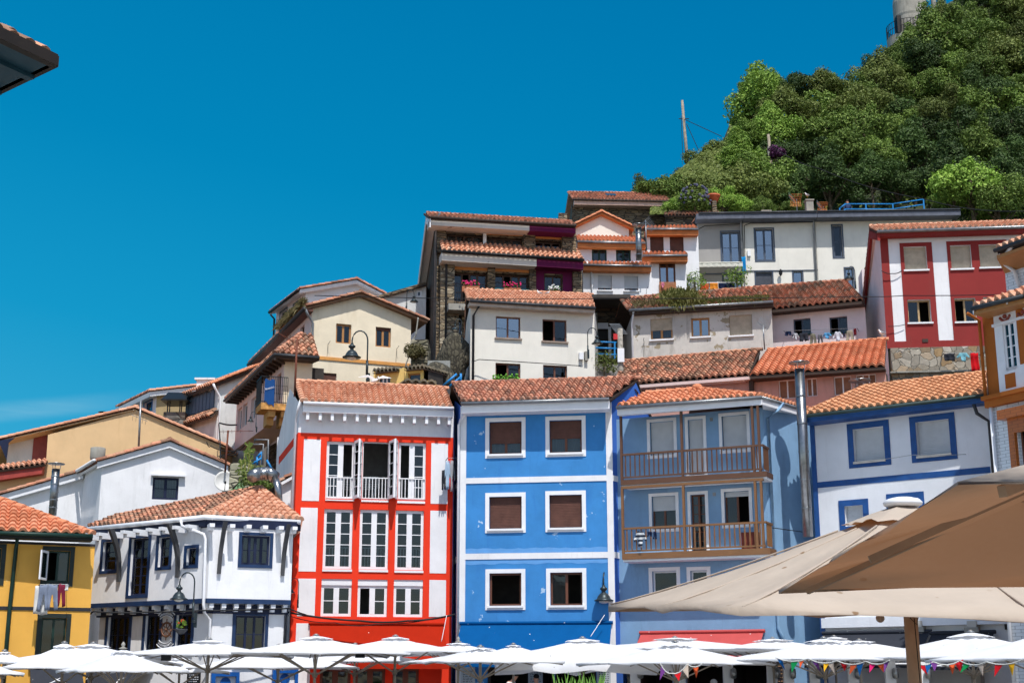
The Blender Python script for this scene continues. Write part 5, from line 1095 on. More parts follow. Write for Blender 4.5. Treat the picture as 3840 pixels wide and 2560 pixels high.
# ---- plain white house with four brown windows
f = fac((1765, 1140), (2228, 1166), 60); h = House('plain_white_house', 'off-white house with four brown windows directly above the blue house roof', f.P(f.w / 2, 6)); f17 = f
zt = f.q((1900, 1165))[1]; bw_ = dict(fr=BROWNF, dep=.12, sill=plain('taupe_sill', C(150, 134, 122)), fw=.06)
zt = f.z + .15
h.face(f, outl(f, 5, zt), WARMW, [sq(K(703, 965), K(913, 1160), glass=GLASSB, **bw_), sq(K(1100, 990), K(1308, 1188), opencol=0, **bw_), sq(K(700, 1362), K(913, 1560), opencol=0, **bw_), sq(K(1105, 1380), K(1312, 1570), cur=0, **bw_)])
c0 = f.P(0, zt); bs = bvec(c0, K(432, 0)[0], 6); sf = Fac(c0 + bs, c0); h.face(sf, outl(sf, 5, zt), WHITEW, []); c1 = f.P(f.w, zt); b1 = Vector((.6, 6, 0)); sf = Fac(c1, c1 + b1); h.face(sf, outl(sf, 5, zt), WHITEW, [])
h.part('back_wall', WARMW, MB().poly([c0 + bs, c1 + b1, c1 + b1 + Vector((0, 0, 5 - zt)), c0 + bs + Vector((0, 0, 5 - zt))]))
q = eave_roof(h, f, K(480, 828), (2231, 1152), (2215, 1106), K(450, 748), .5, T_OR, slope=25, gutter=DGREY, fascia=plain('taupe_eaves', C(190, 176, 164)), fh=.16, seed=56, caps='rl')
tile_sheet(q['R1'] + Vector((.3, 3.4, -1.5)), q['R0'] + Vector((-.2, 3.4, -1.5)), q['R0'], q['R1'], T_OR, h.e, seed=57); m = MB()
for i in range(11): s_ = .7 + (f.w - .9) * i / 10; m.fbox(f, s_ - .06, s_ + .06, zt - .32, zt - .18, .0, .3)
h.part('rafter_end', plain('taupe_rafter', C(186, 170, 156)), m)
pipe(h, [f.P(.4, zt, .5), f.P(.3, zt - .35, .4), f.P(.12, zt - .7, .08), f.P(.12, 5, .08)], .055, DGREY); h.done()
# ---- terraced house with orange eaves
f = fac(L(245, 1037), L(978, 1047), 76); h = House('orange_eaved_house', 'terraced white and pink house with three orange eaves and pointed gable', f.P(f.w / 2, 10)); f18 = f
zt = f.q(L(600, 1005))[1]
h.face(f, outl(f, 8, zt), WHITE, [sq(L(403, 1088), L(556, 1250), fr=BROWNF, sh=.82, shm=GREYS, sill=WPAINT, cols=2), sq(L(686, 1096), L(839, 1256), fr=BROWNF, sh=.82, shm=GREYS, sill=WPAINT, cols=2)], back=(0, 6, 0))
q = eave_roof(h, f, L(250, 972), L(975, 985), L(965, 962), L(238, 945), .55, T_NEW, slope=25, gutter=ZINC, fascia=ORANGE, fh=.26, seed=60, caps='')
f2 = f.off(-1.6); r_ = rect_of(f2, L(183, 740), L(912, 955)); z2 = f2.q(L(500, 770))[1]
h.face(f2, [(r_[0], r_[2] - .6), (r_[1], r_[2] - .6), (r_[1], z2), (r_[0], z2)], PINKW, [sq(L(340, 800), L(502, 940), fr=GREENF, fw=.1, cur=1), sq(L(598, 805), L(760, 943), fr=GREENF, fw=.1, cur=1)], back=(0, 4.5, 0))
q = eave_roof(h, f2, L(188, 722), L(915, 740), L(830, 682), L(165, 670), .5, T_NEW, slope=25, gutter=ZINC, fascia=ORANGE, fh=.28, seed=61, caps='')
f3 = f.off(-3.2); ol = pxout(f3, [L(155, 575), L(440, 440), L(735, 580)], z2 - .5); h.face(f3, ol, WARMW, [], back=(0, 3.5, 0)); gable_roof(h, f3, [ol[-1], ol[-2], ol[-3]], (0, 3.5, 0), T_NEW, ov=.3, side=.3, barge=ORANGE, bh=.15, seed=62)
p_ = f.q(L(300, 1000)); pipe(h, [f.P(.2, zt + .2, .5), f.P(.25, zt - .1, .4), f.P(.5, zt - .4, .08), f.P(.55, 8, .08)], .06, WPAINT); h.done()
flue('steel flue rising through the orange tiled eaves of the terraced house', L(845, 925), L(835, 590), 74.9, .17)
# ---- house with brown shutters
f = fac(L(925, 622), L(1476, 624), 78); h = House('brown_shuttered_house', 'white house with two closed brown shutters above a small tiled bay', f.P(f.w / 2, 10)); f19 = f; zt = f.q(L(1200, 605))[1]
h.face(f, outl(f, 9, zt), WHITE, [sq(L(962, 662), L(1112, 845), fr=BROWNF, sh=.97, shm=BROWNS), sq(L(1172, 662), L(1326, 845), fr=BROWNF, sh=.97, shm=BROWNS)], back=(0, 6, 0))
q = eave_roof(h, f, L(912, 590), L(1478, 590), L(1440, 565), L(840, 580), .45, T_NEW, slope=24, gutter=ZINC, fascia=ORANGE, fh=.3, seed=64, caps='')
fb_ = f.off(1.1); r_ = rect_of(fb_, L(972, 905), L(1358, 1300)); h.face(fb_, [(r_[0], 9), (r_[1], 9), (r_[1], r_[3]), (r_[0], r_[3])], WHITE, [sq(L(1057, 940), L(1243, 1300), fr=BROWNF, cols=2, fw=.1, glass=GLASSB)], back=-fb_.n * 1.2)
q = eave_roof(h, fb_, L(880, 875), L(1365, 870), L(1350, 850), L(900, 852), .45, T_NEW, slope=22, gutter=ZINC, fascia=ORANGE, fh=.3, seed=65, caps='')
fd = fb_.off(.08); r_ = rect_of(fd, L(1060, 1162), L(1246, 1300)); m = MB(); k = 12
for i in range(k): m.fbox(fd, r_[0] + (r_[1] - r_[0]) * i / k, r_[0] + (r_[1] - r_[0]) * (i + .85) / k, r_[2], r_[3], 0, .03)
h.part('slatted_balustrade', wood('oak_slats', C(150, 92, 50), C(176, 112, 62)), m); h.done()
# ---- modern row
f = fac(N(485, 352), N(1829, 332), 82); fM = f; BGF = GREYF; EAV = plain('slate_grey_eaves', C(92, 96, 108), .5)
for nm, lab, mat, ppx, wins in (('grey_modern_house', 'mid grey rendered modern house with tall blue grey windows beside the brown shuttered house', GREYR, (N(42, 365), N(482, 350)), [sq(N(272, 445), N(462, 745), sur=.08, surm=BGF, fr=BGF, fw=.1, rows=2, glass=GLASSB), sq(N(292, 855), N(478, 1000), fr=BGF, sur=.08, surm=BGF, glass=GLASSB)]),
    ('white_modern_house', 'pale modern house with one tall blue grey window and a small wall lantern', WARMW, (N(484, 352), N(1192, 340)), [sq(N(602, 415), N(793, 722), sur=.08, surm=BGF, fr=BGF, fw=.1, rows=2, glass=GLASSB), sq(N(610, 838), N(778, 1000), sur=.08, surm=BGF, fr=BGF, sh=.8, shm=plain('slate_shutter', C(78, 82, 92))), sq(N(978, 830), N(1073, 990), fr=BGF, sur=.08, surm=BGF, cols=1, glass=GLASSB)]),
    ('pale_modern_house', 'pale modern house with a narrow tall window behind the red striped house', WARMW, (N(1194, 340), O(1010, 130)), [sq(N(1360, 380), N(1470, 690), sur=.08, surm=BGF, fr=BGF, cols=1, rows=2, fw=.12), sq(N(1485, 800), N(1580, 1100), sur=.08, surm=BGF, fr=BGF, cols=1, glass=GLASSB)])):
    h = House(nm, lab, f.P(f.q(ppx[0])[0] + 1, 12)); s0 = f.q(ppx[0])[0]; s1 = f.q(ppx[1])[0]; zt = f.q(N(1000, 344))[1]
    h.face(f, [(s0, 10), (s1 - .01, 10), (s1 - .01, zt), (s0, zt)], mat, wins, back=(0, 7, 0))
    m = MB().fbox(f, s0 - (.15 if 'grey' in nm else 0), s1 - .01 + (.3 if 'pale_' in nm else 0), zt - .03, zt + .32, 0, .9); h.part('eaves_beam', EAV, m)
    h.part('gutter', DGREY, MB().tube([f.P(s0, zt + .34, .92), f.P(s1 - .02 + (.3 if 'pale_' in nm else 0), zt + .34, .92)], .07), True)
    tile_sheet(f.P(s0, zt + .34, .55), f.P(s1 - .02, zt + .34, .55), f.P(s1 - .02, zt + 1.5, -4.5), f.P(s0, zt + 1.5, -4.5), T_DRED, h.e, seed=66)
    if nm != 'pale_modern_house': pipe(h, [f.P(s1 - .15, zt + .5, .6), f.P(s1 - .12, zt - .3, .15), f.P(s1 - .12, 10, .12)], .07, ZINC)
    if nm == 'grey_modern_house': h.part('wall_strip', BGF, MB().fbox(f, f.q(N(60, 855))[0], s1, f.q(N(60, 862))[1], f.q(N(60, 852))[1], 0, .05))
    if nm == 'white_modern_house':
        h.part('wall_strip', BGF, MB().fbox(f, s0, s1, f.q(N(900, 826))[1], f.q(N(900, 818))[1], 0, .05))
        p_ = at(N(718, 285), 84); h.part('chimney', CONC, MB().box((p_.x - .28, 84, p_.z - .5), (p_.x + .28, 84.6, p_.z + .3)).box((p_.x - .33, 83.95, p_.z + .3), (p_.x + .33, 84.65, p_.z + .38)))
        p_ = at(N(1148, 275), 84); h.part('chimney', CONC, MB().box((p_.x - .23, 84, p_.z - .5), (p_.x + .23, 84.5, p_.z + .98)).box((p_.x - .28, 83.95, p_.z + .98), (p_.x + .28, 84.55, p_.z + 1.06)))
        p_ = f.q(N(850, 855)); h.part('wall_lantern', BLACKM, MB().lathe(f.P(p_[0], p_[1], .25), [(.02, -.2), (.1, -.1), (.13, .1), (.02, .25)], 8).bar(f.P(p_[0], p_[1] - .1, 0), f.P(p_[0], p_[1] - .2, .25), .03))
    h.done()
awning('awning', 'small cream awning with scalloped edge below the grey modern house window', f.off(0), N(-40, 758), N(450, 752), .45, 1.6, AW_W, .25)
# ---- stone house on top with coping wall
f = fac(L(125, 300), L(1170, 322), 93); h = House('upper_stone_house', 'long brown stone house with pink eaves at the top of the village', f.P(f.w / 2, 15))
zt = f.q(L(600, 310))[1]; h.face(f, outl(f, 12, zt), SLATE, [], back=(0, 6, 0)); q = eave_roof(h, f, L(150, 275), L(1187, 295), L(1080, 217), L(92, 206), .7, T_DRED, slope=26, gutter=DARKW, fascia=plain('pinkish_eaves', C(214, 176, 158)), fh=.3, seed=70, caps='rl')
E0, R0 = q['E0'], q['R0']; bb = Vector((-.6, 5, -3.2)); tile_sheet(q['R1'] + Vector((.5, 5, -3.2)), R0 + bb, R0, q['R1'], T_DRED, h.e, seed=71, slabmat=plain('pink_verge', C(214, 176, 158)))
h.part('skylight', plain('dark_skylight', C(50, 60, 66), .2), MB().prism([q['on'](L(480, 235)), q['on'](L(590, 238)), q['on'](L(605, 255)), q['on'](L(495, 252))], (0, -.03, .14))); h.done()
f = fac(L(1135, 455), L(1695, 452), 90); e = empty('stone_wall', f.P(f.w / 2, 20), 'dry stone wall with a tiled coping below the blue hydrangea', 'wall'); sM = f
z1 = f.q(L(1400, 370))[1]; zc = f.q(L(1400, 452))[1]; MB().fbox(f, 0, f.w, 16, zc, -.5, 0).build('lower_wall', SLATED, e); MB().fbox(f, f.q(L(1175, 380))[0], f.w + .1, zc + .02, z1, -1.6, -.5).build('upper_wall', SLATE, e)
tile_sheet(f.P(-.1, zc, .25), f.P(f.w + .1, zc, .25), f.P(f.w + .1, zc + .35, -.5), f.P(-.1, zc + .35, -.5), T_VOLD, e, name='tile_coping', seed=72)
r_ = rect_of(f, L(1630, 285), L(1682, 450)); MB().fbox(f, r_[0], r_[1], r_[2], r_[3], -.9, -.1).build('pillar', SLATE, e)
p_ = f.P((r_[0] + r_[1]) / 2, r_[3], -.5); pt = empty('flower_pot', p_, 'terracotta pot standing on the stone pillar of the upper wall', 'pot'); MB().lathe(p_, [(.28, 0), (.42, .38), (.48, .4), (.48, .52), (.4, .52), (.38, .3)], 16).build('pot', plain('terracotta', C(196, 100, 66)), pt, True)
# ---- weathered house with grass on its roof
f = fac((2372, 1180), (2893, 1150), 62); h = House('derelict_house', 'peeling grey beige house with grass growing from its sagging tiled roof', f.P(f.w / 2, 8)); f23 = f; zt = f.z + .05
tn = dict(fr=OAKF, dep=.12, fw=.08, sill=WPAINT)
h.face(f, outl(f, 8, zt), RUINW, [sq(Mm(1225, 348), Mm(1530, 615), sh=.55, shm=TANS, cur=1, **tn), sq(Mm(1775, 338), Mm(2035, 580), glass=GLASSB, **tn), sq(N(350, 1262), N(580, 1450), sh=.93, shm=TANS, **tn)])
c0 = f.P(0, zt); bs = bvec(c0, 2331, 5.5); sf = Fac(c0 + bs, c0); h.face(sf, outl(sf, 8, zt), GREYR, []); h.part('back_wall', GREYR, MB().poly([c0 + bs, f.P(f.w, zt) + Vector((0, 5.5, 0)), f.P(f.w, 8) + Vector((0, 5.5, 0)), c0 + bs + Vector((0, 0, 8 - zt))]))
q = eave_roof(h, f, (2360, 1160), (2900, 1128), (2884, 1076), (2329, 1121), .4, T_VOLD, slope=25, gutter=ZINC, fascia=DARKW, fh=.14, seed=74, jit=.03, pitch=.27, row=.42, amp=.085, caps='rl'); q23 = q
tile_sheet(q['R1'] + Vector((.2, 3, -1.3)), q['R0'] + Vector((-.4, 3, -1.3)), q['R0'], q['R1'], T_VOLD, h.e, seed=75)
pipe(h, [f.P(.1, zt, .4), f.P(-.02, zt - .5, .1), f.P(.02, 8, .1)], .05, WPAINT); h.done()
# ---- pinkish white house with laundry
f = fac((2893, 1178), (3243, 1145), 61.5); h = House('laundry_house', 'pale pink house with two open dark windows and a full washing line', f.P(f.w / 2, 8)); f24 = f; zt = f.z + .1
h.face(f, outl(f, 8, zt), PINKW, [sq(N(978, 1300), N(1155, 1438), fr=GREYF, cols=2, dep=.1, opencol=0, sill=GREENF), sq(N(1332, 1282), N(1515, 1422), fr=GREYF, cols=2, opencol=0, dep=.1, sill=GREENF)], back=(0, 6, 0))
q = eave_roof(h, f, N(760, 1190), N(1668, 1102), N(1500, 922), N(742, 982), .6, T_VOLD, slope=25, gutter=None, fascia=DARKW, fh=.12, seed=76, jit=.02, pitch=.27, row=.4, amp=.08, caps='r', bar=(N(1660, 1100), N(1500, 925))); tile_sheet(q['R1'] + Vector((.6, 3, -1.3)), q['R0'] + Vector((0, 3, -1.3)), q['R0'], q['R1'], T_VOLD, h.e, seed=77)
h.part('roof_deck_end', DARKW, MB().bar(q['E1'] - Vector((0, 0, .12)), q['R1'] - Vector((0, 0, .12)), .1, .2)); h.done(); q24 = q
# ---- long pink terrace: two houses under one ridge
f = fac((2330, 1450), (3320, 1371), 55); f25 = f
h = House('old_pink_house', 'dusty pink house under mottled old tiles behind the blue house gable', f.P(3, 5)); sm_ = f.q((2808, 1410))[0]; zt = f.z + .1; bar_ = (P(365, 655), P(555, 365))
h.face(f, [(0, 5), (sm_, 5), (sm_, zt), (0, zt)], PINKD, [], back=(0, 5.5, 0)); h.part('pink_ledge', PINK, MB().fbox(f, f.q((2440, 1450))[0], sm_ - .1, f.q((2600, 1450))[1], f.q((2600, 1432))[1], 0, .25))
q = eave_roof(h, f, (2300, 1442), (2808, 1402), P(470, 350), (2341, 1356), .45, T_OLD, slope=24, seed=80, jit=.02, bar=bar_, fascia=PINK, fh=.12, pitch=.26, amp=.07, caps='r'); tile_sheet(q['R1'] + Vector((.2, 3.5, -1.5)), q['R0'] + Vector((0, 3.5, -1.5)), q['R0'], q['R1'], T_OLD, h.e, seed=81); h.done()
h = House('boarded_pink_house', 'dusty pink house with boarded windows under bright new orange tiles', f.P(sm_ + 3, 5)); bd = plain('window_board', C(150, 108, 86), .8); s1 = f.q((3322, 1400))[0]
bwn = dict(fr=WPAINT, fw=.04, dep=.12, glass=bd)
h.face(f, [(sm_ + .02, 5), (s1, 5), (s1, zt), (sm_ + .02, zt)], PINKD, [sq(P(683, 705), P(895, 913), **bwn), sq(P(1010, 682), P(1148, 888), **bwn), sq(P(1332, 662), P(1553, 868), **bwn), sq(P(1592, 640), P(1840, 800), cols=3, **{k: v for k, v in bwn.items()})], back=(0, 5.5, 0))
q = eave_roof(h, f, (2812, 1404), P(1935, 528), P(1957, 228), P(560, 358), .7, T_NEW, slope=24, seed=82, bar=bar_, pitch=.3, amp=.065, fascia=DARKW, fh=.08, caps='r'); tile_sheet(q['R1'] + Vector((.2, 3.5, -1.5)), q['R0'] + Vector((0, 3.5, -1.5)), q['R0'], q['R1'], T_NEW, h.e, seed=83); q25 = q
h.part('corner_post', DARKW, MB().fbox(f, sm_ + .03, sm_ + .2, 5, zt - .05, 0, .2)); h.done()
# ---- red and white striped house
f = fac(O(362, 318), O(1480, 282), 58); h = House('striped_house', 'white house with dark red window columns standing on a rubble stone base', f.P(f.w / 2, 9)); f26 = f
DR = plaster('dark_red_render', C(138, 50, 48), amt=.2, streak=.2); zt = f.z + .25; zb = f.q(O(440, 1342))[1]; rwn = dict(fr=TANF, dep=.2, fw=.06)
W26 = 11.5
h.face(f, [(0, zb), (W26, zb), (W26, zt), (0, zt)], WHITE, [sq(O(573, 425), O(793, 628), sh=.97, shm=TANS, sill=WPAINT, **rwn), sq(O(993, 412), O(1197, 618), sh=.97, shm=TANS, sill=WPAINT, **rwn), sq(O(1252, 405), O(1457, 605), sh=.97, shm=TANS, sill=WPAINT, **rwn),
    sq(O(607, 903), O(830, 1105), opencol=1, sill=WPAINT, **rwn), sq(O(1032, 890), O(1240, 1098), opencol=0, sill=WPAINT, **rwn), sq(O(1292, 880), O(1480, 1080), sill=WPAINT, **rwn)])
hs = [rect_of(f, a, b) for a, b in ((O(573, 425), O(793, 628)), (O(993, 412), O(1197, 618)), (O(1252, 405), O(1457, 605)), (O(607, 903), O(830, 1105)), (O(1032, 890), O(1240, 1098)), (O(1292, 880), O(1480, 1080)))]
fo = f.off(.02); xA0 = f.q(O(540, 450))[0]; xA1 = f.q(O(832, 450))[0]; xB0 = f.q(O(965, 450))[0]; zA = f.q(O(680, 386))[1]; zB = f.q(O(1200, 368))[1]
xB1 = f.q(O(1490, 450))[0] + .1
for a_, b_, z_, hh in ((xA0, xA1, zA, [hs[0], hs[3]]), (xB0, xB1, zB, hs[1:3] + hs[4:6])): 
    hh = [(max(r_[0], a_ + .02), min(r_[1], b_ - .02), r_[2], r_[3]) for r_ in hh if r_[0] < b_ - .1]
    wall(fo, [(a_, zb + .3), (b_, zb + .3), (b_, z_), (a_, z_)], hh, DR, h.e, t=.018, name='red_column')
m = MB(); m.fbox(f, -.02, .32, zb, zt - .05, 0, .02); m.fbox(f, .32, W26, zb, zb + .3, 0, .019); h.part('red_band', DR, m)
h.part('vent_grille', DARKW, MB().fbox(f, f.q(O(743, 1270))[0], f.q(O(795, 1270))[0], f.q(O(743, 1287))[1], f.q(O(743, 1258))[1], .02, .05))
c0 = f.P(0, zt); bs = bvec(c0, O(160, 0)[0], 8.5); sf = Fac(c0 + bs, c0); h.face(sf, [(0, zb - 2), (sf.w, zb - 2), (sf.w, zt), (sf.w * .75, zt + .5), (0, zt - 2.4)], PINKW, [sq(O(165, 700), O(210, 860), fr=DARKW)])
c1 = f.P(W26, zt); h.part('back_wall', WHITE, MB().add([c0 + bs, c1 + Vector((0, 8.5, 0)), c1 + Vector((0, 8.5, zb - zt)), c0 + bs + Vector((0, 0, zb - zt)), c1, c1 + Vector((0, 0, zb - zt))], [(0, 1, 2, 3), (1, 4, 5, 2)]))
s_, z_ = f.q(O(335, 278), .55); E0 = f.P(s_, z_, .55); E1 = f.P(W26 + .4, z_, .55); bk = -f.n; rn = 2.0; Rg0 = E0 + bk * rn + Vector((0, 0, rn * .42)); Rg1 = E1 + bk * rn + Vector((0, 0, rn * .42))
tile_sheet(E0, E1, Rg1, Rg0, T_OR, h.e, seed=85, caps=[(Rg0, Rg1)]); bvv = Vector((bvec(Rg0, O(112, 0)[0], 9).x, 9, -4.0)); tile_sheet(Rg1 + Vector((0, 9, -4.0)), Rg0 + bvv, Rg0, Rg1, T_OR, h.e, seed=86, slabmat=DR, slab=.12)
h.part('verge_board', DR, MB().prism([Rg0 + Vector((.0, 0, -.1)), Rg0 + bvv + Vector((0, 0, -.1)), Rg0 + bvv + Vector((0, 0, -.65)), Rg0 + Vector((0, 0, -.55))], (.12, 0, 0))); h.part('verge_board', DR, MB().prism([E0 + Vector((0, 0, -.1)), Rg0 + Vector((0, 0, -.1)), Rg0 + Vector((0, 0, -.55)), E0 + Vector((0, 0, -.45))], (.12, 0, 0)))
h.part('verge_soffit', PINKW, MB().prism([Rg0 + Vector((.12, 0, -.5)), Rg0 + bvv + Vector((.12, 0, -.5)), Rg0 + bvv + Vector((.7, 0, -.5)), Rg0 + Vector((.7, 0, -.5))], (0, 0, .04)))
beam(h, E0 + bk * .05 + Vector((0, 0, .0)), E1 + bk * .05, .16, .45, bk, DR, 'eaves'); h.part('gutter', ZINC, MB().tube([E0 - bk * .06 - Vector((0, 0, .06)), E1 - bk * .06 - Vector((0, 0, .06))], .07), True)
fs_ = f.off(.12); h.part('stone_base', RUBBLE, MB().fbox(f, .1, W26, 4, zb - .01, -.3, .12)); h.part('stone_rail', CONC, MB().fbox(f, .0, W26, f.q(Q(700, 262))[1], f.q(Q(700, 248))[1], .12, .3)); h.done()
# ================================================================= street lamps
LAMPM = plain('lamp_dark_green_grey', C(52, 62, 66), .4, .4)
def lamp_proto():
    e = empty('street_lamp', (0, 0, 0)); arc = [(0, 0, .0), (0, 0, .75)] + [(-.23 + .23 * math.cos(R(a)), 0, .95 + .30 * math.sin(R(a))) for a in range(0, 181, 20)] + [(-.46, 0, .86)]
    MB().tube(arc, .022, 8).build('swan_neck', LAMPM, e, True); MB().tube([(0, 0, -.1), (0, 0, .35)], .038, 10).build('pole_sleeve', LAMPM, e, True)
    MB().lathe((-.46, 0, .43), [(.27, 0), (.275, .025), (.2, .06), (.17, .13), (.12, .2), (.055, .24), (.05, .28), (.1, .32), (.105, .36), (.05, .40), (.035, .45)], 20).build('lamp_shade', LAMPM, e, True)
    MB().lathe((-.46, 0, .36), [(.05, 0), (.13, .03), (.15, .075)], 14).build('lamp_glass', plain('frosted_glass', C(206, 206, 200), .3), e, True)
    MB().box((-.03, .04, -.25), (.03, .34, -.19)).box((-.05, .34, -.4), (.05, .40, .05)).build('wall_bracket', LAMPM, e); return e
LP = lamp_proto(); KIDS['lamp'] = LP
for k, (p, dep, rot, sc, lab) in enumerate([
    (E(412, 950), 42.9, 0, 1.0, 'swan-neck street lamp on the corner house wall, above the hanging flower basket'),
    (X7(505, 440), 72, 180, .85, 'swan-neck street lamp against the slate-roofed grey house on the skyline'),
    (X7(1222, 800), 58.6, 0, .62, 'swan-neck street lamp at the shaded left wall of the plain white house'),
    ((1376, 1395), 57, 0, 1.45, 'swan-neck street lamp in front of the cream house, above the red house roof'),
    (D(1253, 520), 55.2, 0, .5, 'swan-neck street lamp under the iron balcony of the narrow pink house'),
    (Mm(378, 800), 59.2, 180, .9, 'swan-neck street lamp at the right corner of the plain white house, beside meter boxes'),
    (Mm(520, 215), 66, 82, .6, 'small swan-neck street lamp just above the right end of the plain white house roof'),
    (J(1522, 935), 49.6, 80, 1.25, 'swan-neck street lamp on the right corner of the blue house above the blue awning'),
    (N(1592, 985), 62, 25, .8, 'swan-neck street lamp in the shade left of the striped house'),
    ((1118, 2250), 47.8, 10, .6, 'swan-neck street lamp half hidden between the corner house and the red house')]):
    o = LP if k == 0 else copy_tree(LP); o.location = at(p, dep); o.rotation_euler.z = R(rot); o.scale = (sc,) * 3
    tag(o, lab, 'street lamp', 'swan-neck street lamps on the houses')
# ================================================================= umbrellas
UW = clothmat('white_parasol_cloth', C(236, 237, 240), .25, dots(C(180, 180, 176))); UB = clothmat('beige_parasol_cloth', C(220, 205, 188, k=.85), .28, dots(C(150, 125, 100)), bs=.35, trc=C(176, 112, 62))
UFR = plain('taupe_pole', C(140, 130, 118), .5); UFB = plain('beige_pole', C(176, 156, 136), .5)
def parasol(cx, cy, zr, rise, s, rot, label, group, cloth=UW, frame=UFR, val=0.0, gx=0.0, gy=0.0, pole_r=.035, ground_z=.1, cap='disc', seed=1, hub=.38, floodlight=False):
    e = empty('parasol', (cx, cy, ground_z), label, 'parasol', group); rnd = random.Random(seed); ca, sa = math.cos(R(rot)), math.sin(R(rot))
    def Wp(x, y, z): X = cx + x * ca - y * sa; Yy = cy + x * sa + y * ca; return Vector((X, Yy, zr + z + gx * (X - cx) + gy * (Yy - cy)))
    n = 32; rad = 7; vs = []; fs = []
    for j in range(rad + 1):
        t = j / rad
        for i in range(n):
            an = 2 * math.pi * i / n; c, s_ = math.cos(an), math.sin(an); q = s * t / max(abs(c), abs(s_)); k8 = abs(math.sin(4 * an)); 
            sag = -.055 * k8 * math.sin(math.pi * min(t, .85)) - .02 * math.sin(math.pi * t) + .012 * rnd.uniform(-1, 1) * (t > .2)
            q2 = q * (1 - .025 * k8 * t); vs.append(Wp(q2 * c, q2 * s_, rise * (1 - t) ** 1.08 + sag + (.035 * k8 if t == 1 else 0)))
    fs = [(j * n + i, j * n + (i + 1) % n, (j + 1) * n + (i + 1) % n, (j + 1) * n + i) for j in range(rad) for i in range(n)]
    if True:
        m0 = len(vs); vd = val or .05
        for i in range(n):
            an = 2 * math.pi * i / n; c, s_ = math.cos(an), math.sin(an); q = s / max(abs(c), abs(s_)); k8 = abs(math.sin(4 * an)); q2 = q * (1 - .025 * k8) * (1 + (.0 if val else -.01)); vs.append(Wp(q2 * c, q2 * s_, .035 * k8 - vd * (1 + .15 * math.sin(an * 9)) + (.0)))
        fs += [(rad * n + i, rad * n + (i + 1) % n, m0 + (i + 1) % n, m0 + i) for i in range(n)]
    ob = MB().add(vs, fs).build('canopy', cloth, e, True); ob.data.polygons.foreach_set('use_smooth', [True] * len(ob.data.polygons))
    vs = [Wp(0, 0, rise + .03)]; v2 = s * .19
    for j in (1, 2):
        for i in range(n):
            an = 2 * math.pi * i / n; c, s_ = math.cos(an), math.sin(an); q = v2 * j / 2 / max(abs(c), abs(s_)); vs.append(Wp(q * c, q * s_, rise - rise * .2 * j / 2 + .035 - .0 * (j == 2) + (.018 * rnd.uniform(-1, 1) if j == 2 else 0)))
    MB().add(vs, [(0, 1 + i, 1 + (i + 1) % n) for i in range(n)] + [(1 + i, 1 + n + i, 1 + n + (i + 1) % n, 1 + (i + 1) % n) for i in range(n)]).build('vent_cap', cloth, e, True)
    if cap == 'knob': MB().lathe(Wp(0, 0, rise + .03), [(.07, 0), (.1, .02), (.03, .05), (.035, .07), (.05, .1), (.03, .14), (.005, .17)], 12).build('finial', CONC if cloth is UW else WPAINT, e, True)
    elif cap == 'disc': MB().lathe(Wp(0, 0, rise + .03), [(.08, 0), (.09, .015), (.04, .035), (.005, .04)], 16).build('finial', ZINC, e, True)
    else: MB().lathe(Wp(0, 0, rise + .0), [(.12, 0), (.15, .015), (.155, .035), (.13, .06), (.07, .075), (.005, .08)], 24).build('finial', WPAINT, e, True)
    if cap == 'big' and cy > 8:
        for i in range(8):
            an = math.pi / 4 * i; c, s_ = math.cos(an), math.sin(an); q = s / max(abs(c), abs(s_)); MB().tube([Wp(q * c * t, q * s_ * t, rise * (1 - t) ** 1.08 - .02 * math.sin(math.pi * t) + .008) for t in (.2, .35, .5, .65, .8, .92, .99)], .004 if cy < 8 else .008, 6).build('seam', cloth, e, True)
    m = MB(); top = Wp(0, 0, rise + (.08 if cap != 'big' else .0)); m.tube([(cx, cy, ground_z), (top.x, top.y, top.z)], pole_r, 12); m.build('pole', frame, e, True)
    hz = -hub; MB().tube([Wp(0, 0, hz - .06), Wp(0, 0, hz + .06)], pole_r * 1.8, 12).build('hub', frame, e, True)
    for i in range(8):
        an = math.pi / 4 * i; c, s_ = math.cos(an), math.sin(an); q = s / max(abs(c), abs(s_)) * .985
        q *= (.985 if cap != 'big' else .95); MB().bar(Wp(c * .05, s_ * .05, rise - .1), Wp(c * q, s_ * q, -.06 if cap != 'big' else -.01), .022, .028).build('rib', frame, e)
        MB().bar(Wp(c * pole_r * 1.6, s_ * pole_r * 1.6, hz), Wp(c * q * .55, s_ * q * .55, rise * .45 - .06), .02, .03).build('strut', frame, e)
    MB().box((cx - .4, cy - .4, ground_z - .02), (cx + .4, cy + .4, ground_z + .1)).build('base_block', CONC, e)
    if floodlight: p_ = Wp(-.9, -.9, .05); MB().box((p_.x - .12, p_.y - .03, p_.z - .2), (p_.x + .12, p_.y + .05, p_.z - .04)).build('flood_light', BLACKM, e)
    return e
UG = 'white parasols over the plaza terrace'
def um(cxp, yp, yr, hw, rot, D_, label, **kw):
    # half width seen: s*(|cos|+|sin|)
    s = hw * D_ * .985 / FP / (abs(math.cos(R(rot))) + abs(math.sin(R(rot))))
    zr = at((cxp, yr), D_).z; zp = at((cxp, yp), D_).z; cx = at((cxp, yr), D_).x
    parasol(cx, D_, zr, max(.3, zp - zr - .08), s, rot, label, UG, seed=int(cxp) + 3, **kw)
um(235, 2401, 2503, 262, 18, 36, 'white parasol in front of the yellow house and its green door')
um(345, 2403, 2485, 345, 8, 37.5, 'wide white parasol in front of the left window of the corner house', floodlight=True)
um(456, 2424, 2514, 268, 30, 32, 'white parasol with small round knob and shaded right flap, nearest the corner house', cap='knob')
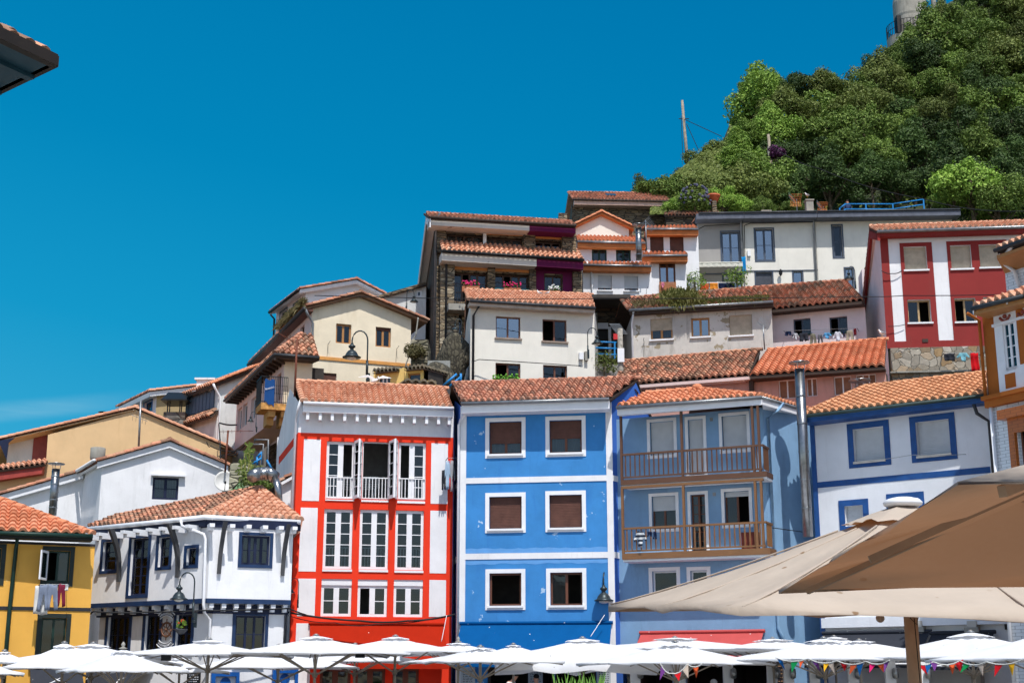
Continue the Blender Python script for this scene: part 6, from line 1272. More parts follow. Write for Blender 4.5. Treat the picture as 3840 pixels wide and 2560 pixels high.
um(14, 2432, 2485, 130, 40, 40, 'white parasol behind, cut off at the left edge of the picture')
um(-75, 2462, 2523, 190, 25, 30, 'front white parasol mostly cut off by the left edge')
um(782, 2389, 2455, 302, 3, 36, 'white parasol between the ship wheel sign and the right window of the corner house', floodlight=True)
um(1183, 2374, 2451, 372, 12, 35, 'wide white parasol overlapping the left end of the red awning', hub=.5)
um(1482, 2377, 2445, 290, 5, 37, 'white parasol in front of the middle of the red awning', floodlight=True, hub=.5)
um(1801, 2416, 2481, 312, 28, 33, 'white parasol in front of the left part of the blue awning with open struts', cap='disc')
um(1718, 2400, 2453, 250, 10, 41, 'white parasol with white knob between the red and the blue awnings', cap='knob')
um(1925, 2411, 2457, 160, 20, 42, 'small far white parasol below the middle of the blue awning', cap='disc')
um(2185, 2384, 2459, 330, 2, 36, 'white parasol with hanging valance in front of the right end of the blue awning', val=.42, cap='disc')
um(2534, 2398, 2487, 371, 44, 33, 'corner-on white parasol in front of the coral awning', cap='disc')
um(2532, 2382, 2439, 400, 0, 42, 'far white parasol directly under the coral awning', cap='disc')
um(3092, 2384, 2473, 400, 42, 33, 'white parasol left of the thick beige pole', cap='disc')
um(2899, 2386, 2447, 360, 5, 42, 'far white parasol at the right end of the coral awning', cap='disc')
um(3224, 2392, 2449, 300, 20, 40, 'far white parasol directly behind the thick beige pole', cap='disc')
um(3130, 2379, 2439, 240, 0, 43, 'farthest white parasol under the charcoal awning', cap='disc')
um(3647, 2360, 2467, 470, 38, 32, 'white parasol right of the thick beige pole, above the bunting', cap='disc')
um(3945, 2352, 2473, 440, 30, 28, 'front white parasol cut off by the right edge', cap='disc')
um(1043, 2412, 2503, 330, 6, 41, 'low white parasol behind, above the blue porthole doors')
um(1330, 2408, 2478, 270, 15, 42, 'far white parasol under the red awning behind the struts')
um(673, 2455, 2518, 210, 10, 41, 'low far white parasol at the foot of the ship wheel sign')
parasol(3.135, 11, 1.7 + .503, .84, 2.0, 8, 'large beige parasol with frilled vent, white cap disc and thick pole', 'large beige parasols in the foreground', UB, UFB, gx=-.0268, gy=.0523, pole_r=.055, hub=-.3, cap='big', ground_z=0, seed=5, val=.05)
parasol(3.28, 5.06, 1.7 + .45, .9, 2.07, -5, 'nearest beige parasol showing its brown underside at the right edge', 'large beige parasols in the foreground', UB, UFB, pole_r=.05, hub=-.3, cap='big', ground_z=0, seed=6, val=.012)
# ================================================================= near roof corner, top left
Cn = at((203, 246), 13); P1 = at_z((-420, -50), Cn.z); P2 = at_z((-420, 545), Cn.z); e = House('near_roof_corner', 'dark teal underside of a tiled roof corner jutting in at the top left', (Cn.x - 3, Cn.y, 0), 'house')
TEAL = wood('teal_boards', C(12, 60, 78), C(20, 78, 96), .6); m = MB(); m.prism([Cn, P2, P1], (0, 0, .06)); e.part('soffit', TEAL, m)
m = MB(); d1 = (P1 - Cn); d2 = (P2 - Cn); nn = Vector((0, 0, 1))
m.bar(Cn + nn * .05, P1 + nn * .05, .1, .12); m.bar(Cn + nn * .06, P2 + nn * .06, .1, .12); e.part('gutter', plain('dark_brown_gutter', C(44, 36, 30)), m)
for t in (.12, .3, .5, .72): a = Cn + d2 * t; b = a + d1 * (1 - t); e.part('soffit_batten', TEAL, MB().bar(a - nn * .02, b - nn * .02, .09, .05))
up = Vector((-1.9, -.2, 1.0)); tile_sheet(P1 + nn * .1, Cn + nn * .1 + d1 * .012, Cn + up * 1.3 + nn * .1, P1 + up * 1.3 + nn * .1, T_OLD, e.e, seed=90, jit=.015, pitch=.2, amp=.035, lift=.02, slab=.05)
wl = Cn + (P1 - Cn) * .5 + (P2 - Cn) * .5; e.part('wall', WARMW, MB().box((P1.x - 6, 6, 0), (Cn.x - 2.9, P2.y + 4, Cn.z)))
# ================================================================= antennas, poles, wires
def mast(a, b, dep, r, mat, label, cat='antenna', nm='antenna', dep2=None, kind='yagi', boom=None, group='television antennas on the roofs', n=8, rod=.35):
    pa = at(a, dep); pb = at(b, dep2 or dep); e = empty(nm, pa, label, cat, group); MB().tube([pa, pb], r, 8).build('mast', mat, e, True)
    if boom:
        c0 = at(boom[0], dep - .1); c1 = at(boom[1], dep + .1); MB().bar(c0, c1, .02).build('boom', mat, e); m = MB(); t = (c1 - c0).normalized(); u = t.cross(Vector((0, 1, 0))).normalized() if kind == 'grid' else t.cross(Vector((0, 0, 1))).normalized() * .6 + Vector((0, 0, .0))
        u = (u + Vector((0, .0, .35 if kind == 'yagi' else 0))).normalized()
        for i in range(n): c = c0.lerp(c1, (i + .5) / n); l = rod * (1 - .4 * i / n); m.bar(c - u * l, c + u * l, .012)
        m.build('rods', mat, e)
    return e
def grid_ant(p, dep, label, rot=0, sc=.8, mat=None):
    c = at(p, dep); e = empty('antenna', c, label, 'antenna', 'television antennas on the roofs'); mt = mat or plain('orange_plastic', C(206, 128, 70)); m = MB()
    for s_ in (-1, 1):
        for i in range(7): x = (-.45 + .15 * i) * sc; m.bar(c + Vector((x, -.0, .02)), c + Vector((x + .12 * s_ * sc, -.25, s_ * .6 * sc)), .016)
        for j in range(4): z = s_ * (.02 + .19 * j) * sc; m.bar(c + Vector((-.45 * sc, -.08 * j, z)), c + Vector((.5 * sc, -.08 * j, z)), .016)
    m.build('reflector', mt, e); MB().bar(c, c + Vector((-.7 * sc, -.5, .35 * sc)), .03).build('boom', mt, e); MB().tube([c + Vector((.1, .1, -1.5 * sc)), c + Vector((.1, .1, .2))], .025).build('mast', ZINC, e)
    q = MB()
    for i in range(6): d = c + Vector((-.7 * sc, -.5, .35 * sc)) * ((i + 1) / 6); q.bar(d - Vector((0, .0, .18)), d + Vector((0, .0, .18)), .012)
    q.build('rods', ZINC, e); e.rotation_euler.z = 0; return e
RUST = plain('rusty_mast', C(112, 64, 48), .8)
mast(A(1358, 745), A(1380, 262), 57, .045, ZINC, 'tall grey antenna mast in front of the ochre gable wall', boom=(A(1288, 403), A(1445, 468)), n=5)
mast(D(850, 1115), D(890, 570), 55.5, .04, RUST, 'rusty antenna mast beside the satellite dish with long thin boom', boom=(D(770, 585), D(1220, 575)), n=4, rod=.12)
mast(Cc(1583, 1530), Cc(1612, 855), 51.5, .04, RUST, 'rusty antenna mast rising beside the narrow pink house roof', boom=(Cc(1385, 775), Cc(1640, 915)), n=8, rod=.3)
mast(P(525, 345), P(505, 60), 58, .03, ZINC, 'white antenna in front of the right wall of the derelict house', boom=(P(440, 20), P(560, 110)), n=9, rod=.3, kind='grid')
mast(Mm(1062, 1390), Mm(1055, 960), 51.5, .03, RUST, 'thin antenna mast standing on the blue house gable', boom=(Mm(950, 1100), Mm(1095, 1045)), n=5, rod=.2)
mast(L(925, 820), L(915, 500), 75, .035, ZINC, 'white antenna with grid between the orange eaved and brown shuttered houses', boom=(L(905, 500), L(1005, 600)), n=8, rod=.35, kind='grid')
grid_ant(N(1000, 145), 84, 'orange grid antenna left of the tall concrete chimney', sc=.7); grid_ant(N(1262, 215), 84, 'orange grid antenna right of the tall concrete chimney', sc=.6); grid_ant(N(1530, 1275), 61.0, 'white and orange antenna on the right window of the laundry house', sc=.5)
e = empty('utility_pole', at(Mm(825, 1150), 57), 'pale weathered utility pole with an antenna beside the derelict house', 'utility pole'); a = at(Mm(825, 1150), 57); b = at(Mm(815, 480), 57); MB().tube([a - Vector((0, 0, 2)), b], [.15, .11], 12).build('pole', plain('pale_grey_wood', C(150, 144, 134), .9, var=.3, scale=8), e, True)
MB().box((b.x - .14, b.y - .2, b.z - 1.5), (b.x + .14, b.y - .1, b.z - .9)).build('junction_box', WPAINT, e); c0 = at(Mm(735, 415), 57); c1 = at(Mm(835, 545), 57); m = MB()
for i in range(9): c = c0.lerp(c1, i / 8); m.bar(c - Vector((.02, 0, 0)) - Vector((.2, 0, 0)), c + Vector((.25, 0, 0)), .02)
m.build('antenna_rods', ZINC, e); MB().box((c1.x - .35, c1.y, c1.z - .25), (c1.x + .05, c1.y + .05, c1.z)).build('red_panel', plain('red_plastic', C(190, 40, 44)), e)
for lab, p0, p1, dep in (('tall leaning wooden pole on the skyline left of the hill trees', U(258, 208), U(298, 560), 112), ('wooden utility pole with a grey box among the hill bushes', U(786, 416), U(822, 700), 104)):
    a = at(p1, dep); b = at(p0, dep); e = empty('utility_pole', a, lab, 'utility pole'); MB().tube([a - Vector((0, 0, 3)), b], [.16, .11], 10).build('pole', plain('old_pole_wood', C(150, 138, 122), .9, var=.2), e, True)
    if 'box' in lab: c = at(U(800, 522), dep - .2); MB().box((c.x - .25, c.y - .1, c.z - .35), (c.x + .25, c.y + .1, c.z + .4)).build('meter_box', CONC, e)
    else: c = at(U(265, 320), dep); MB().bar(c - Vector((.4, 0, 0)), c + Vector((.5, 0, 0)), .06).build('cross_arm', BLACKM, e)
def wire(pts, label, r=.015, sag=0, mat=CABLE, name='cable', dup_=0, group=None, n=10):
    P_ = [at(p, d) for p, d in pts]; out = []
    for a, b in zip(P_, P_[1:]):
        for i in range(n): t = i / n; q = a.lerp(b, t); q.z -= sag * 4 * t * (1 - t); out.append(q)
    out.append(P_[-1]); o = MB().tube(out, r, 5).build(name, mat, None, True); tag(o, label, 'cable', group); return o
wire([((-30, 1105), 62), ((1380, 1113), 62)], 'x') if False else None
wire([((1180, 1108), 60.5), ((1592, 1118), 59)], 'long thin wire crossing in front of the cream gable and the slate-roofed house', .02)
wire([((1592, 1118), 58.5), ((2330, 1119), 57.5), ((3225, 1112), 57), ((3390, 1108), 56.5), ((3860, 1101), 50)], 'long thin wire crossing the plain white, derelict, laundry and striped houses', .018, .03)
wire([(U(265, 320), 112), (U(500, 428), 108)], 'overhead wire from the skyline pole into the hill bushes', .03); wire([(U(285, 350), 112), (U(360, 515), 112)], 'slanting stay wire of the skyline pole', .03); wire([(U(252, 300), 112), (U(262, 560), 112)], 'hanging wire left of the skyline pole', .025)
wire([(U(800, 480), 100), (U(1100, 625), 96), (U(1730, 808), 88), (U(2352, 885), 80)], 'overhead wire sagging across the dark hill trees', .03, .3)
wire([(H(0, 885), 49.2), (H(700, 968), 49.3), (H(1150, 968), 49.3), (H(1610, 905), 49.6)], 'thick black cable bundle slung across the red house above its awning', .035, .05); wire([(H(0, 915), 49.3), (H(450, 985), 49.3), (H(850, 1000), 49.3), (H(1500, 925), 49.4)], 'second thinner cable slung just under the bundle on the red house', .015, .08)
wire([(B(775, 1180), 43.2), (B(790, 960), 43.1), (B(830, 928), 42.9), (B(1100, 940), 43), (E(0, 935), 43.3), (E(520, 920), 43.4), (E(900, 915), 43.6), (E(1260, 900), 44.2), (E(1420, 960), 46)], 'black cable bundle running along the corner house under the navy band', .025, .01)
wire([(K(515, 1350), 59.7), (K(560, 1335), 59.7), (K(900, 1355), 59.8), (K(1430, 1390), 60)], 'black cable running between the windows of the plain white house', .02, .0)
wire([(D(780, 470), 67.5), (D(1000, 495), 66)], 'cables between the gallery house and the narrow pink house', .04, .05); wire([(D(780, 900), 60), (D(1010, 830), 58), (D(1110, 760), 57)], 'cable sloping up below the narrow pink house', .025, .05)
wire([(Q(0, 1135), 45.6), (Q(580, 1058), 44.2), (Q(1105, 1052), 43.3)], 'washing line strung below the large windows of the blue trimmed house', .01, .02, ZINC)
flue('tall stainless steel flue with conical rain cap between the pale blue and blue trimmed houses', (3030, 2012), P(952, 575), 46.2, .17)
bpy.context.view_layer.update()
flue('short steel flue with a small conical cap behind the blue trimmed house roof', P(1650, 850), P(1650, 790), 50.5, .2)
# satellite dish
c = at(D(850, 1228), 55.6); e = empty('satellite_dish', c, 'round white satellite dish at the right eave of the white gabled house', 'satellite dish'); n_ = Vector((.25, -1, .25)).normalized()
MB().lathe(c, [(.01, .12), (.2, .1), (.36, .05), (.44, 0), (.445, .02), (.36, .075), (.2, .125), (.01, .145)], 28, ax=-n_).build('dish', plain('dish_white', C(206, 206, 204), .5), e, True); MB().tube([c - Vector((0, 0, .42)), c + n_ * .35 - Vector((0, 0, .2))], .015).tube([c + n_ * .3 - Vector((0, 0, .2)), c + n_ * .42 - Vector((0, 0, .16))], .04).build('feed_arm', BLACKM, e); MB().tube([c - n_ * .15, c + Vector((-.1, .3, -.6))], .03).build('bracket', BLACKM, e)
# satellite panel on ochre house end
# stainless extraction duct
e = empty('extraction_duct', at(D(1540, 1300), 50), 'shiny bent stainless steel extraction duct above the corner house roof', 'duct'); pts = [at(D(1555, 1520), 47), at(D(1545, 1290), 47.2), at(D(1500, 1180), 47.4), at(D(1440, 1130), 47.5), at(D(1270, 1135), 47.5), at(D(1215, 1165), 47)]
MB().tube(pts[:3], .13, 14).tube(pts[2:], .22, 16).build('duct', STEEL, e, True)
for t in (.25, .6, .9): c = pts[3].lerp(pts[4], t); MB().tube([c - Vector((.03, 0, 0)), c + Vector((.03, 0, 0))], .24, 16).build('joint_band', STEEL, e)
# meter boxes on plain white house
for p0, p1, lab in ((Mm(250, 810), Mm(308, 905), 'small white meter box on the right side of the plain white house'), (Mm(325, 795), Mm(372, 920), 'narrow grey fuse box under the lamp of the plain white house')):
    r_ = rect_of(f17, p0, p1); e = tag(MB().fbox(f17, r_[0], r_[1], r_[2], r_[3], 0.004, .18).build('meter_box', WPAINT if 'white meter' in lab else CONC), lab, 'meter box')
# ================================================================= birds
WBIRD = plain('gull_white', C(236, 236, 234), .7, var=.02); GBIRD = plain('gull_grey', C(150, 154, 160), .7); YB_ = plain('beak_yellow', C(226, 170, 60))
def gull(p, dep, label, sc=1.0, face=1, fly=False, sit=False):
    c = at(p, dep); e = empty('seagull', c, label, 'seagull', 'seagulls on the roofs'); b = MB(); z0 = .0 if sit or fly else .14
    ps = [(-.2 * face, 0, .10 + z0), (-.1 * face, 0, .12 + z0), (.02 * face, 0, .16 + z0), (.11 * face, 0, .22 + z0), (.14 * face, 0, .30 + z0), (.165 * face, 0, .34 + z0), (.2 * face, 0, .34 + z0)]
    b.tube([c + Vector(q) * sc for q in ps], [.02 * sc, .07 * sc, .095 * sc, .07 * sc, .042 * sc, .048 * sc, .022 * sc], 10); b.build('body', WBIRD, e, True)
    MB().tube([c + Vector((.2 * face, 0, .34 + z0)) * sc, c + Vector((.27 * face, 0, .325 + z0)) * sc], .014 * sc, 6, r2=.004).build('beak', YB_, e)
    for s_ in (-1, 1):
        if fly: MB().prism([c + Vector((.08 * face, .05 * s_, .2)) * sc, c + Vector((.02 + s_ * .35, .1 * s_, .42)) * sc, c + Vector((.0 + s_ * .8, .1 * s_, .30)) * sc, c + Vector((s_ * .3, .08 * s_, .3)) * sc, c + Vector((-.12 * face, .05 * s_, .16)) * sc], (0, .02, .012)).build('wing', WBIRD, e)
        else:
            MB().tube([c + Vector((.06 * face, .07 * s_, .2 + z0)) * sc, c + Vector((-.08 * face, .08 * s_, .15 + z0)) * sc, c + Vector((-.27 * face, .03 * s_, .09 + z0)) * sc], [.03 * sc, .05 * sc, .01 * sc], 8).build('wing', GBIRD, e, True)
            if not sit: MB().bar(c + Vector((0, .03 * s_, 0)) * sc, c + Vector((0, .03 * s_, .17)) * sc, .012).build('leg', YB_, e)
gull(N(1115, 108), 84, 'white seagull standing on top of the tall concrete chimney', 0.68, -1); gull(P(1905, 205), q25['R1'].y, 'white seagull standing on the ridge at the right end of the new orange roof', .68, -1)
gull(K(1075, 785), 61.5, 'grey and white seagull resting on the plain white house roof, left of another', 0.62, -1, sit=True); gull(K(1145, 782), 61.7, 'small seagull resting at the ridge of the plain white house, right of another', .55, 1, sit=True)
gull(G(850, 100), 52.6, 'seagull with spread wings just above the red house ridge', .8, 1, fly=True)
# ================================================================= laundry
SH = dict(shirt=[(.3, 0), (.7, 0), (.7, .55), (1, .35), (1.05, .5), (.75, .98), (.62, 1), (.5, .93), (.38, 1), (.25, .98), (-.05, .5), (0, .35), (.3, .55)],
          trousers=[(0, 0), (.32, 0), (.48, .62), (.55, .62), (.72, .02), (1, .04), (.85, 1), (.15, 1)], towel=[(0, .02), (1, 0), (1, 1), (0, .98)], shorts=[(0, 0), (.4, 0), (.5, .4), (.6, 0), (1, .02), (.9, 1), (.1, 1)])
def garment(kind, f, tl, br, d, mat, name, label, group):
    r = rect_of(f.off(d), tl, br); f = f.off(d); o_ = SH[kind]; m = MB(); n = 9; rows = 8
    # sheet sliced in rows between the outline's left and right limits, folded
    tri = tessellate_polygon([[Vector((x, y, 0)) for x, y in o_]]); pts = [Vector((x, y)) for x, y in o_]
    bm = bmesh.new(); vs = [bm.verts.new((x, 0, y)) for x, y in o_]
    for t in tri:
        try: bm.faces.new([vs[i] for i in t])
        except ValueError: pass
    for k in range(1, 8):
        bmesh.ops.bisect_plane(bm, geom=bm.verts[:] + bm.edges[:] + bm.faces[:], plane_co=(k / 8, 0, 0), plane_no=(1, 0, 0))
        bmesh.ops.bisect_plane(bm, geom=bm.verts[:] + bm.edges[:] + bm.faces[:], plane_co=(0, 0, k / 8), plane_no=(0, 0, 1))
    ph = random.uniform(0, 6); w = r[1] - r[0]; hh = r[3] - r[2]; out = []; idx = {}
    for v in bm.verts: idx[v.index if False else v] = len(out); x, z = v.co.x, v.co.z; out.append(f.P(r[0] + w * x, r[2] + hh * z - .02 * hh * math.sin(x * 7 + ph), (.045 * math.sin(x * 11 + ph + z * 2) + .02 * math.sin(z * 9)) * (1.15 - z)))
    m.add(out, [tuple(idx[v] for v in fc.verts) for fc in bm.faces]); bm.free()
    o = m.build(name, mat, None, True); tag(o, label, 'laundry', group); md = o.modifiers.new('thick', 'SOLIDIFY'); md.thickness = .012; return o
CL = {}
def cl(k, *c):
    if k not in CL: CL[k] = clothmat('laundry_' + k, C(*c), .15)
    return CL[k]
g_ = 'washing hung under the yellow house window'
garment('towel', fyel, B(315, 700), B(420, 960), .55, cl('white', 226, 226, 224), 'sheet', 'white sheet hanging behind the grey trousers at the yellow house', g_)
garment('trousers', fyel, B(340, 688), B(432, 930), .7, cl('bluegrey', 128, 138, 158), 'trousers', 'left pair of blue grey trousers hanging at the yellow house', g_); garment('trousers', fyel, B(415, 688), B(512, 925), .72, cl('bluegrey', 128, 138, 158), 'trousers', 'right pair of blue grey trousers hanging at the yellow house', g_)
garment('trousers', fyel, B(510, 685), B(578, 890), .7, cl('maroon', 128, 44, 66), 'trousers', 'small maroon trousers hanging at the yellow house', g_); garment('towel', fyel, B(578, 685), B(608, 745), .68, cl('white', 226, 226, 224), 'cloth', 'little white cloth at the right end of the yellow house washing', g_)
def line(f, a, b, d, label, r=.008):
    q = f.q(a, d); q2 = f.q(b, d); o = MB().tube([f.P(q[0], q[1], d), f.P(q2[0], q2[1], d)], r, 5); k = MB()
    o = o.build('washing_line', ZINC); tag(o, label, 'washing line', 'washing lines on the facades'); e = o
    for qq in (q, q2): m = MB().bar(f.P(qq[0], qq[1], d + .03), f.P(qq[0], qq[1] - .02, 0), .02); m.build('line_bracket', BLACKM, o)
    return o
line(fyel, B(352, 690), B(610, 687), .7, 'washing line under the upper window of the yellow house')
sg = fblue.off(.6); line(Fac(fr_.P(fr_.w - .4, 0), fr_.P(fr_.w + .6, 0)), G(1565, 828), G(1672, 826), .5, 'short washing rail between the red house and the blue house')
g_ = 'washing between the red and blue houses'; fx = fr_.off(.45)
for kd, a, b, c, nm, lab in (('shorts', G(1506, 945), G(1548, 1140), ('black', 52, 54, 62), 'shorts', 'black shorts low on the rail between the red and blue houses'), ('shirt', G(1535, 850), G(1595, 1135), ('pale', 176, 200, 222), 'shirt', 'pale blue shirt between the red and blue houses'), ('shirt', G(1580, 848), G(1630, 1160), ('grey', 176, 176, 180), 'shirt', 'grey shirt between the red and blue houses'), ('towel', G(1622, 845), G(1662, 1045), ('black', 52, 54, 62), 'cloth', 'black cloth nearest the blue house wall')): garment(kd, fx, a, b, .05, cl(*c), nm, lab, g_)
g_ = 'washing on the line of the laundry house'; line(f24, P(752, 128), P(1612, 95), .5, 'long washing line under the two open windows of the laundry house')
for kd, a, b, c, nm, lab in (('shorts', P(762, 135), P(842, 178), ('navy', 34, 44, 72), 'shorts', 'navy shorts at the left end of the laundry house line'), ('shirt', P(855, 155), P(925, 235), ('lgrey', 190, 192, 198), 'shirt', 'light grey shirt second on the laundry house line'), ('shorts', P(928, 155), P(1045, 245), ('black', 42, 44, 50), 'shorts', 'black shorts on the laundry house line'), ('trousers', P(1050, 165), P(1140, 300), ('khaki', 122, 118, 104), 'trousers', 'khaki trousers in the middle of the laundry house line'), ('trousers', P(1140, 168), P(1218, 290), ('dgrey', 104, 104, 110), 'trousers', 'dark grey trousers right of the khaki ones'), ('shirt', P(1210, 150), P(1308, 212), ('sky', 88, 160, 210), 'shirt', 'sky blue shirt on the laundry house line'), ('shirt', P(1328, 140), P(1445, 245), ('whiteblue', 212, 214, 224), 'shirt', 'white shirt on the laundry house line'), ('shorts', P(1440, 135), P(1470, 190), ('navy', 34, 44, 72), 'cloth', 'little navy cloth between white shirt and beige trousers'), ('trousers', P(1475, 125), P(1580, 255), ('stonebeige', 160, 150, 134), 'trousers', 'beige trousers at the right of the laundry house line'), ('towel', P(1570, 100), P(1605, 175), ('darkred', 110, 34, 44), 'cloth', 'dark red cloth at the right end of the laundry house line')): garment(kd, f24, a, b, .5, cl(*c), nm, lab, g_)
g_ = 'washing on the line of the striped house base'; line(f26, O(940, 1385), O(1305, 1375), .7, 'washing line across the rubble stone base of the striped house')
for kd, a, b, c, nm, lab in (('towel', O(940, 1388), O(1040, 1452), ('black', 42, 44, 50), 'towel', 'black towel on the rubble stone wall line'), ('shirt', O(1058, 1378), O(1172, 1455), ('aqua', 130, 190, 204), 'shirt', 'pale turquoise shirt on the rubble stone wall line'), ('towel', O(1178, 1382), O(1262, 1548), ('bright red', 204, 28, 36), 'towel', 'long bright red towel on the rubble stone wall line'), ('shorts', O(1262, 1388), O(1302, 1410), ('black', 42, 44, 50), 'socks', 'tiny black socks at the right end of the stone wall line')): garment(kd, f26, a, b, .6, cl(*c), nm, lab, g_)
g_ = 'towels drying on the terrace of the grey modern house'; ft = fM.off(3.5)
for a, b, c, lab in ((N(22, 952), N(92, 1015), ('orange', 226, 96, 54), 'left bright orange towel on the white terrace rail'), (N(92, 952), N(152, 1012), ('orange', 226, 96, 54), 'right bright orange towel on the white terrace rail'), (N(162, 942), N(242, 1008), ('amber', 222, 140, 52), 'amber towel on the white terrace rail'), (N(248, 945), N(408, 1010), ('navy', 34, 44, 72), 'wide navy towel on the white terrace rail')): garment('towel', ft, a, b, .05, cl(*c), 'towel', lab, g_)
r_ = rect_of(ft, N(-10, 942), N(490, 1010)); e = empty('terrace_railing', ft.P(r_[0], r_[2]), 'white terrace railing with towels in front of the grey modern house', 'railing'); m = MB()
for z in (r_[3], r_[3] - .35, r_[3] - .7): m.bar(ft.P(r_[0], z), ft.P(r_[1], z), .04)
m.build('rails', WPAINT, e)
for i in range(5): s_ = r_[0] + (r_[1] - r_[0]) * i / 4; MB().bar(ft.P(s_, r_[3] + .05), ft.P(s_, r_[2] - .8), .05).build('post', WPAINT, e)
garment('shirt', fb_.off(.2) if False else f19.off(1.3), L(1080, 1162), L(1118, 1228), .05, cl('rose', 214, 130, 156), 'shirt', 'small pink shirt on the balcony door of the brown shuttered house', None)
garment('shirt', fl5, Rr(205, 1235), Rr(300, 1360), .08, clothmat('striped_shirt', C(200, 204, 206), pat=lambda nt, co, b: mixc(nt, ramp(nt, (lambda w_: (nt.links.new(co, w_.inputs[0]), w_.outputs[0])[1])(nd(nt, 'ShaderNodeTexWave', Scale=2.0, bands_direction='Z')), [(.45, 0.0), (.5, 1.0)]), b, C(44, 52, 66))), 'shirt', 'striped navy and white shirt hanging on the lower brown balcony', 'washing on the lower brown balcony'); garment('shorts', fl5, Rr(305, 1238), Rr(350, 1275), .06, cl('navy', 34, 44, 72), 'shorts', 'small navy shorts on the lower brown balcony', 'washing on the lower brown balcony'); garment('shorts', fl5, Rr(352, 1238), Rr(385, 1295), .06, cl('navy', 34, 44, 72), 'cloth', 'small navy cloth at the right of the balcony washing', 'washing on the lower brown balcony')
a = fM.off(.9); garment('towel', a, N(472, 685), N(520, 860), .1, cl('flagblue', 26, 136, 200), 'flag', 'limp bright blue flag hanging between the modern houses', None)
# ================================================================= upper path railing and tower
BRAIL = plain('bright_blue_rail', C(36, 130, 196), .4); e = empty('path_railing', at(U(1380, 890), 89), 'bright blue metal railing along the upper path under the dark trees', 'railing')
tp = [(U(1222, 868), 89), (U(1258, 841), 89), (U(1545, 841), 89), (U(1735, 813), 89)]; m = MB()
for dz in (0, -.37): 
    for (a, d1_), (b, d2_) in zip(tp, tp[1:]): m.tube([at(a, d1_) + Vector((0, 0, dz)), at(b, d2_) + Vector((0, 0, dz))], .045, 8)
m.build('rails', BRAIL, e, True)
for p_ in (U(1222, 868), U(1382, 841), U(1547, 841), U(1735, 813)): a = at(p_, 89); MB().bar(a, a - Vector((0, 0, 1.3)), .08).build('post', BRAIL, e)
e = empty('alley_railing', at(Mm(600, 900), 63), 'bright blue railing in the shaded alley right of the plain white house', 'railing')
for y_ in (660, 742, 825): MB().tube([at(Mm(462, y_ - 6), 62.5), at(Mm(765, y_ + 6), 62.5)], .04, 8).build('rail', BRAIL, e, True)
for x_ in (470, 742): MB().bar(at(Mm(x_, 655), 62.5), at(Mm(x_, 885), 62.5), .07).build('post', BRAIL, e)
e = empty('stair_railing', at(D(1300, 1000), 56), 'bright blue railing and grey posts beside the steps under the narrow pink house', 'railing')
for a, b in ((D(1180, 1020), D(1330, 930)), (D(1180, 1090), D(1185, 1020)), (D(1270, 915), D(1335, 850)), (D(1270, 1020), D(1270, 915)), (D(1335, 1020), D(1335, 850)), (D(1395, 955), D(1470, 1090))): MB().tube([at(a, 55.5), at(b, 55.5)], .045, 8).build('rail', BRAIL, e, True)
for a, b, c in ((D(1235, 720), D(1235, 690), D(1415, 690)), ): MB().tube([at(a, 55.6), at(b, 55.6), at(c, 55.6), at(D(1405, 1090), 55.6)], .04, 8).build('grey_frame', ZINC, e, True)
MB().tube([at(D(1175, 750), 55.4), at(D(1350, 750), 55.4), at(D(1340, 1020), 55.4)], .04, 8).build('grey_frame', ZINC, e, True)
e = empty('stair_railing', at(X7(1120, 1400), 58), 'bright blue stair railing left of the plain white house', 'railing')
for a, b in ((X7(980, 1450), X7(1160, 1295)), (X7(1060, 1460), X7(1205, 1340)), (X7(1212, 1415), X7(1212, 1290))): MB().tube([at(a, 57), at(b, 57)], .05, 8).build('rail', BRAIL, e, True)
Dt = 150; tl = at(V(548, 60), Dt); tr = at(V(995, 60), Dt); cx = (tl.x + tr.x) / 2; rt = (tr.x - tl.x) / 2; zt_ = at(V(770, 5), Dt).z; zb_ = at(V(770, 560), Dt).z; e = empty('round_tower', (cx, Dt, zb_ - 8), 'round weathered concrete tower with dark niche at the top of the hill', 'tower')
TC = plaster('tower_concrete', C(160, 156, 146), var=.15, amt=.8, stain=(80, 76, 70), streak=1.4)
MB().lathe((cx, Dt, 0), [(rt * .96, zb_ - 8), (rt * .97, at(V(0, 280), Dt).z), (rt, at(V(0, 250), Dt).z), (rt, zt_ - .5), (rt * .97, zt_), (rt * .2, zt_ + .3)], 40).build('tower_wall', TC, e)
n0 = at(V(582, 270), Dt - rt * .72); n1 = at(V(672, 450), Dt - rt * .98); MB().box((n0.x, Dt - rt * 1.02, n1.z), (n1.x, Dt - rt * .5, at(V(0, 215), Dt - rt).z)).build('niche_shade_block', plain('niche_shade_black', C(34, 32, 32)), e)  # solid black box; its colour stands in for the shade inside the niche
lz = at(V(500, 545), Dt).z; MB().tube([(cx - rt * .3, Dt, lz - 1.2), (cx - rt * .3, Dt, lz)], rt * 1.2, 40).build('gallery_ring', TC, e)
m = MB(); K_ = 40; rr = rt * 1.28
for i in range(K_):
    an = 2 * math.pi * i / K_; a2 = 2 * math.pi * (i + 1) / K_; p_ = Vector((cx - rt * .2 + rr * math.cos(an), Dt + rr * math.sin(an), lz)); p2 = Vector((cx - rt * .2 + rr * math.cos(a2), Dt + rr * math.sin(a2), lz)); m.bar(p_, p_ + Vector((0, 0, 1.6)), .06)
    for dz in (.8, 1.6): m.bar(p_ + Vector((0, 0, dz)), p2 + Vector((0, 0, dz)), .05)
m.build('gallery_railing', BLACKM, e); m = MB(); a = at(V(690, 340), Dt - rt - .3); b = at(V(1010, 130), Dt - rt - .3)
for dz in (0, -.8): m.bar(a + Vector((0, 0, dz)), b + Vector((0, 0, dz)), .06)
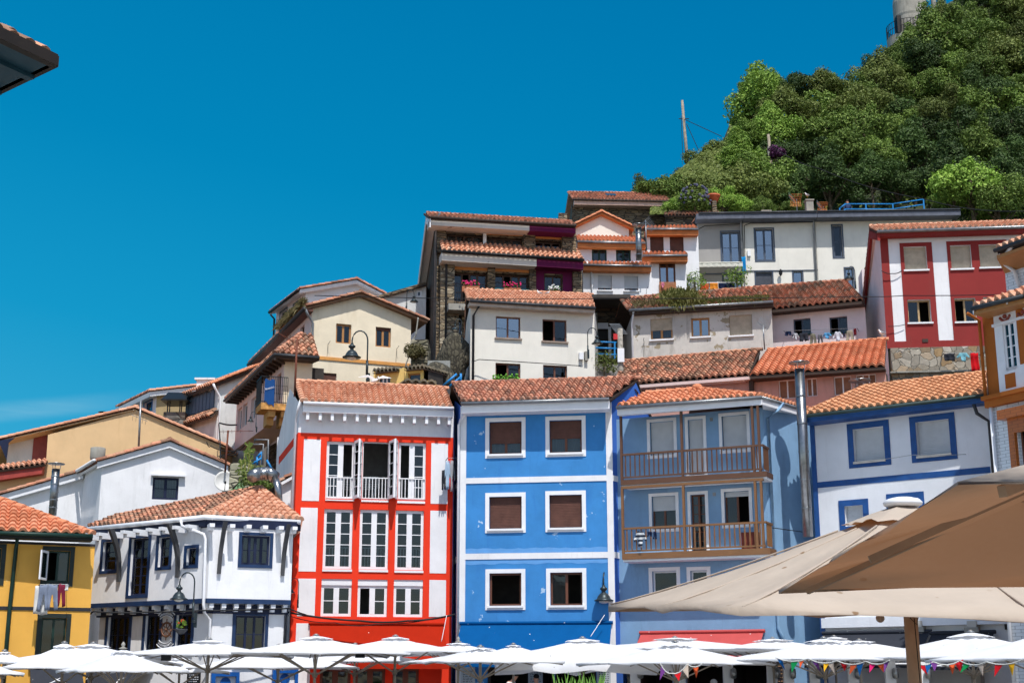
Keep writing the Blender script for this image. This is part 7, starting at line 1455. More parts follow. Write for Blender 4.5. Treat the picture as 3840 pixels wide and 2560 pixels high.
for i in range(6): c = a.lerp(b, i / 5); m.bar(c, c - Vector((0, 0, 1.8)), .06)
m.build('stair_railing', BLACKM, e); MB().tube([(cx + rt * 1.5, Dt, zt_ - 5), (cx + rt * 1.5, Dt, zt_ + 3)], .3, 10).build('vent_pipe', CONC, e)
# ================================================================= walls, sheds, rocks between the houses
def wallbox(name, label, cat, tl, br, dep, thick, mat, down=3): a = at(tl, dep); b = at(br, dep); o = MB().box((a.x, dep, b.z - down), (b.x, dep + thick, a.z)).build(name, mat); return tag(o, label, cat)
YSH = plaster('yellow_shed_render', C(226, 194, 120), amt=.3)
f = fac(X7(480, 1235), X7(725, 1215), 56); h = House('yellow_shed', 'small ochre yellow shed with corrugated edge roof beneath the cream house', f.P(1, 10), 'shed'); h.face(f, pxout(f, [X7(480, 1215), X7(725, 1215)], 8), YSH, [sq(X7(518, 1290), X7(683, 1400), fr=OAKF, cols=1, cur=1)], back=(0, 3, 0))
f2 = fac(X7(70, 1270), X7(480, 1225), 57); h.face(f2, pxout(f2, [X7(75, 1255), X7(360, 1255), X7(500, 1195)], 8), YSH, [sq(X7(118, 1340), X7(288, 1500), fr=WPAINT, cols=3)], back=(0, 3, 0)); CORR = tiles('corrugated_sheet', [C(120, 110, 92), C(140, 126, 104), C(104, 98, 86)], .5)
for ff, a, b in ((f, X7(472, 1222), X7(735, 1216)), (f2, X7(60, 1262), X7(365, 1262))): q0 = ff.q(a, .3); q1_ = ff.q(b, .3); tile_sheet(ff.P(q0[0], q0[1], .3), ff.P(q1_[0], q0[1], .3), ff.P(q1_[0], q0[1] + .3, -3), ff.P(q0[0], q0[1] + .3, -3), CORR, h.e, seed=3, pitch=.2, slab=.03)
h.done()
f = fac(X7(480, 1400), X7(880, 1420), 54.5); h = House('low_yellow_wall', 'low ochre wall with wavy fibre-cement edge right above the red house ridge', f.P(1, 10), 'wall'); h.face(f, pxout(f, [X7(485, 1375), X7(880, 1385)], 8), YSH, [], back=(0, 1, 0)); q0 = f.q(X7(480, 1385), .3); q1_ = f.q(X7(885, 1385), .3); tile_sheet(f.P(q0[0], q0[1], .3), f.P(q1_[0], q0[1], .3), f.P(q1_[0], q0[1] + .2, -1.5), f.P(q0[0], q0[1] + .2, -1.5), CORR, h.e, seed=4, pitch=.3, amp=.06, slab=.03); h.done()
wallbox('rubble_wall', 'ruined rubble stone wall covered in moss right of the cream house', 'wall', X7(565, 845), X7(780, 1250), 63, 2, stone('mossy_rubble', [(150, 142, 120), (110, 106, 84), (180, 172, 152), (90, 92, 62)], 1.7, 2.6, (60, 56, 46), .08))
bk_ = bricktile('grey_block', C(150, 150, 144), C(110, 108, 102)); wallbox('block_wall', 'grey concrete block wall at the foot of the tall stone house', 'wall', X7(780, 1120), X7(1070, 1420), 60, 1, bk_)
wallbox('retaining_wall', 'grey cement retaining wall under the blue alley railing', 'wall', Mm(455, 960), Mm(850, 1150), 62, 1.5, GREYR)
f = fac(Mm(455, 700), Mm(840, 700), 66); h = House('alley_passage', 'shaded stone passage with a dark door between the plain white and derelict houses', f.P(1, 10), 'passage'); r_ = rect_of(f, Mm(512, 485), Mm(652, 880))
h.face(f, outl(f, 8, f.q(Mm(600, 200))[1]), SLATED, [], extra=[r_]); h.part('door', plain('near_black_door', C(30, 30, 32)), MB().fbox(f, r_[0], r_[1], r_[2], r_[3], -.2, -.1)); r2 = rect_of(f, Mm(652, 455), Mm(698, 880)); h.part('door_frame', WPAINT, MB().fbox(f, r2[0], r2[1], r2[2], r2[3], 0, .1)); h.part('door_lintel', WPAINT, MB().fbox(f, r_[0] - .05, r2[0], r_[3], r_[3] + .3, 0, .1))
h.part('ceiling_slab', plain('dark_slab', C(70, 66, 62), .9), MB().fbox(f, -.3, f.w + .3, f.q(Mm(600, 205))[1], f.q(Mm(600, 160))[1], -1, 2.0)); r_ = rect_of(f.off(.6), Mm(452, 265), Mm(515, 870)); h.part('stone_pier', stone('pale_slate2', [(190, 186, 176), (160, 156, 146), (206, 202, 192)], 2.4, 3.5, (110, 106, 98), .05), MB().fbox(f, r_[0], r_[1], r_[2], r_[3], 0, .6)); h.done()
wallbox('stone_wall', 'low layered stone wall behind the thin plants above the duct', 'wall', D(915, 995), D(1180, 1130), 54, 1, stone('layered_stone', [(160, 156, 134), (190, 186, 160), (130, 126, 104)], 1.2, 3.5, (80, 76, 62), .05))
a = at(D(930, 1335), 52); b = at(D(1110, 1170), 52); o = MB().prism([(a.x, 52, a.z), (b.x, 52, a.z), (b.x, 52, b.z), (a.x, 52, b.z - .6)], (0, .08, 0)).build('green_board_fence', plain('pale_green_boards', C(132, 172, 124), .7)); tag(o, 'pale green sloping board fence behind the satellite dish', 'fence')
f = fac(D(1570, 1290), D(1760, 1292), 51.5); h = House('white_annex', 'small white annex with tiled lean-to roof between the corner house and the red house', f.P(1, 1), 'annex'); h.face(f, pxout(f, [D(1565, 1265), D(1810, 1110)], 1), WHITE, [], back=(0, 3, 0)); a_ = f.q(D(1565, 1262)); b_ = f.q(D(1810, 1108)); tile_sheet(f.P(a_[0] - .1, a_[1], -3), f.P(a_[0] - .1, a_[1], .2), f.P(b_[0], b_[1], .2), f.P(b_[0], b_[1], -3), T_OLD, h.e, seed=5, slabmat=WPAINT); h.done()
def rock(name, label, p, dep, r, mat, sq_=(1, 1, 1), seed=1):
    c = at(p, dep); m = MB().ball(c, r, 14, sq_); rnd = random.Random(seed); from mathutils import noise as nz_
    m.v = [tuple(Vector(v) + (Vector(v) - c).normalized() * r * .35 * nz_.noise(Vector(v) * 1.3 + Vector((seed, 0, 0)))) for v in m.v]; return tag(m.build(name, mat, None, True), label, 'rock')
RKM = stone('weathered_rock', [(92, 86, 70), (70, 66, 52), (112, 104, 86)], 5, .35, (48, 44, 34), .12); rock('rock_outcrop', 'grey weathered rock hanging over the block wall beside the plain white house', X7(1130, 1120), 61, .8, RKM, (1, .7, 1.5), 3); rock('rock_outcrop', 'mossy rounded boulder above the low ochre wall', X7(900, 1340), 58.2, .62, RKM, (1.1, .8, 1.1), 8)
wallbox('cliff_wall', 'dark rock bank behind the boulders left of the plain white house', 'rock', X7(700, 1230), X7(1230, 1460), 60.8, 3, SLATED)
# ================================================================= flowers
def flowers(p, dep, label, petal, w=.9, leaf=C(70, 120, 50)):
    c = at(p, dep); e = empty('flower_box', c, label, 'flower box', None); MB().box((c.x - w / 2, c.y - .12, c.z - .28), (c.x + w / 2, c.y + .12, c.z)).build('planter', plain('terracotta_box', C(170, 104, 70)), e)
    m = MB(); m2 = MB(); rnd = random.Random(int(p[0]))
    for i in range(70):
        q = c + Vector((rnd.uniform(-w / 2, w / 2), rnd.uniform(-.15, .15), rnd.uniform(0, .22))); m2.poly([q, q + Vector((rnd.uniform(-.1, .1), rnd.uniform(-.1, 0), .03)), q + Vector((rnd.uniform(-.05, .05), -.05, .11))])
        if i % 2: q = q + Vector((0, -.05, .08)); m.ball(q, .045, 4)
    m2.build('leaves', plain('geranium_leaf' + str(int(p[0])), leaf, .8), e); m.build('blossoms', plain('petals' + str(int(p[0])), petal, .8), e)
flowers(K(490, 715), 68.4, 'flower box of pink geraniums left on the stone house gallery', C(226, 50, 120)); flowers(K(843, 730), 68.6, 'flower box of pink geraniums by the teal canvas of the stone house gallery', C(214, 40, 110)); flowers(K(1198, 755), 68.8, 'flower box of white flowers under the plum window', C(232, 232, 228), .6); flowers(K(790, 1520), 59.7, 'box of bright green leaves on the lower left sill of the plain white house', C(120, 180, 70), 1.2, C(104, 170, 60))
r_ = rect_of(f16.off(.8), K(695, 727), K(985, 765)); tag(MB().fbox(f16.off(.8), r_[0], r_[1], r_[2] - .4, r_[3], 0, .03).build('canvas_screen', clothmat('teal_canvas', C(40, 112, 122))), 'teal canvas strip along the stone house gallery behind the geraniums', 'canvas')
c = at(E(305, 1095), 42.3); e = empty('hanging_basket', c, 'grey hanging bowl of red and yellow flowers beside the ship wheel sign', 'hanging basket'); MB().lathe(c, [(.02, -.12), (.1, -.1), (.19, 0), (.2, .03)], 16).build('bowl', DGREY, e, True); m = MB()
for i in range(26): q = c + Vector((random.uniform(-.15, .15), random.uniform(-.15, .15), random.uniform(.03, .25))); m.poly([q, q + Vector((.07, -.03, .03)), q + Vector((.0, -.03, .09))])
m.build('leaves', plain('basket_leaf', C(110, 140, 50)), e); MB().ball(c + Vector((.05, -.1, .27)), .05, 5).ball(c + Vector((-.06, -.1, .2)), .035, 5).build('blossoms', plain('red_petal', C(200, 40, 40)), e); MB().tube([c + Vector((0, 0, .25)), c + Vector((.05, .1, .75))], .008, 5).build('chain', BLACKM, e)
# ================================================================= ship wheel sign
cw = gLf.q(E(180, 1090), .1); C0 = gLf.P(cw[0], cw[1], .12); e = empty('ship_wheel_sign', C0, 'carved ship wheel between two curved lettered banners on the corner house', 'sign'); WW = wood('wheel_wood', C(96, 62, 44), C(130, 88, 60)); m = MB(); nrm_g = gLf.n
def pg(a, r): return C0 + gLf.u * math.cos(a) * r + Vector((0, 0, math.sin(a) * r * 1.0))
m.tube([pg(2 * math.pi * i / 24, .22) for i in range(25)], .035, 8); m.build('rim', WW, e, True)
for i in range(8): MB().tube([pg(math.pi / 4 * i, .02), pg(math.pi / 4 * i, .2), pg(math.pi / 4 * i, .34)], [.015, .018, .02], 6).build('spoke', WW, e, True)
MB().ball(C0 + nrm_g * .02, .05, 8).build('wheel_hub', WW, e, True)
for s_ in (1, -1):
    m = MB(); k = 12; o_ = []
    for i in range(k + 1): a = R(50 + 80 * i / k) if s_ > 0 else R(230 + 80 * i / k); o_.append((pg(a, .44), pg(a, .6)))
    m.add([p_ + nrm_g * d for a, b in o_ for p_ in (a, b) for d in (0, .03)], [(4 * i + 1, 4 * i + 3, 4 * i + 7, 4 * i + 5) for i in range(k)] + [(4 * i, 4 * i + 4, 4 * i + 5, 4 * i + 1) for i in range(k)] + [(4 * i + 2, 4 * i + 3, 4 * i + 7, 4 * i + 6) for i in range(k)]); b_ = m.build('banner', plain('banner_grey', C(76, 80, 90)), e)
    MB().tube([a + nrm_g * .03 for a, b in o_], .016, 5).tube([b + nrm_g * .03 for a, b in o_], .016, 5).build('banner_edge', WPAINT, b_)
    q = MB()
    for i in range(1, k): a, b = o_[i]; c_ = (a + b) / 2 + nrm_g * .035; t_ = (b - a).normalized() * .04; q.bar(c_ - t_, c_ + t_ * random.uniform(.2, 1), .018, .012)
    q.build('lettering', WPAINT, b_)
# ================================================================= plaza foot: awnings, posts, boards, people
awning('awning', 'charcoal awning with white front bar at the foot of the yellow house', f1, Y1(330, 425), Y1(900, 430), .55, 1.3, AW_D, .1)
awning('awning', 'charcoal awning with white front bar at the left foot of the corner house', gLf, Y1(1000, 430), Y1(1700, 420), .6, 1.4, AW_D, .1)
for k, (a, b, lab) in enumerate(((Y5(480, 78), Y5(1480, 84), 'long charcoal awning below the blue trimmed house'), (Y5(1490, 84), Y5(2080, 84), 'short charcoal awning at the right of the stone pillar'))):
    awning('awning', lab, f6g.off(.25), a, b, 1.0, 1.6, AW_D, .12)
for p0, p1, lab in ((Y5(1340, -30), Y5(1470, 560), 'left square pale stone pillar below the blue trimmed house'), (Y5(1850, -30), Y5(1985, 560), 'right square pale stone pillar below the blue trimmed house')):
    r_ = rect_of(f6g, p0, p1); e = empty('stone_pillar', f6g.P(r_[0], .1), lab, 'pillar'); MB().fbox(f6g, r_[0], r_[1], .1, r_[3], .01, .35).build('shaft', plaster('pale_stone', C(188, 184, 176)), e); MB().fbox(f6g, r_[0] - .08, r_[1] + .08, r_[3] - .35, r_[3] - .2, .36, .42).build('capital', CONC, e)
r_ = rect_of(f6g, T(0, 1010), T(1855, 1075)); trimh.part('cornice', W6, MB().fbox(f6g, 0, f6g.w + .2, r_[2], r_[2] + .32, .012, .3))
for k, (p_, d_) in enumerate(((Y4(826, 350), 43), (Y4(1320, 390), 43), (Y4(1848, 350), 43), (Y4(2330, 345), 42.5), (Y5(135, 335), 42), (Y5(378, 345), 42), (Y5(742, 400), 41.5), (Y5(1090, 370), 41), (Y5(1395, 370), 40.5))):
    a = at(p_, d_); e = empty('terrace_post', (a.x, a.y, .1), ['white terrace post with caged lamp, leftmost of its row, below the coral awning', 'white terrace post with caged lamp beside the purple flag', 'white terrace post with caged lamp above the grey-haired man', 'white terrace post with caged lamp at the right end of the coral awning', 'white terrace post with caged lamp beside the dark food poster', 'white terrace post with caged lamp left of the cream pennant', 'white terrace post with caged lamp between the orange and pink pennants', 'white terrace post with caged lamp just left of the beige pole', 'white terrace post just right of the beige pole'][k], 'post', 'white terrace posts under the parasols')
    MB().box((a.x - .15, a.y - .08, .1), (a.x + .15, a.y + .08, a.z + .1)).build('post', WPAINT, e); b = at((p_[0] + (12 if k < 4 else 8), 2525), d_); MB().lathe((b.x + .05, a.y - .2, b.z - .15), [(.02, 0), (.09, .04), (.1, .15), (.09, .28), (.03, .33)], 10).build('caged_lamp', STEEL, e, True); MB().box((b.x - .02, a.y - .2, b.z), (b.x + .12, a.y - .08, b.z + .05)).build('lamp_bracket', ZINC, e)
# bunting
FC = [('purple', 110, 60, 130), ('crimson', 200, 30, 40), ('orange', 232, 104, 34), ('pink', 206, 36, 104), ('royal', 22, 92, 156), ('green', 26, 150, 84), ('yellow', 232, 176, 40), ('cream', 206, 188, 172)]
def bunting(pts, cols, label):
    P_ = [at(p, d) for p, d in pts]; e = empty('bunting', P_[0], label, 'bunting', 'strings of coloured pennants under the parasols'); out = []
    for a, b in zip(P_, P_[1:]): out += [a.lerp(b, t) - Vector((0, 0, .25 * t * (1 - t))) for t in (0, .25, .5, .75)]
    out.append(P_[-1]); MB().tube(out, .012, 5).build('cord', plain('white_cord', C(200, 200, 196)), e)
    n = len(cols)
    for i, c in enumerate(cols):
        t = min(.98, max(.02, (i + .5 + random.uniform(-.4, .4)) / n)) * (len(out) - 1); k = int(t); a = out[k].lerp(out[k + 1], t - k); w = .055 + .035 * random.random(); h_ = .14 + .09 * random.random(); tw = random.uniform(-.12, .12); d = (out[k + 1] - out[k]).normalized() * w
        MB().add([a - d, a + d, a + Vector((tw, random.uniform(-.1, .1), -h_)), a + Vector((0, -.02, -h_ * .4))], [(0, 1, 3), (1, 2, 3), (2, 0, 3)]).build('pennant', cl(*FC[c]), e)
bunting([(Y4(1100, 365), 27), (Y4(1230, 480), 27), (Y4(1400, 380), 27), (Y4(1580, 365), 27)], [0, 1, 7, 2], 'short string of pennants hanging below the corner-on parasol')
bunting([(Y5(20, 310), 27), (Y5(330, 320), 26.5), (Y5(600, 340), 26), (Y5(870, 345), 25.5), (Y5(1090, 335), 25)], [4, 5, 2, 0, 6, 7, 1, 2, 4, 3, 2, 0], 'long colourful string of pennants left of the beige pole'); bunting([(Y5(1305, 340), 25), (Y5(1500, 350), 25), (Y5(1750, 340), 25), (Y5(2000, 350), 24.5), (Y5(2340, 330), 24)], [1, 4, 0, 2, 1, 5, 7, 1, 6], 'colourful string of pennants right of the beige pole')
# yucca
c = at((2170, 2600), 30); e = empty('yucca_plant', c, 'spiky green yucca in a planter in front of the blue house restaurant', 'plant'); m = MB(); rnd = random.Random(4)
for i in range(46):
    x = rnd.uniform(-.5, .5); an = rnd.uniform(0, 6.28); b0 = c + Vector((x, rnd.uniform(-.15, .15), -.1)); l = rnd.uniform(.35, .62); t = Vector((math.cos(an) * .28, math.sin(an) * .28, 1)).normalized(); s_ = t.cross(Vector((0, 1, 0))).normalized() * .022; m.add([b0 - s_, b0 + s_, b0 + t * l * .6 + s_ * .8, b0 + t * l, b0 + t * l * .6 - s_ * .8], [(0, 1, 2, 4), (4, 2, 3)])
m.build('leaves', plain('yucca_green', C(104, 150, 60), .5), e); MB().box((c.x - .6, c.y - .2, c.z - .6), (c.x + .6, c.y + .2, c.z - .1)).build('planter', DARKW, e)
# menu boards
def board(f, tl, br, d, label, bg, fg, n, title=None):
    r_ = rect_of(f.off(d), tl, br); ff = f.off(d); e = empty('menu_board', ff.P(r_[0], r_[2]), label, 'menu board'); MB().fbox(ff, r_[0], r_[1], r_[2], r_[3], 0, .03).build('panel', bg, e); m = MB(); w = r_[1] - r_[0]; random.seed(int(tl[0]))
    for i in range(n):
        z = r_[3] - .12 - (r_[3] - r_[2] - .15) * (i + .5) / n; x = r_[0] + w * .15
        while x < r_[1] - w * .18: l = random.uniform(.03, .1); m.fbox(ff, x, min(x + l, r_[1] - w * .12), z, z + .022, .031, .034); x += l + .03
    m.build('lettering', fg, e)
PALEB = plain('pale_panel', C(170, 178, 182)); INK = plain('ink', C(60, 64, 70))
board(fb, Y3(965, 410), Y3(1122, 610), -.02 + .2, 'pale menu panel at the left of the blue house doorway', PALEB, INK, 8); board(fb, Y3(1708, 410), Y3(1868, 610), .2, 'pale menu panel right of the dotted light strip', PALEB, INK, 8); board(fb, Y4(405, 400), Y4(560, 600), .2, 'pale menu panel at the right corner of the blue house', PALEB, INK, 7)
board(gLf, Y2(15, 445), Y2(150, 620), .3, 'black menu board with white writing beside the blue porthole door', plain('board_black', C(26, 28, 32)), WPAINT, 5); board(fw5, Y5(30, 340), Y5(125, 560), 1.2, 'dark food poster beside a white post', plain('poster_dark', C(36, 26, 30)), plain('poster_tan', C(190, 150, 110)), 5)
# people
SKINM = plain('skin', C(206, 150, 120), .55)
def person(x, y, z, label, shirt, hairc, rot=0, lean=0.0, trousers=C(50, 54, 66)):
    e = empty('person', (x, y, z), label, 'person'); J_ = dict(pel=(0, 0, .95), ch=(0, -.02 - lean * .35, 1.3 - lean * .08), nk=(0, -.02 - lean * .55, 1.5 - lean * .15), hd=(0, -.05 - lean * .62, 1.6 - lean * .16), ht=(0, -.05 - lean * .68, 1.72 - lean * .2))
    names = ['pel', 'ch', 'nk', 'hd', 'ht']; v = [J_[n_] for n_ in names]; r = [.15, .17, .06, .095, .075]; ed = [(0, 1), (1, 2), (2, 3), (3, 4)]
    for s_ in (-1, 1):
        b = len(v); v += [(.1 * s_, 0, .88), (.11 * s_, -.03, .48), (.11 * s_, .02, .08), (.11 * s_, -.16, .03), (.2 * s_, v[1][1], 1.42 - lean * .12), (.27 * s_, v[1][1] - .02, 1.14 - lean * .1), (.25 * s_, v[1][1] - .18, .92 - lean * .05), (.24 * s_, v[1][1] - .23, .85 - lean * .05)]
        r += [.095, .065, .045, .04, .065, .045, .033, .03]; ed += [(0, b), (b, b + 1), (b + 1, b + 2), (b + 2, b + 3), (1, b + 4), (b + 4, b + 5), (b + 5, b + 6), (b + 6, b + 7)]
        hb = b + 7
        for q in range(5):
            k = len(v); hx, hy, hz = v[hb]; sx_ = (q - 2) * .018 if q < 4 else .03 * -s_; v += [(hx + sx_, hy - .03, hz - .04 if q < 4 else hz - .01), (hx + sx_ * 1.1, hy - .035, hz - (.08 + .008 * (q % 2)) if q < 4 else hz - .045)]; r += [.009, .008]; ed += [(hb, k), (k, k + 1)]
    ca, sa = math.cos(rot), math.sin(rot); me = bpy.data.meshes.new('body'); me.from_pydata([(p[0] * ca - p[1] * sa, p[0] * sa + p[1] * ca, p[2]) for p in v], ed, []); o = bpy.data.objects.new('body', me); COL.objects.link(o); o.parent = e; md = o.modifiers.new('skin', 'SKIN')
    for i, s_ in enumerate(me.skin_vertices[0].data): s_.radius = (r[i], r[i] * (.75 if i in (0, 1) else 1)); s_.use_root = i == 0
    md.use_smooth_shade = True; sb = o.modifiers.new('sub', 'SUBSURF'); sb.levels = 1; sb.render_levels = 1
    m_, nt, b_ = newmat('person_skin_and_clothes'); co = nd(nt, 'ShaderNodeTexCoord').outputs['Object']; sxz = nd(nt, 'ShaderNodeSeparateXYZ'); nt.links.new(co, sxz.inputs[0]); mr = nd(nt, 'ShaderNodeMapRange'); nt.links.new(sxz.outputs[2], mr.inputs[0]); mr.inputs[2].default_value = 2
    zn = (1.44 - lean * .15) / 2; rp = nt.nodes.new('ShaderNodeValToRGB'); rp.color_ramp.interpolation = 'CONSTANT'; el = rp.color_ramp.elements; el[0].color = trousers; el[1].position = .46; el[1].color = shirt; x_ = el.new(zn); x_.color = C(206, 150, 120); nt.links.new(mr.outputs[0], rp.inputs[0]); nt.links.new(rp.outputs[0], b_.inputs['Base Color']); b_.inputs['Roughness'].default_value = .8; me.materials.append(m_)
    def Rv(p): return Vector((x + p[0] * ca - p[1] * sa, y + p[0] * sa + p[1] * ca, z + p[2]))
    hd = J_['ht']; MB().ball(Rv((hd[0], hd[1] + .025, hd[2] + .0)), .1, 8, (1, 1.05, .9)).build('hair', plain('hair' + str(int(x * 10)), hairc, .9), e, True); MB().ball(Rv((0, J_['hd'][1] - .1, J_['hd'][2] + .02)), .018, 5).build('nose', SKINM, e, True)
    for s_ in (-1, 1): MB().ball(Rv((.035 * s_, J_['hd'][1] - .085, J_['hd'][2] + .05)), .011, 5).build('eye', plain('eye' + str(s_) + str(int(x)), C(40, 34, 30)), e); MB().ball(Rv((.098 * s_, J_['hd'][1], J_['hd'][2] + .02)), .022, 5).build('ear', SKINM, e)
    return e
a = at(Y3(1465, 470), 48.6); person(a.x, 48.6, a.z - 1.68, 'man in white shirt leaning forward in the dark doorway of the blue house', C(206, 208, 212), C(40, 34, 30), R(60), .5); a = at(Y3(1800, 500), 48.8); person(a.x, 48.8, a.z - 1.75, 'dark-haired person in shadow in front of the pale menu panel', C(40, 40, 46), C(24, 20, 20), R(200)); a = at(Y4(1700, 545), 40); person(a.x, 40, a.z - 1.8, 'grey-haired man under the parasols right of the bunting', C(80, 90, 110), C(150, 148, 146), R(-40)); a = at(U(1268, 818), 90.5); person(a.x, 90.5, a.z - 1.8, 'person in navy shirt behind the blue path railing under the trees', C(30, 50, 90), C(60, 40, 34), 0)
# ================================================================= small facade clutter
def hook(f, p, l, label):
    q = f.q(p, .02); o = MB().tube([f.P(q[0], q[1], .004), f.P(q[0], q[1] + .02, .25), f.P(q[0] + .04, q[1] + .1, .3)], .012, 5).tube([f.P(q[0], q[1], .02), f.P(q[0] - .03, q[1] - l, .02)], .008, 5).build('line_hook', BLACKM); tag(o, label, 'hook')
hook(f13, X7(375, 965), .75, 'thin iron line hook with rod on the cream house, right of the windows'); hook(f13, (1170 + 60, 1290), .7, 'thin iron line hook left of the windows of the cream house')
hook(f23, Mm(1140, 650), .9, 'thin iron line hook on the peeling wall of the derelict house'); hook(f18, L(345, 1240), .4, 'short iron hook left on the lowest wall of the orange-eaved house'); hook(f18, L(925, 1245), .4, 'short iron hook right on the lowest wall of the orange-eaved house')
wire([(D(770, 480), 67.5), (D(785, 700), 62), (D(790, 980), 57)], 'vertical black cable running down the streaked grey wall of the gallery house', .03)
wire([(D(610, 715), 57.5), (D(660, 775), 57.5), (D(1000, 830), 57.8)], 'thin cable fanning out right of the ochre gable', .02, .1); wire([(D(760, 900), 57), (D(880, 880), 57), (D(1010, 850), 57.5)], 'thin cable sagging right of the satellite dish mast', .02, .1)
wire([(X7(655, 560), 63.6), (X7(625, 790), 63.6), (X7(565, 880), 63.6), (X7(540, 1050), 63.6), (X7(490, 1190), 63.6)], 'thick grey cable bending down the right corner of the cream house', .035, 0, CONC)
wire([(O(375, 640), 57.8), (O(470, 665), 57.8), (O(560, 640), 57.8)], 'short slack cable left of the upper striped house windows', .02, .05); wire([(O(435, 1142), 57.8), (O(590, 1125), 57.8)], 'short cable left of the lower striped house windows', .015, .03)
wire([(N(50, 700), 81.8), (N(45, 420), 81.8), (N(110, 385), 81.8), (N(470, 365), 81.8)], 'black cable running under the eaves of the grey modern house', .03); wire([(N(505, 700), 81.8), (N(500, 380), 81.8), (N(560, 358), 81.8), (N(1170, 348), 81.8)], 'black cable running under the eaves of the white modern house', .025)
r_ = rect_of(fM, N(527, 628), N(560, 685)); tag(MB().fbox(fM, r_[0], r_[1], r_[2], r_[3], .004, .15).build('meter_box', WPAINT), 'white meter box on the white modern house beside the blue flag', 'meter box')
wire([(Rr(1215, 880), 47.5), (Rr(1235, 1180), 47.5), (Rr(1270, 1205), 47.2), (Rr(1560, 1245), 46.5)], 'thin black cable bending along the side wall of the balcony house', .015)
wire([(H(1530, 915), 48.3), (H(1480, 1165), 48.0)], 'white cord hanging from the cable bundle at the right of the red awning', .012, 0, WPAINT); wire([(J(1510, 910), 48.6), (J(1375, 1118), 48)], 'pale cord slanting down from the lamp over the blue awning', .012, 0, WPAINT)
c = at(T(945, 1030), 10.85); o = MB().tube([c + Vector((.0, 0, .06)), c + Vector((-.03, 0, .0)), c + Vector((.02, 0, -.05)), c + Vector((.035, 0, .02))], .004, 5).tube([c, c + Vector((.012, 0, -.5))], .004, 5).build('hook_and_cord', BLACKM); tag(o, 'black hook with hanging cord beside the thick beige pole', 'cord')
c = at(T(664, 1030), 11.5); e = empty('hanging_bulb', c, 'beige round bulb hanging under the large beige parasol', 'lamp'); MB().ball(c, .036, 10).build('bulb', UB, e, True); MB().tube([c + Vector((0, 0, .03)), c + Vector((0, 0, .08))], .022, 8).build('socket', UFB, e, True)
# ================================================================= vegetation
LG = [leafmat('leaf_mid_green', C(74, 100, 28), C(98, 126, 38), C(150, 172, 74)), leafmat('leaf_dark_and_shaded_green', C(44, 68, 24), C(62, 88, 34), C(104, 130, 60)), leafmat('leaf_bright_green', C(94, 130, 30), C(122, 158, 42), C(164, 192, 72)), leafmat('leaf_olive', C(82, 98, 34), C(104, 118, 46), C(138, 148, 72))]
BARK = plain('bark', C(92, 82, 66), .9, var=.2, scale=6)
def crown_mesh(m, blobs, n, size, rnd, up=.35):
    wsum = [b[3] ** 2 for b in blobs]; tot = sum(wsum)
    for bi, (bx, by, bz, br) in enumerate(blobs):
        k = int(n * wsum[bi] / tot)
        for _ in range(k):
            u = rnd.uniform(-up - .3, 1); th = rnd.uniform(0, 2 * math.pi); sr = math.sqrt(max(0, 1 - u * u)); d = Vector((sr * math.cos(th), sr * math.sin(th), u)); rr = br * (rnd.uniform(.72, 1.08) if rnd.random() < .8 else rnd.uniform(1.0, 1.4))
            p = Vector((bx, by, bz)) + Vector((d.x * rr, d.y * rr, d.z * rr * .85)); nn = (d + Vector((rnd.uniform(-.9, .9), rnd.uniform(-.9, .9), rnd.uniform(-.5, 1.1)))).normalized(); a = nn.orthogonal().normalized(); b = nn.cross(a); w = rnd.uniform(0, 6.28); a, b = a * math.cos(w) + b * math.sin(w), b * math.cos(w) - a * math.sin(w); s = size * rnd.uniform(.55, 1.25)
            cv = (rnd.random() * 50, bi + .5); m.add([p - a * s * .5, p - b * s * .28 + nn * s * .08, p + a * s * .55, p + b * s * .28 + nn * s * .08], [(0, 1, 2, 3)], [[cv] * 4])
def make_tree(seed, r=2.6, n=9000, size=.27, hgt=1.0, spiky=False):
    rnd = random.Random(seed); e = empty('tree', (0, 0, 0)); m = MB(); blobs = [(0, 0, 0, r * .72)]
    for i in range(26): th = rnd.uniform(0, 6.28); u = rnd.uniform(-.35, 1); sr = math.sqrt(1 - u * u); q = r * rnd.uniform(.5, 1.0); blobs.append((q * sr * math.cos(th), q * sr * math.sin(th), q * u * hgt, r * rnd.uniform(.13, .38)))
    if spiky: blobs += [(rnd.uniform(-.5, .5), rnd.uniform(-.5, .5), r * (.8 + .22 * i), r * (.4 - .07 * i)) for i in range(4)]
    crown_mesh(m, blobs, n, size, rnd); m.build('crown', LG[0], e)
    t = MB(); t.tube([(0, 0, -r * 2.6), (.1, .05, -r * 1.2), (0, 0, 0), (.1, 0, r * .6)], [.24, .18, .12, .05], 8)
    for i in range(6): th = i * 1.05 + rnd.uniform(-.3, .3); t.tube([(0, 0, -r * (.9 - .1 * i)), (r * .35 * math.cos(th), r * .35 * math.sin(th), -r * (.5 - .12 * i)), (r * .75 * math.cos(th), r * .75 * math.sin(th), r * (.0 + .08 * i))], [.11, .07, .025], 6)
    t.build('trunk', BARK, e, True); return e
protos = [make_tree(11), make_tree(12, spiky=True), make_tree(13, hgt=1.25), make_tree(14, hgt=.8), make_tree(15, n=7000), make_tree(16, size=.24, n=10000)]
used = set(); cnt = 0; rnd = random.Random(21); TREES = []
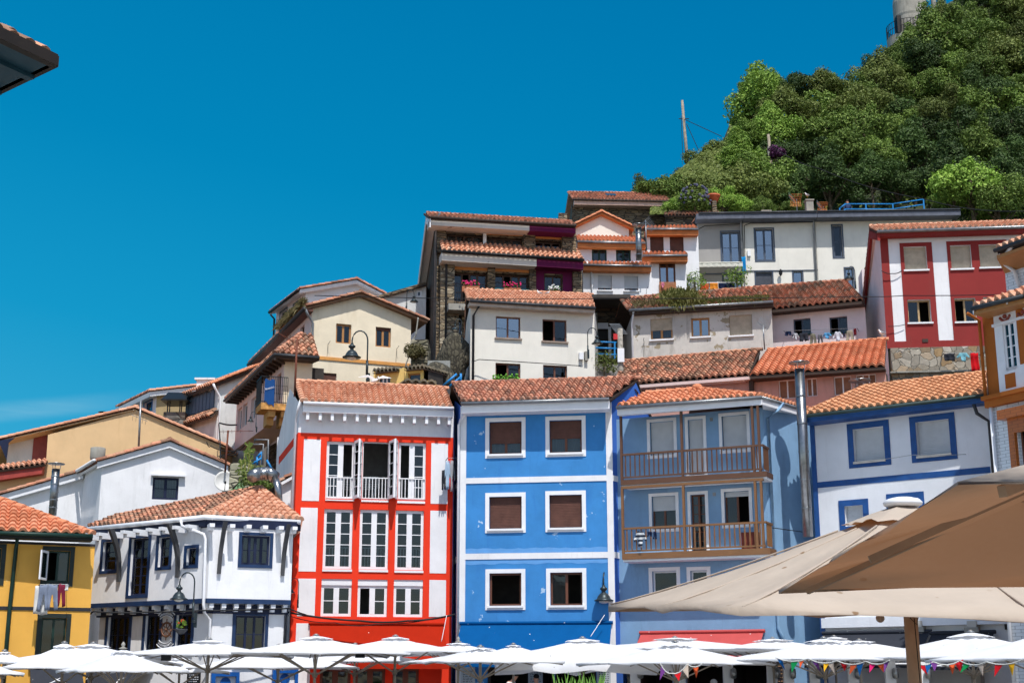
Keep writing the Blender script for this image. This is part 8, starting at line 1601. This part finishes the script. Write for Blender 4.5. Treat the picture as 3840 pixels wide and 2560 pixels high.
def place_tree(px, py, rad_px, leaf, var, depth=None, lab=None, shared=False):
    global cnt
    D_ = depth or 97 + (490 - py) * .09; c = at((px / .6125, py / .6125), D_); sc = rad_px / 3152 * D_ / 2.05; pr = protos[var % len(protos)]
    if var % len(protos) in used: o = copy_tree(pr)
    else: o = pr; used.add(var % len(protos))
    o.location = c; o.scale = (sc * rnd.uniform(.95, 1.1), sc, sc * rnd.uniform(.9, 1.05)); o.rotation_euler.z = rnd.uniform(0, 6.28)
    for ch in o.children:
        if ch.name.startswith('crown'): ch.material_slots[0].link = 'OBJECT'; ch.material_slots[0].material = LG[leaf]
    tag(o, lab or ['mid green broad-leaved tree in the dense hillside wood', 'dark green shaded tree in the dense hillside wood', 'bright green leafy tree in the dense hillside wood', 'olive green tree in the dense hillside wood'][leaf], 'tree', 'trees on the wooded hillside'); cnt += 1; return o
def inside_x(y):
    for x in range(1400, 2400, 4):
        if ysil(x) < y: return x
    return 2400
y = 472; row = 0
while y > -40:
    r_ = 44 + rnd.uniform(-4, 4) if y > 300 else 50; x0 = inside_x(y - 20) + r_ * .75; x = x0
    while x < 2420:
        rad = rnd.uniform(38, 66) if x > x0 + 10 else rnd.uniform(30, 42); px, py = x, y + rnd.uniform(-14, 14)
        if x < x0 + 10: py = y
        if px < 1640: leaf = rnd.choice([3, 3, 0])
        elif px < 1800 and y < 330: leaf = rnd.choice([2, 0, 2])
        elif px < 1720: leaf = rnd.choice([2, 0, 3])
        elif y > 330: leaf = rnd.choice([1, 1, 1, 0])  # mostly dark leaves low on the slope, painting in the wood's shaded hollow
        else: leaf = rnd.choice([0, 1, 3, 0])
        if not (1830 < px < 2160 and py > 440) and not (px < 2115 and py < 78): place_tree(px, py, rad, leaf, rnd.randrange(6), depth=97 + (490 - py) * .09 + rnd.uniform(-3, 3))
        x += rad * rnd.uniform(1.3, 1.7)
    y -= 52; row += 1
for px, py, rad, leaf, var, lab in ((1735, 250, 62, 2, 1, 'tall bright green tree rising highest left of the small bare gap'), (1778, 215, 34, 2, 1, 'pointed bright green treetop on the skyline, left part'), (1722, 215, 28, 2, 2, 'small bright green top at the far left of the tall tree'), (1910, 205, 26, 0, 4, 'small thin round tree standing above the ridge line in the gap'), (2010, 170, 34, 1, 4, 'dark tree hanging over the slope below the round tower'), (2085, 128, 38, 0, 0, 'leafy tree directly below the round tower'), (2230, 430, 66, 2, 3, 'bright green climber-covered bush right of the blue path railing'), (2290, 470, 60, 0, 5, 'leafy bush behind the striped house roof'), (2190, 455, 34, 2, 4, 'small bright bush at the end of the blue path railing'), (1570, 475, 30, 2, 3, 'pale green bush behind the stone coping wall'), (1660, 468, 34, 2, 5, 'bright leafy bush beside the pot on the stone pillar'), (1700, 482, 26, 2, 0, 'low bright green bush above the grey modern house roof'), (1752, 478, 24, 0, 4, 'low bush left of the square concrete chimney'), (1820, 480, 20, 0, 3, 'low bush between the two concrete chimneys')): place_tree(px, py, rad, leaf, var, lab=lab, depth=92 if py > 400 else None)
# undergrowth mass
m = MB(); rnd2 = random.Random(5)
for _ in range(30000):
    X = rnd2.uniform(8, 62); Y = rnd2.uniform(93, 142); px = 1176 + 3152 * X / Y
    z = ground(X, Y); q = ray((px / .6125, 0))
    if px < 1480 or px > 2420: continue
    if rnd2.random() > .55 and px > 1700: continue
    nn = Vector((rnd2.uniform(-1, 1), rnd2.uniform(-1, .2), rnd2.uniform(.0, 1))).normalized(); a = nn.orthogonal().normalized(); b = nn.cross(a); s = rnd2.uniform(.25, .55); p = Vector((X, Y, z + rnd2.uniform(.1, 1.3))); cv = (rnd2.random() * 40, .5); m.add([p - a * s * .5, p - b * s * .3, p + a * s * .5, p + b * s * .3], [(0, 1, 2, 3)], [[cv] * 4])
o = m.build('undergrowth', LG[3]); tag(o, 'low scrub and grass covering the slope between the trees', None, None, 'stuff')
# left slope scrub
m = MB()
for _ in range(9000):
    px = rnd2.uniform(1495, 1660); t = rnd2.random(); ys = ysil(px); py = ys + 6 + (485 - ys) * t; D_ = 92 + (490 - py) * .1 + rnd2.uniform(-1, 1); p = at((px / .6125, py / .6125), D_); nn = Vector((rnd2.uniform(-1, 1), -1, rnd2.uniform(-.2, 1))).normalized(); a = nn.orthogonal().normalized(); b = nn.cross(a); s = rnd2.uniform(.15, .38); cv = (rnd2.random() * 40, .5); m.add([p - a * s * .5, p - b * s * .25, p + a * s * .5, p + b * s * .25], [(0, 1, 2, 3)], [[cv] * 4])
o = m.build('hillside_scrub', LG[3]); tag(o, 'olive green scrub on the left shoulder of the hill', None, None, 'stuff')
def bush(p, dep, r, label, leafm, n=900, size=.16, flower=None, fn=0, name='bush', cat='bush', sqz=1.0):
    c = at(p, dep); e = empty(name, c - Vector((0, 0, r)), label, cat); m = MB(); rr = random.Random(int(p[0] * 3)); bl = [(c.x, c.y, c.z, r * .7)] + [(c.x + rr.uniform(-.6, .6) * r, c.y + rr.uniform(-.4, .4) * r, c.z + rr.uniform(-.4, .5) * r * sqz, r * rr.uniform(.3, .5)) for _ in range(7)]; crown_mesh(m, bl, n, size, rr); m.build('leaves', leafm, e)
    if flower:
        m = MB()
        for _ in range(fn): d = Vector((rr.uniform(-1, 1), -abs(rr.uniform(.1, 1)), rr.uniform(-.3, 1))).normalized() * r * .95; m.ball(c + d, r * rr.uniform(.06, .1), 5)
        m.build('blossoms', flower, e)
    m = MB().tube([c - Vector((0, 0, r * 1.3)), c], .05, 6); m.build('stem', BARK, e); return e
bush(L(1440, 290), 90, 1.15, 'blue hydrangea bush in full bloom above the stone coping wall', LG[0], 900, .25, plain('hydrangea_blue', C(84, 86, 106), .9, var=.3, scale=3), 40, 'hydrangea'); bush(U(838, 530), 103, .65, 'purple flowering shrub beside the wooden pole on the hill', leafmat('purple_leaf', C(70, 30, 66), C(96, 40, 88), C(120, 60, 110)), 1500, .25, name='flowering_shrub', cat='shrub')
bush(D(1200, 1230), 51, .62, 'green bush behind the corner house roof beside the duct', LG[3], 1300, .11); bush(D(1320, 1290), 50.5, .5, 'small grey-green bush under the shiny duct', LG[0], 600, .09)
bush(X7(630, 1000), 62.8, .6, 'dry hanging moss and ivy on the ruined rubble wall', leafmat('dry_moss', C(70, 66, 36), C(92, 86, 50), C(112, 104, 66)), 1200, .13, name='ivy', cat='ivy', sqz=1.6); bush(Mm(600, 935), 61.5, .75, 'grey green bush on top of the cement retaining wall', LG[3], 800, .1); bush(N(425, 885), 78, .9, 'small green potted shrub on the terrace of the grey modern house', LG[0], 500, .16); bush(L(1440, 1145), 78, .9, 'green shrub behind the white terrace railing', LG[0], 600, .16)
c = at(D(1150, 1120), 53); e = empty('thin_plant', c, 'tall thin leafless plant with crooked branches beside the stone wall', 'plant'); m = MB(); tt = [(D(1155, 1110), D(1160, 760)), (D(1160, 850), D(1235, 830)), (D(1155, 870), D(1095, 880)), (D(1110, 1100), D(1100, 890)), (D(1060, 1080), D(1050, 940)), (D(1190, 1080), D(1170, 930)), (D(1160, 800), D(1130, 760))]
for a, b in tt: m.tube([at(a, 53), at(((a[0] + b[0]) / 2 + 3, (a[1] + b[1]) / 2), 53), at(b, 53)], .035, 6, r2=.02)
m.build('stems', plain('pale_stem', C(150, 150, 84)), e); m = MB(); rr = random.Random(3)
for _ in range(130): a, b = rr.choice(tt); t = rr.random(); p_ = at((a[0] + (b[0] - a[0]) * t + rr.uniform(-12, 12), a[1] + (b[1] - a[1]) * t + rr.uniform(-12, 12)), 53 + rr.uniform(-.2, .2)); m.poly([p_, p_ + Vector((.09, 0, .03)), p_ + Vector((.03, -.03, .1))])
m.build('leaves', LG[0], e)
# grass growing on roofs
GRM = leafmat('roof_grass_green', C(96, 104, 40), C(128, 124, 60), C(160, 150, 96)); GRD = leafmat('roof_grass_dry', C(140, 128, 84), C(110, 100, 60), C(168, 156, 112))
def rgrass(label, fn, n, l, mat, down=.3):
    m = MB(); rr = random.Random(n)
    for _ in range(n):
        p = fn(rr); t = Vector((rr.uniform(-.6, .6), rr.uniform(-.9, .1), rr.uniform(-down, 1))).normalized(); ll = l * rr.uniform(.4, 1.2); s = t.cross(Vector((0, 1, .3))).normalized() * .02; mid = p + t * ll * .6; tip = p + t * ll + Vector((0, 0, -ll * .35)); cv = (rr.random() * 30, .5); m.add([p - s, p + s, mid + s, tip, mid - s], [(0, 1, 2, 4), (4, 2, 3)], [[cv] * 4, [cv] * 3])
    o = m.build('roof_grass', mat); tag(o, label, None, None, 'stuff')
E0, E1, R0, R1 = q23['E0'], q23['E1'], q23['R0'], q23['R1']
def onroof(u0, u1, v0, v1): return lambda rr: (lambda u, v: (E0.lerp(E1, u)).lerp(R0.lerp(R1, u), v) + Vector((0, 0, .08)))(rr.uniform(u0, u1), v0 + (v1 - v0) * rr.random() ** 1.5)
def gau(u, s, v1): return lambda rr: (lambda uu, v: (E0.lerp(E1, uu)).lerp(R0.lerp(R1, uu), v) + Vector((0, -.05, .05 + .3 * rr.random())))(min(.98, max(.02, rr.gauss(u, s))), v1 * rr.random() ** 1.6)
rgrass('thick clump of grass hanging over the eave of the derelict house', gau(.37, .055, .75), 5200, .34, GRM, .6); rgrass('green grass strip along the right eave of the derelict house', onroof(.45, .97, 0, .22), 2600, .22, GRM, .4); rgrass('thin dry grass on the left of the derelict roof', onroof(.04, .3, 0, .5), 700, .25, GRD, .3)
a_, b_ = f13.P(pL_[0] if False else f13.q((1170, 1152))[0] - .45, f13.q((1170, 1152))[1] + .05, .3), None
bv13 = at_z((955, 1363), f13.q((1170, 1152))[1]) - f13.P(*f13.q((1170, 1152)))
rgrass('dry grass growing along the sloping eave of the cream house', lambda rr: a_ + bv13 * rr.uniform(.0, .42) + Vector((rr.uniform(-.1, .1), 0, rr.uniform(0, .1))), 1500, .42, GRD, .2)
bv12 = None
# ---------------------------------------------------------------- camera, light, sky, ground
cam = bpy.data.cameras.new('camera'); co_ = bpy.data.objects.new('camera', cam); COL.objects.link(co_); scn.camera = co_
co_.location = EYE; co_.rotation_euler = (R(90) + PITCH, 0, 0); cam.sensor_width = 36; cam.lens = FP / 3840 * 36; cam.clip_end = 3000; cam.clip_start = .05
SUN_EL, SUN_AZ = R(61), R(14)   # azimuth measured from straight behind the camera towards the right
sd_ = Vector((math.sin(SUN_AZ) * math.cos(SUN_EL), -math.cos(SUN_AZ) * math.cos(SUN_EL), math.sin(SUN_EL)))
su = bpy.data.lights.new('sun', 'SUN'); su.energy = 3.85; su.angle = R(.53); su.color = (1, .965, .91); so = bpy.data.objects.new('sun', su); COL.objects.link(so)
so.rotation_euler = sd_.to_track_quat('Z', 'Y').to_euler()
w = bpy.data.worlds.new('World'); scn.world = w; w.use_nodes = True; nt = w.node_tree; bg = nt.nodes['Background']
sk = nt.nodes.new('ShaderNodeTexSky'); sk.sky_type = 'NISHITA'; sk.sun_disc = False; sk.sun_elevation = SUN_EL; sk.sun_rotation = math.atan2(sd_.x, sd_.y); sk.air_density = 1.0; sk.dust_density = .6; sk.ozone_density = 1.0
nt.links.new(sk.outputs[0], bg.inputs[0]); bg.inputs[1].default_value = .12
scn.view_settings.view_transform = 'Standard'; scn.view_settings.look = 'None'; scn.view_settings.exposure = .32; scn.view_settings.gamma = 1
scn.cycles.max_bounces = 6; scn.cycles.transparent_max_bounces = 12; scn.cycles.diffuse_bounces = 3; scn.cycles.glossy_bounces = 3
# northern sky backdrop: a wide shell that glows as the polarised sky does
m_ = bpy.data.materials.new('clear_sky'); m_.use_nodes = True; nt = m_.node_tree; nt.nodes.clear(); out = nd(nt, 'ShaderNodeOutputMaterial'); em = nd(nt, 'ShaderNodeEmission'); nt.links.new(em.outputs[0], out.inputs[0])
tc = nd(nt, 'ShaderNodeTexCoord'); nrm_ = nd(nt, 'ShaderNodeVectorMath', operation='NORMALIZE'); nt.links.new(tc.outputs['Object'], nrm_.inputs[0]); sx = nd(nt, 'ShaderNodeSeparateXYZ'); nt.links.new(nrm_.outputs[0], sx.inputs[0])
# brightness follows elevation and rises towards the west (left)
mm = nd(nt, 'ShaderNodeMath', operation='MULTIPLY_ADD'); nt.links.new(sx.outputs[0], mm.inputs[0]); mm.inputs[1].default_value = .16; nt.links.new(sx.outputs[2], mm.inputs[2])
EXPK = 1 / 2 ** .32
def sc_(c): return tuple(v * EXPK for v in c[:3]) + (1,)
base = ramp(nt, mm.outputs[0], [(0.0, sc_(C(104, 186, 222))), (.10, sc_(C(52, 168, 212))), (.20, sc_(C(20, 152, 202))), (.33, sc_(C(2, 134, 188))), (.46, sc_(C(0, 122, 178))), (.6, sc_(C(0, 110, 168)))])
mp = nt.nodes.new('ShaderNodeMapping'); mp.inputs['Scale'].default_value = (3, 3, 26); mp.inputs['Rotation'].default_value = (0, R(-4), 0); nt.links.new(nrm_.outputs[0], mp.inputs[0])
nz = nd(nt, 'ShaderNodeTexNoise', Scale=1.6, Detail=5.0, Roughness=.55); nt.links.new(mp.outputs[0], nz.inputs['Vector'])
zz = nd(nt, 'ShaderNodeMapRange', interpolation_type='SMOOTHSTEP'); zt2 = nd(nt, 'ShaderNodeMath', operation='MULTIPLY_ADD'); nt.links.new(sx.outputs[0], zt2.inputs[0]); zt2.inputs[1].default_value = -.16; nt.links.new(sx.outputs[2], zt2.inputs[2]); nt.links.new(zt2.outputs[0], zz.inputs[0]); zz.inputs[1].default_value = .242; zz.inputs[2].default_value = .234
z2 = nd(nt, 'ShaderNodeMapRange', interpolation_type='SMOOTHSTEP'); nt.links.new(zt2.outputs[0], z2.inputs[0]); z2.inputs[1].default_value = .224; z2.inputs[2].default_value = .231
xx = nd(nt, 'ShaderNodeMapRange', interpolation_type='SMOOTHSTEP'); nt.links.new(sx.outputs[0], xx.inputs[0]); xx.inputs[1].default_value = -.24; xx.inputs[2].default_value = -.34
a1 = nd(nt, 'ShaderNodeMath', operation='MULTIPLY'); nt.links.new(zz.outputs[0], a1.inputs[0]); nt.links.new(z2.outputs[0], a1.inputs[1])
a2 = nd(nt, 'ShaderNodeMath', operation='MULTIPLY'); nt.links.new(a1.outputs[0], a2.inputs[0]); nt.links.new(xx.outputs[0], a2.inputs[1])
a3 = nd(nt, 'ShaderNodeMath', operation='MULTIPLY'); nt.links.new(a2.outputs[0], a3.inputs[0]); nt.links.new(ramp(nt, nz.outputs[0], [(.35, .1), (.65, .6)]), a3.inputs[1])
nt.links.new(mixc(nt, a3.outputs[0], base, sc_(C(150, 205, 228))), em.inputs[0]); em.inputs[1].default_value = 1.0
m = MB(); RS = 1500; na, ne = 48, 24; vs = []
for j in range(ne + 1):
    el = R(-4 + 74 * j / ne)
    for i in range(na + 1):
        az = R(-80 + 160 * i / na); vs.append((RS * math.sin(az) * math.cos(el), RS * math.cos(az) * math.cos(el), RS * math.sin(el)))
m.add(vs, [(j * (na + 1) + i, j * (na + 1) + i + 1, (j + 1) * (na + 1) + i + 1, (j + 1) * (na + 1) + i) for j in range(ne) for i in range(na)])
me = bpy.data.meshes.new('sky'); me.from_pydata(m.v, [], m.f); me.materials.append(m_); me.polygons.foreach_set('use_smooth', [True] * len(me.polygons)); o = bpy.data.objects.new('sky', me); o.location = EYE; COL.objects.link(o); o['kind'] = 'structure'
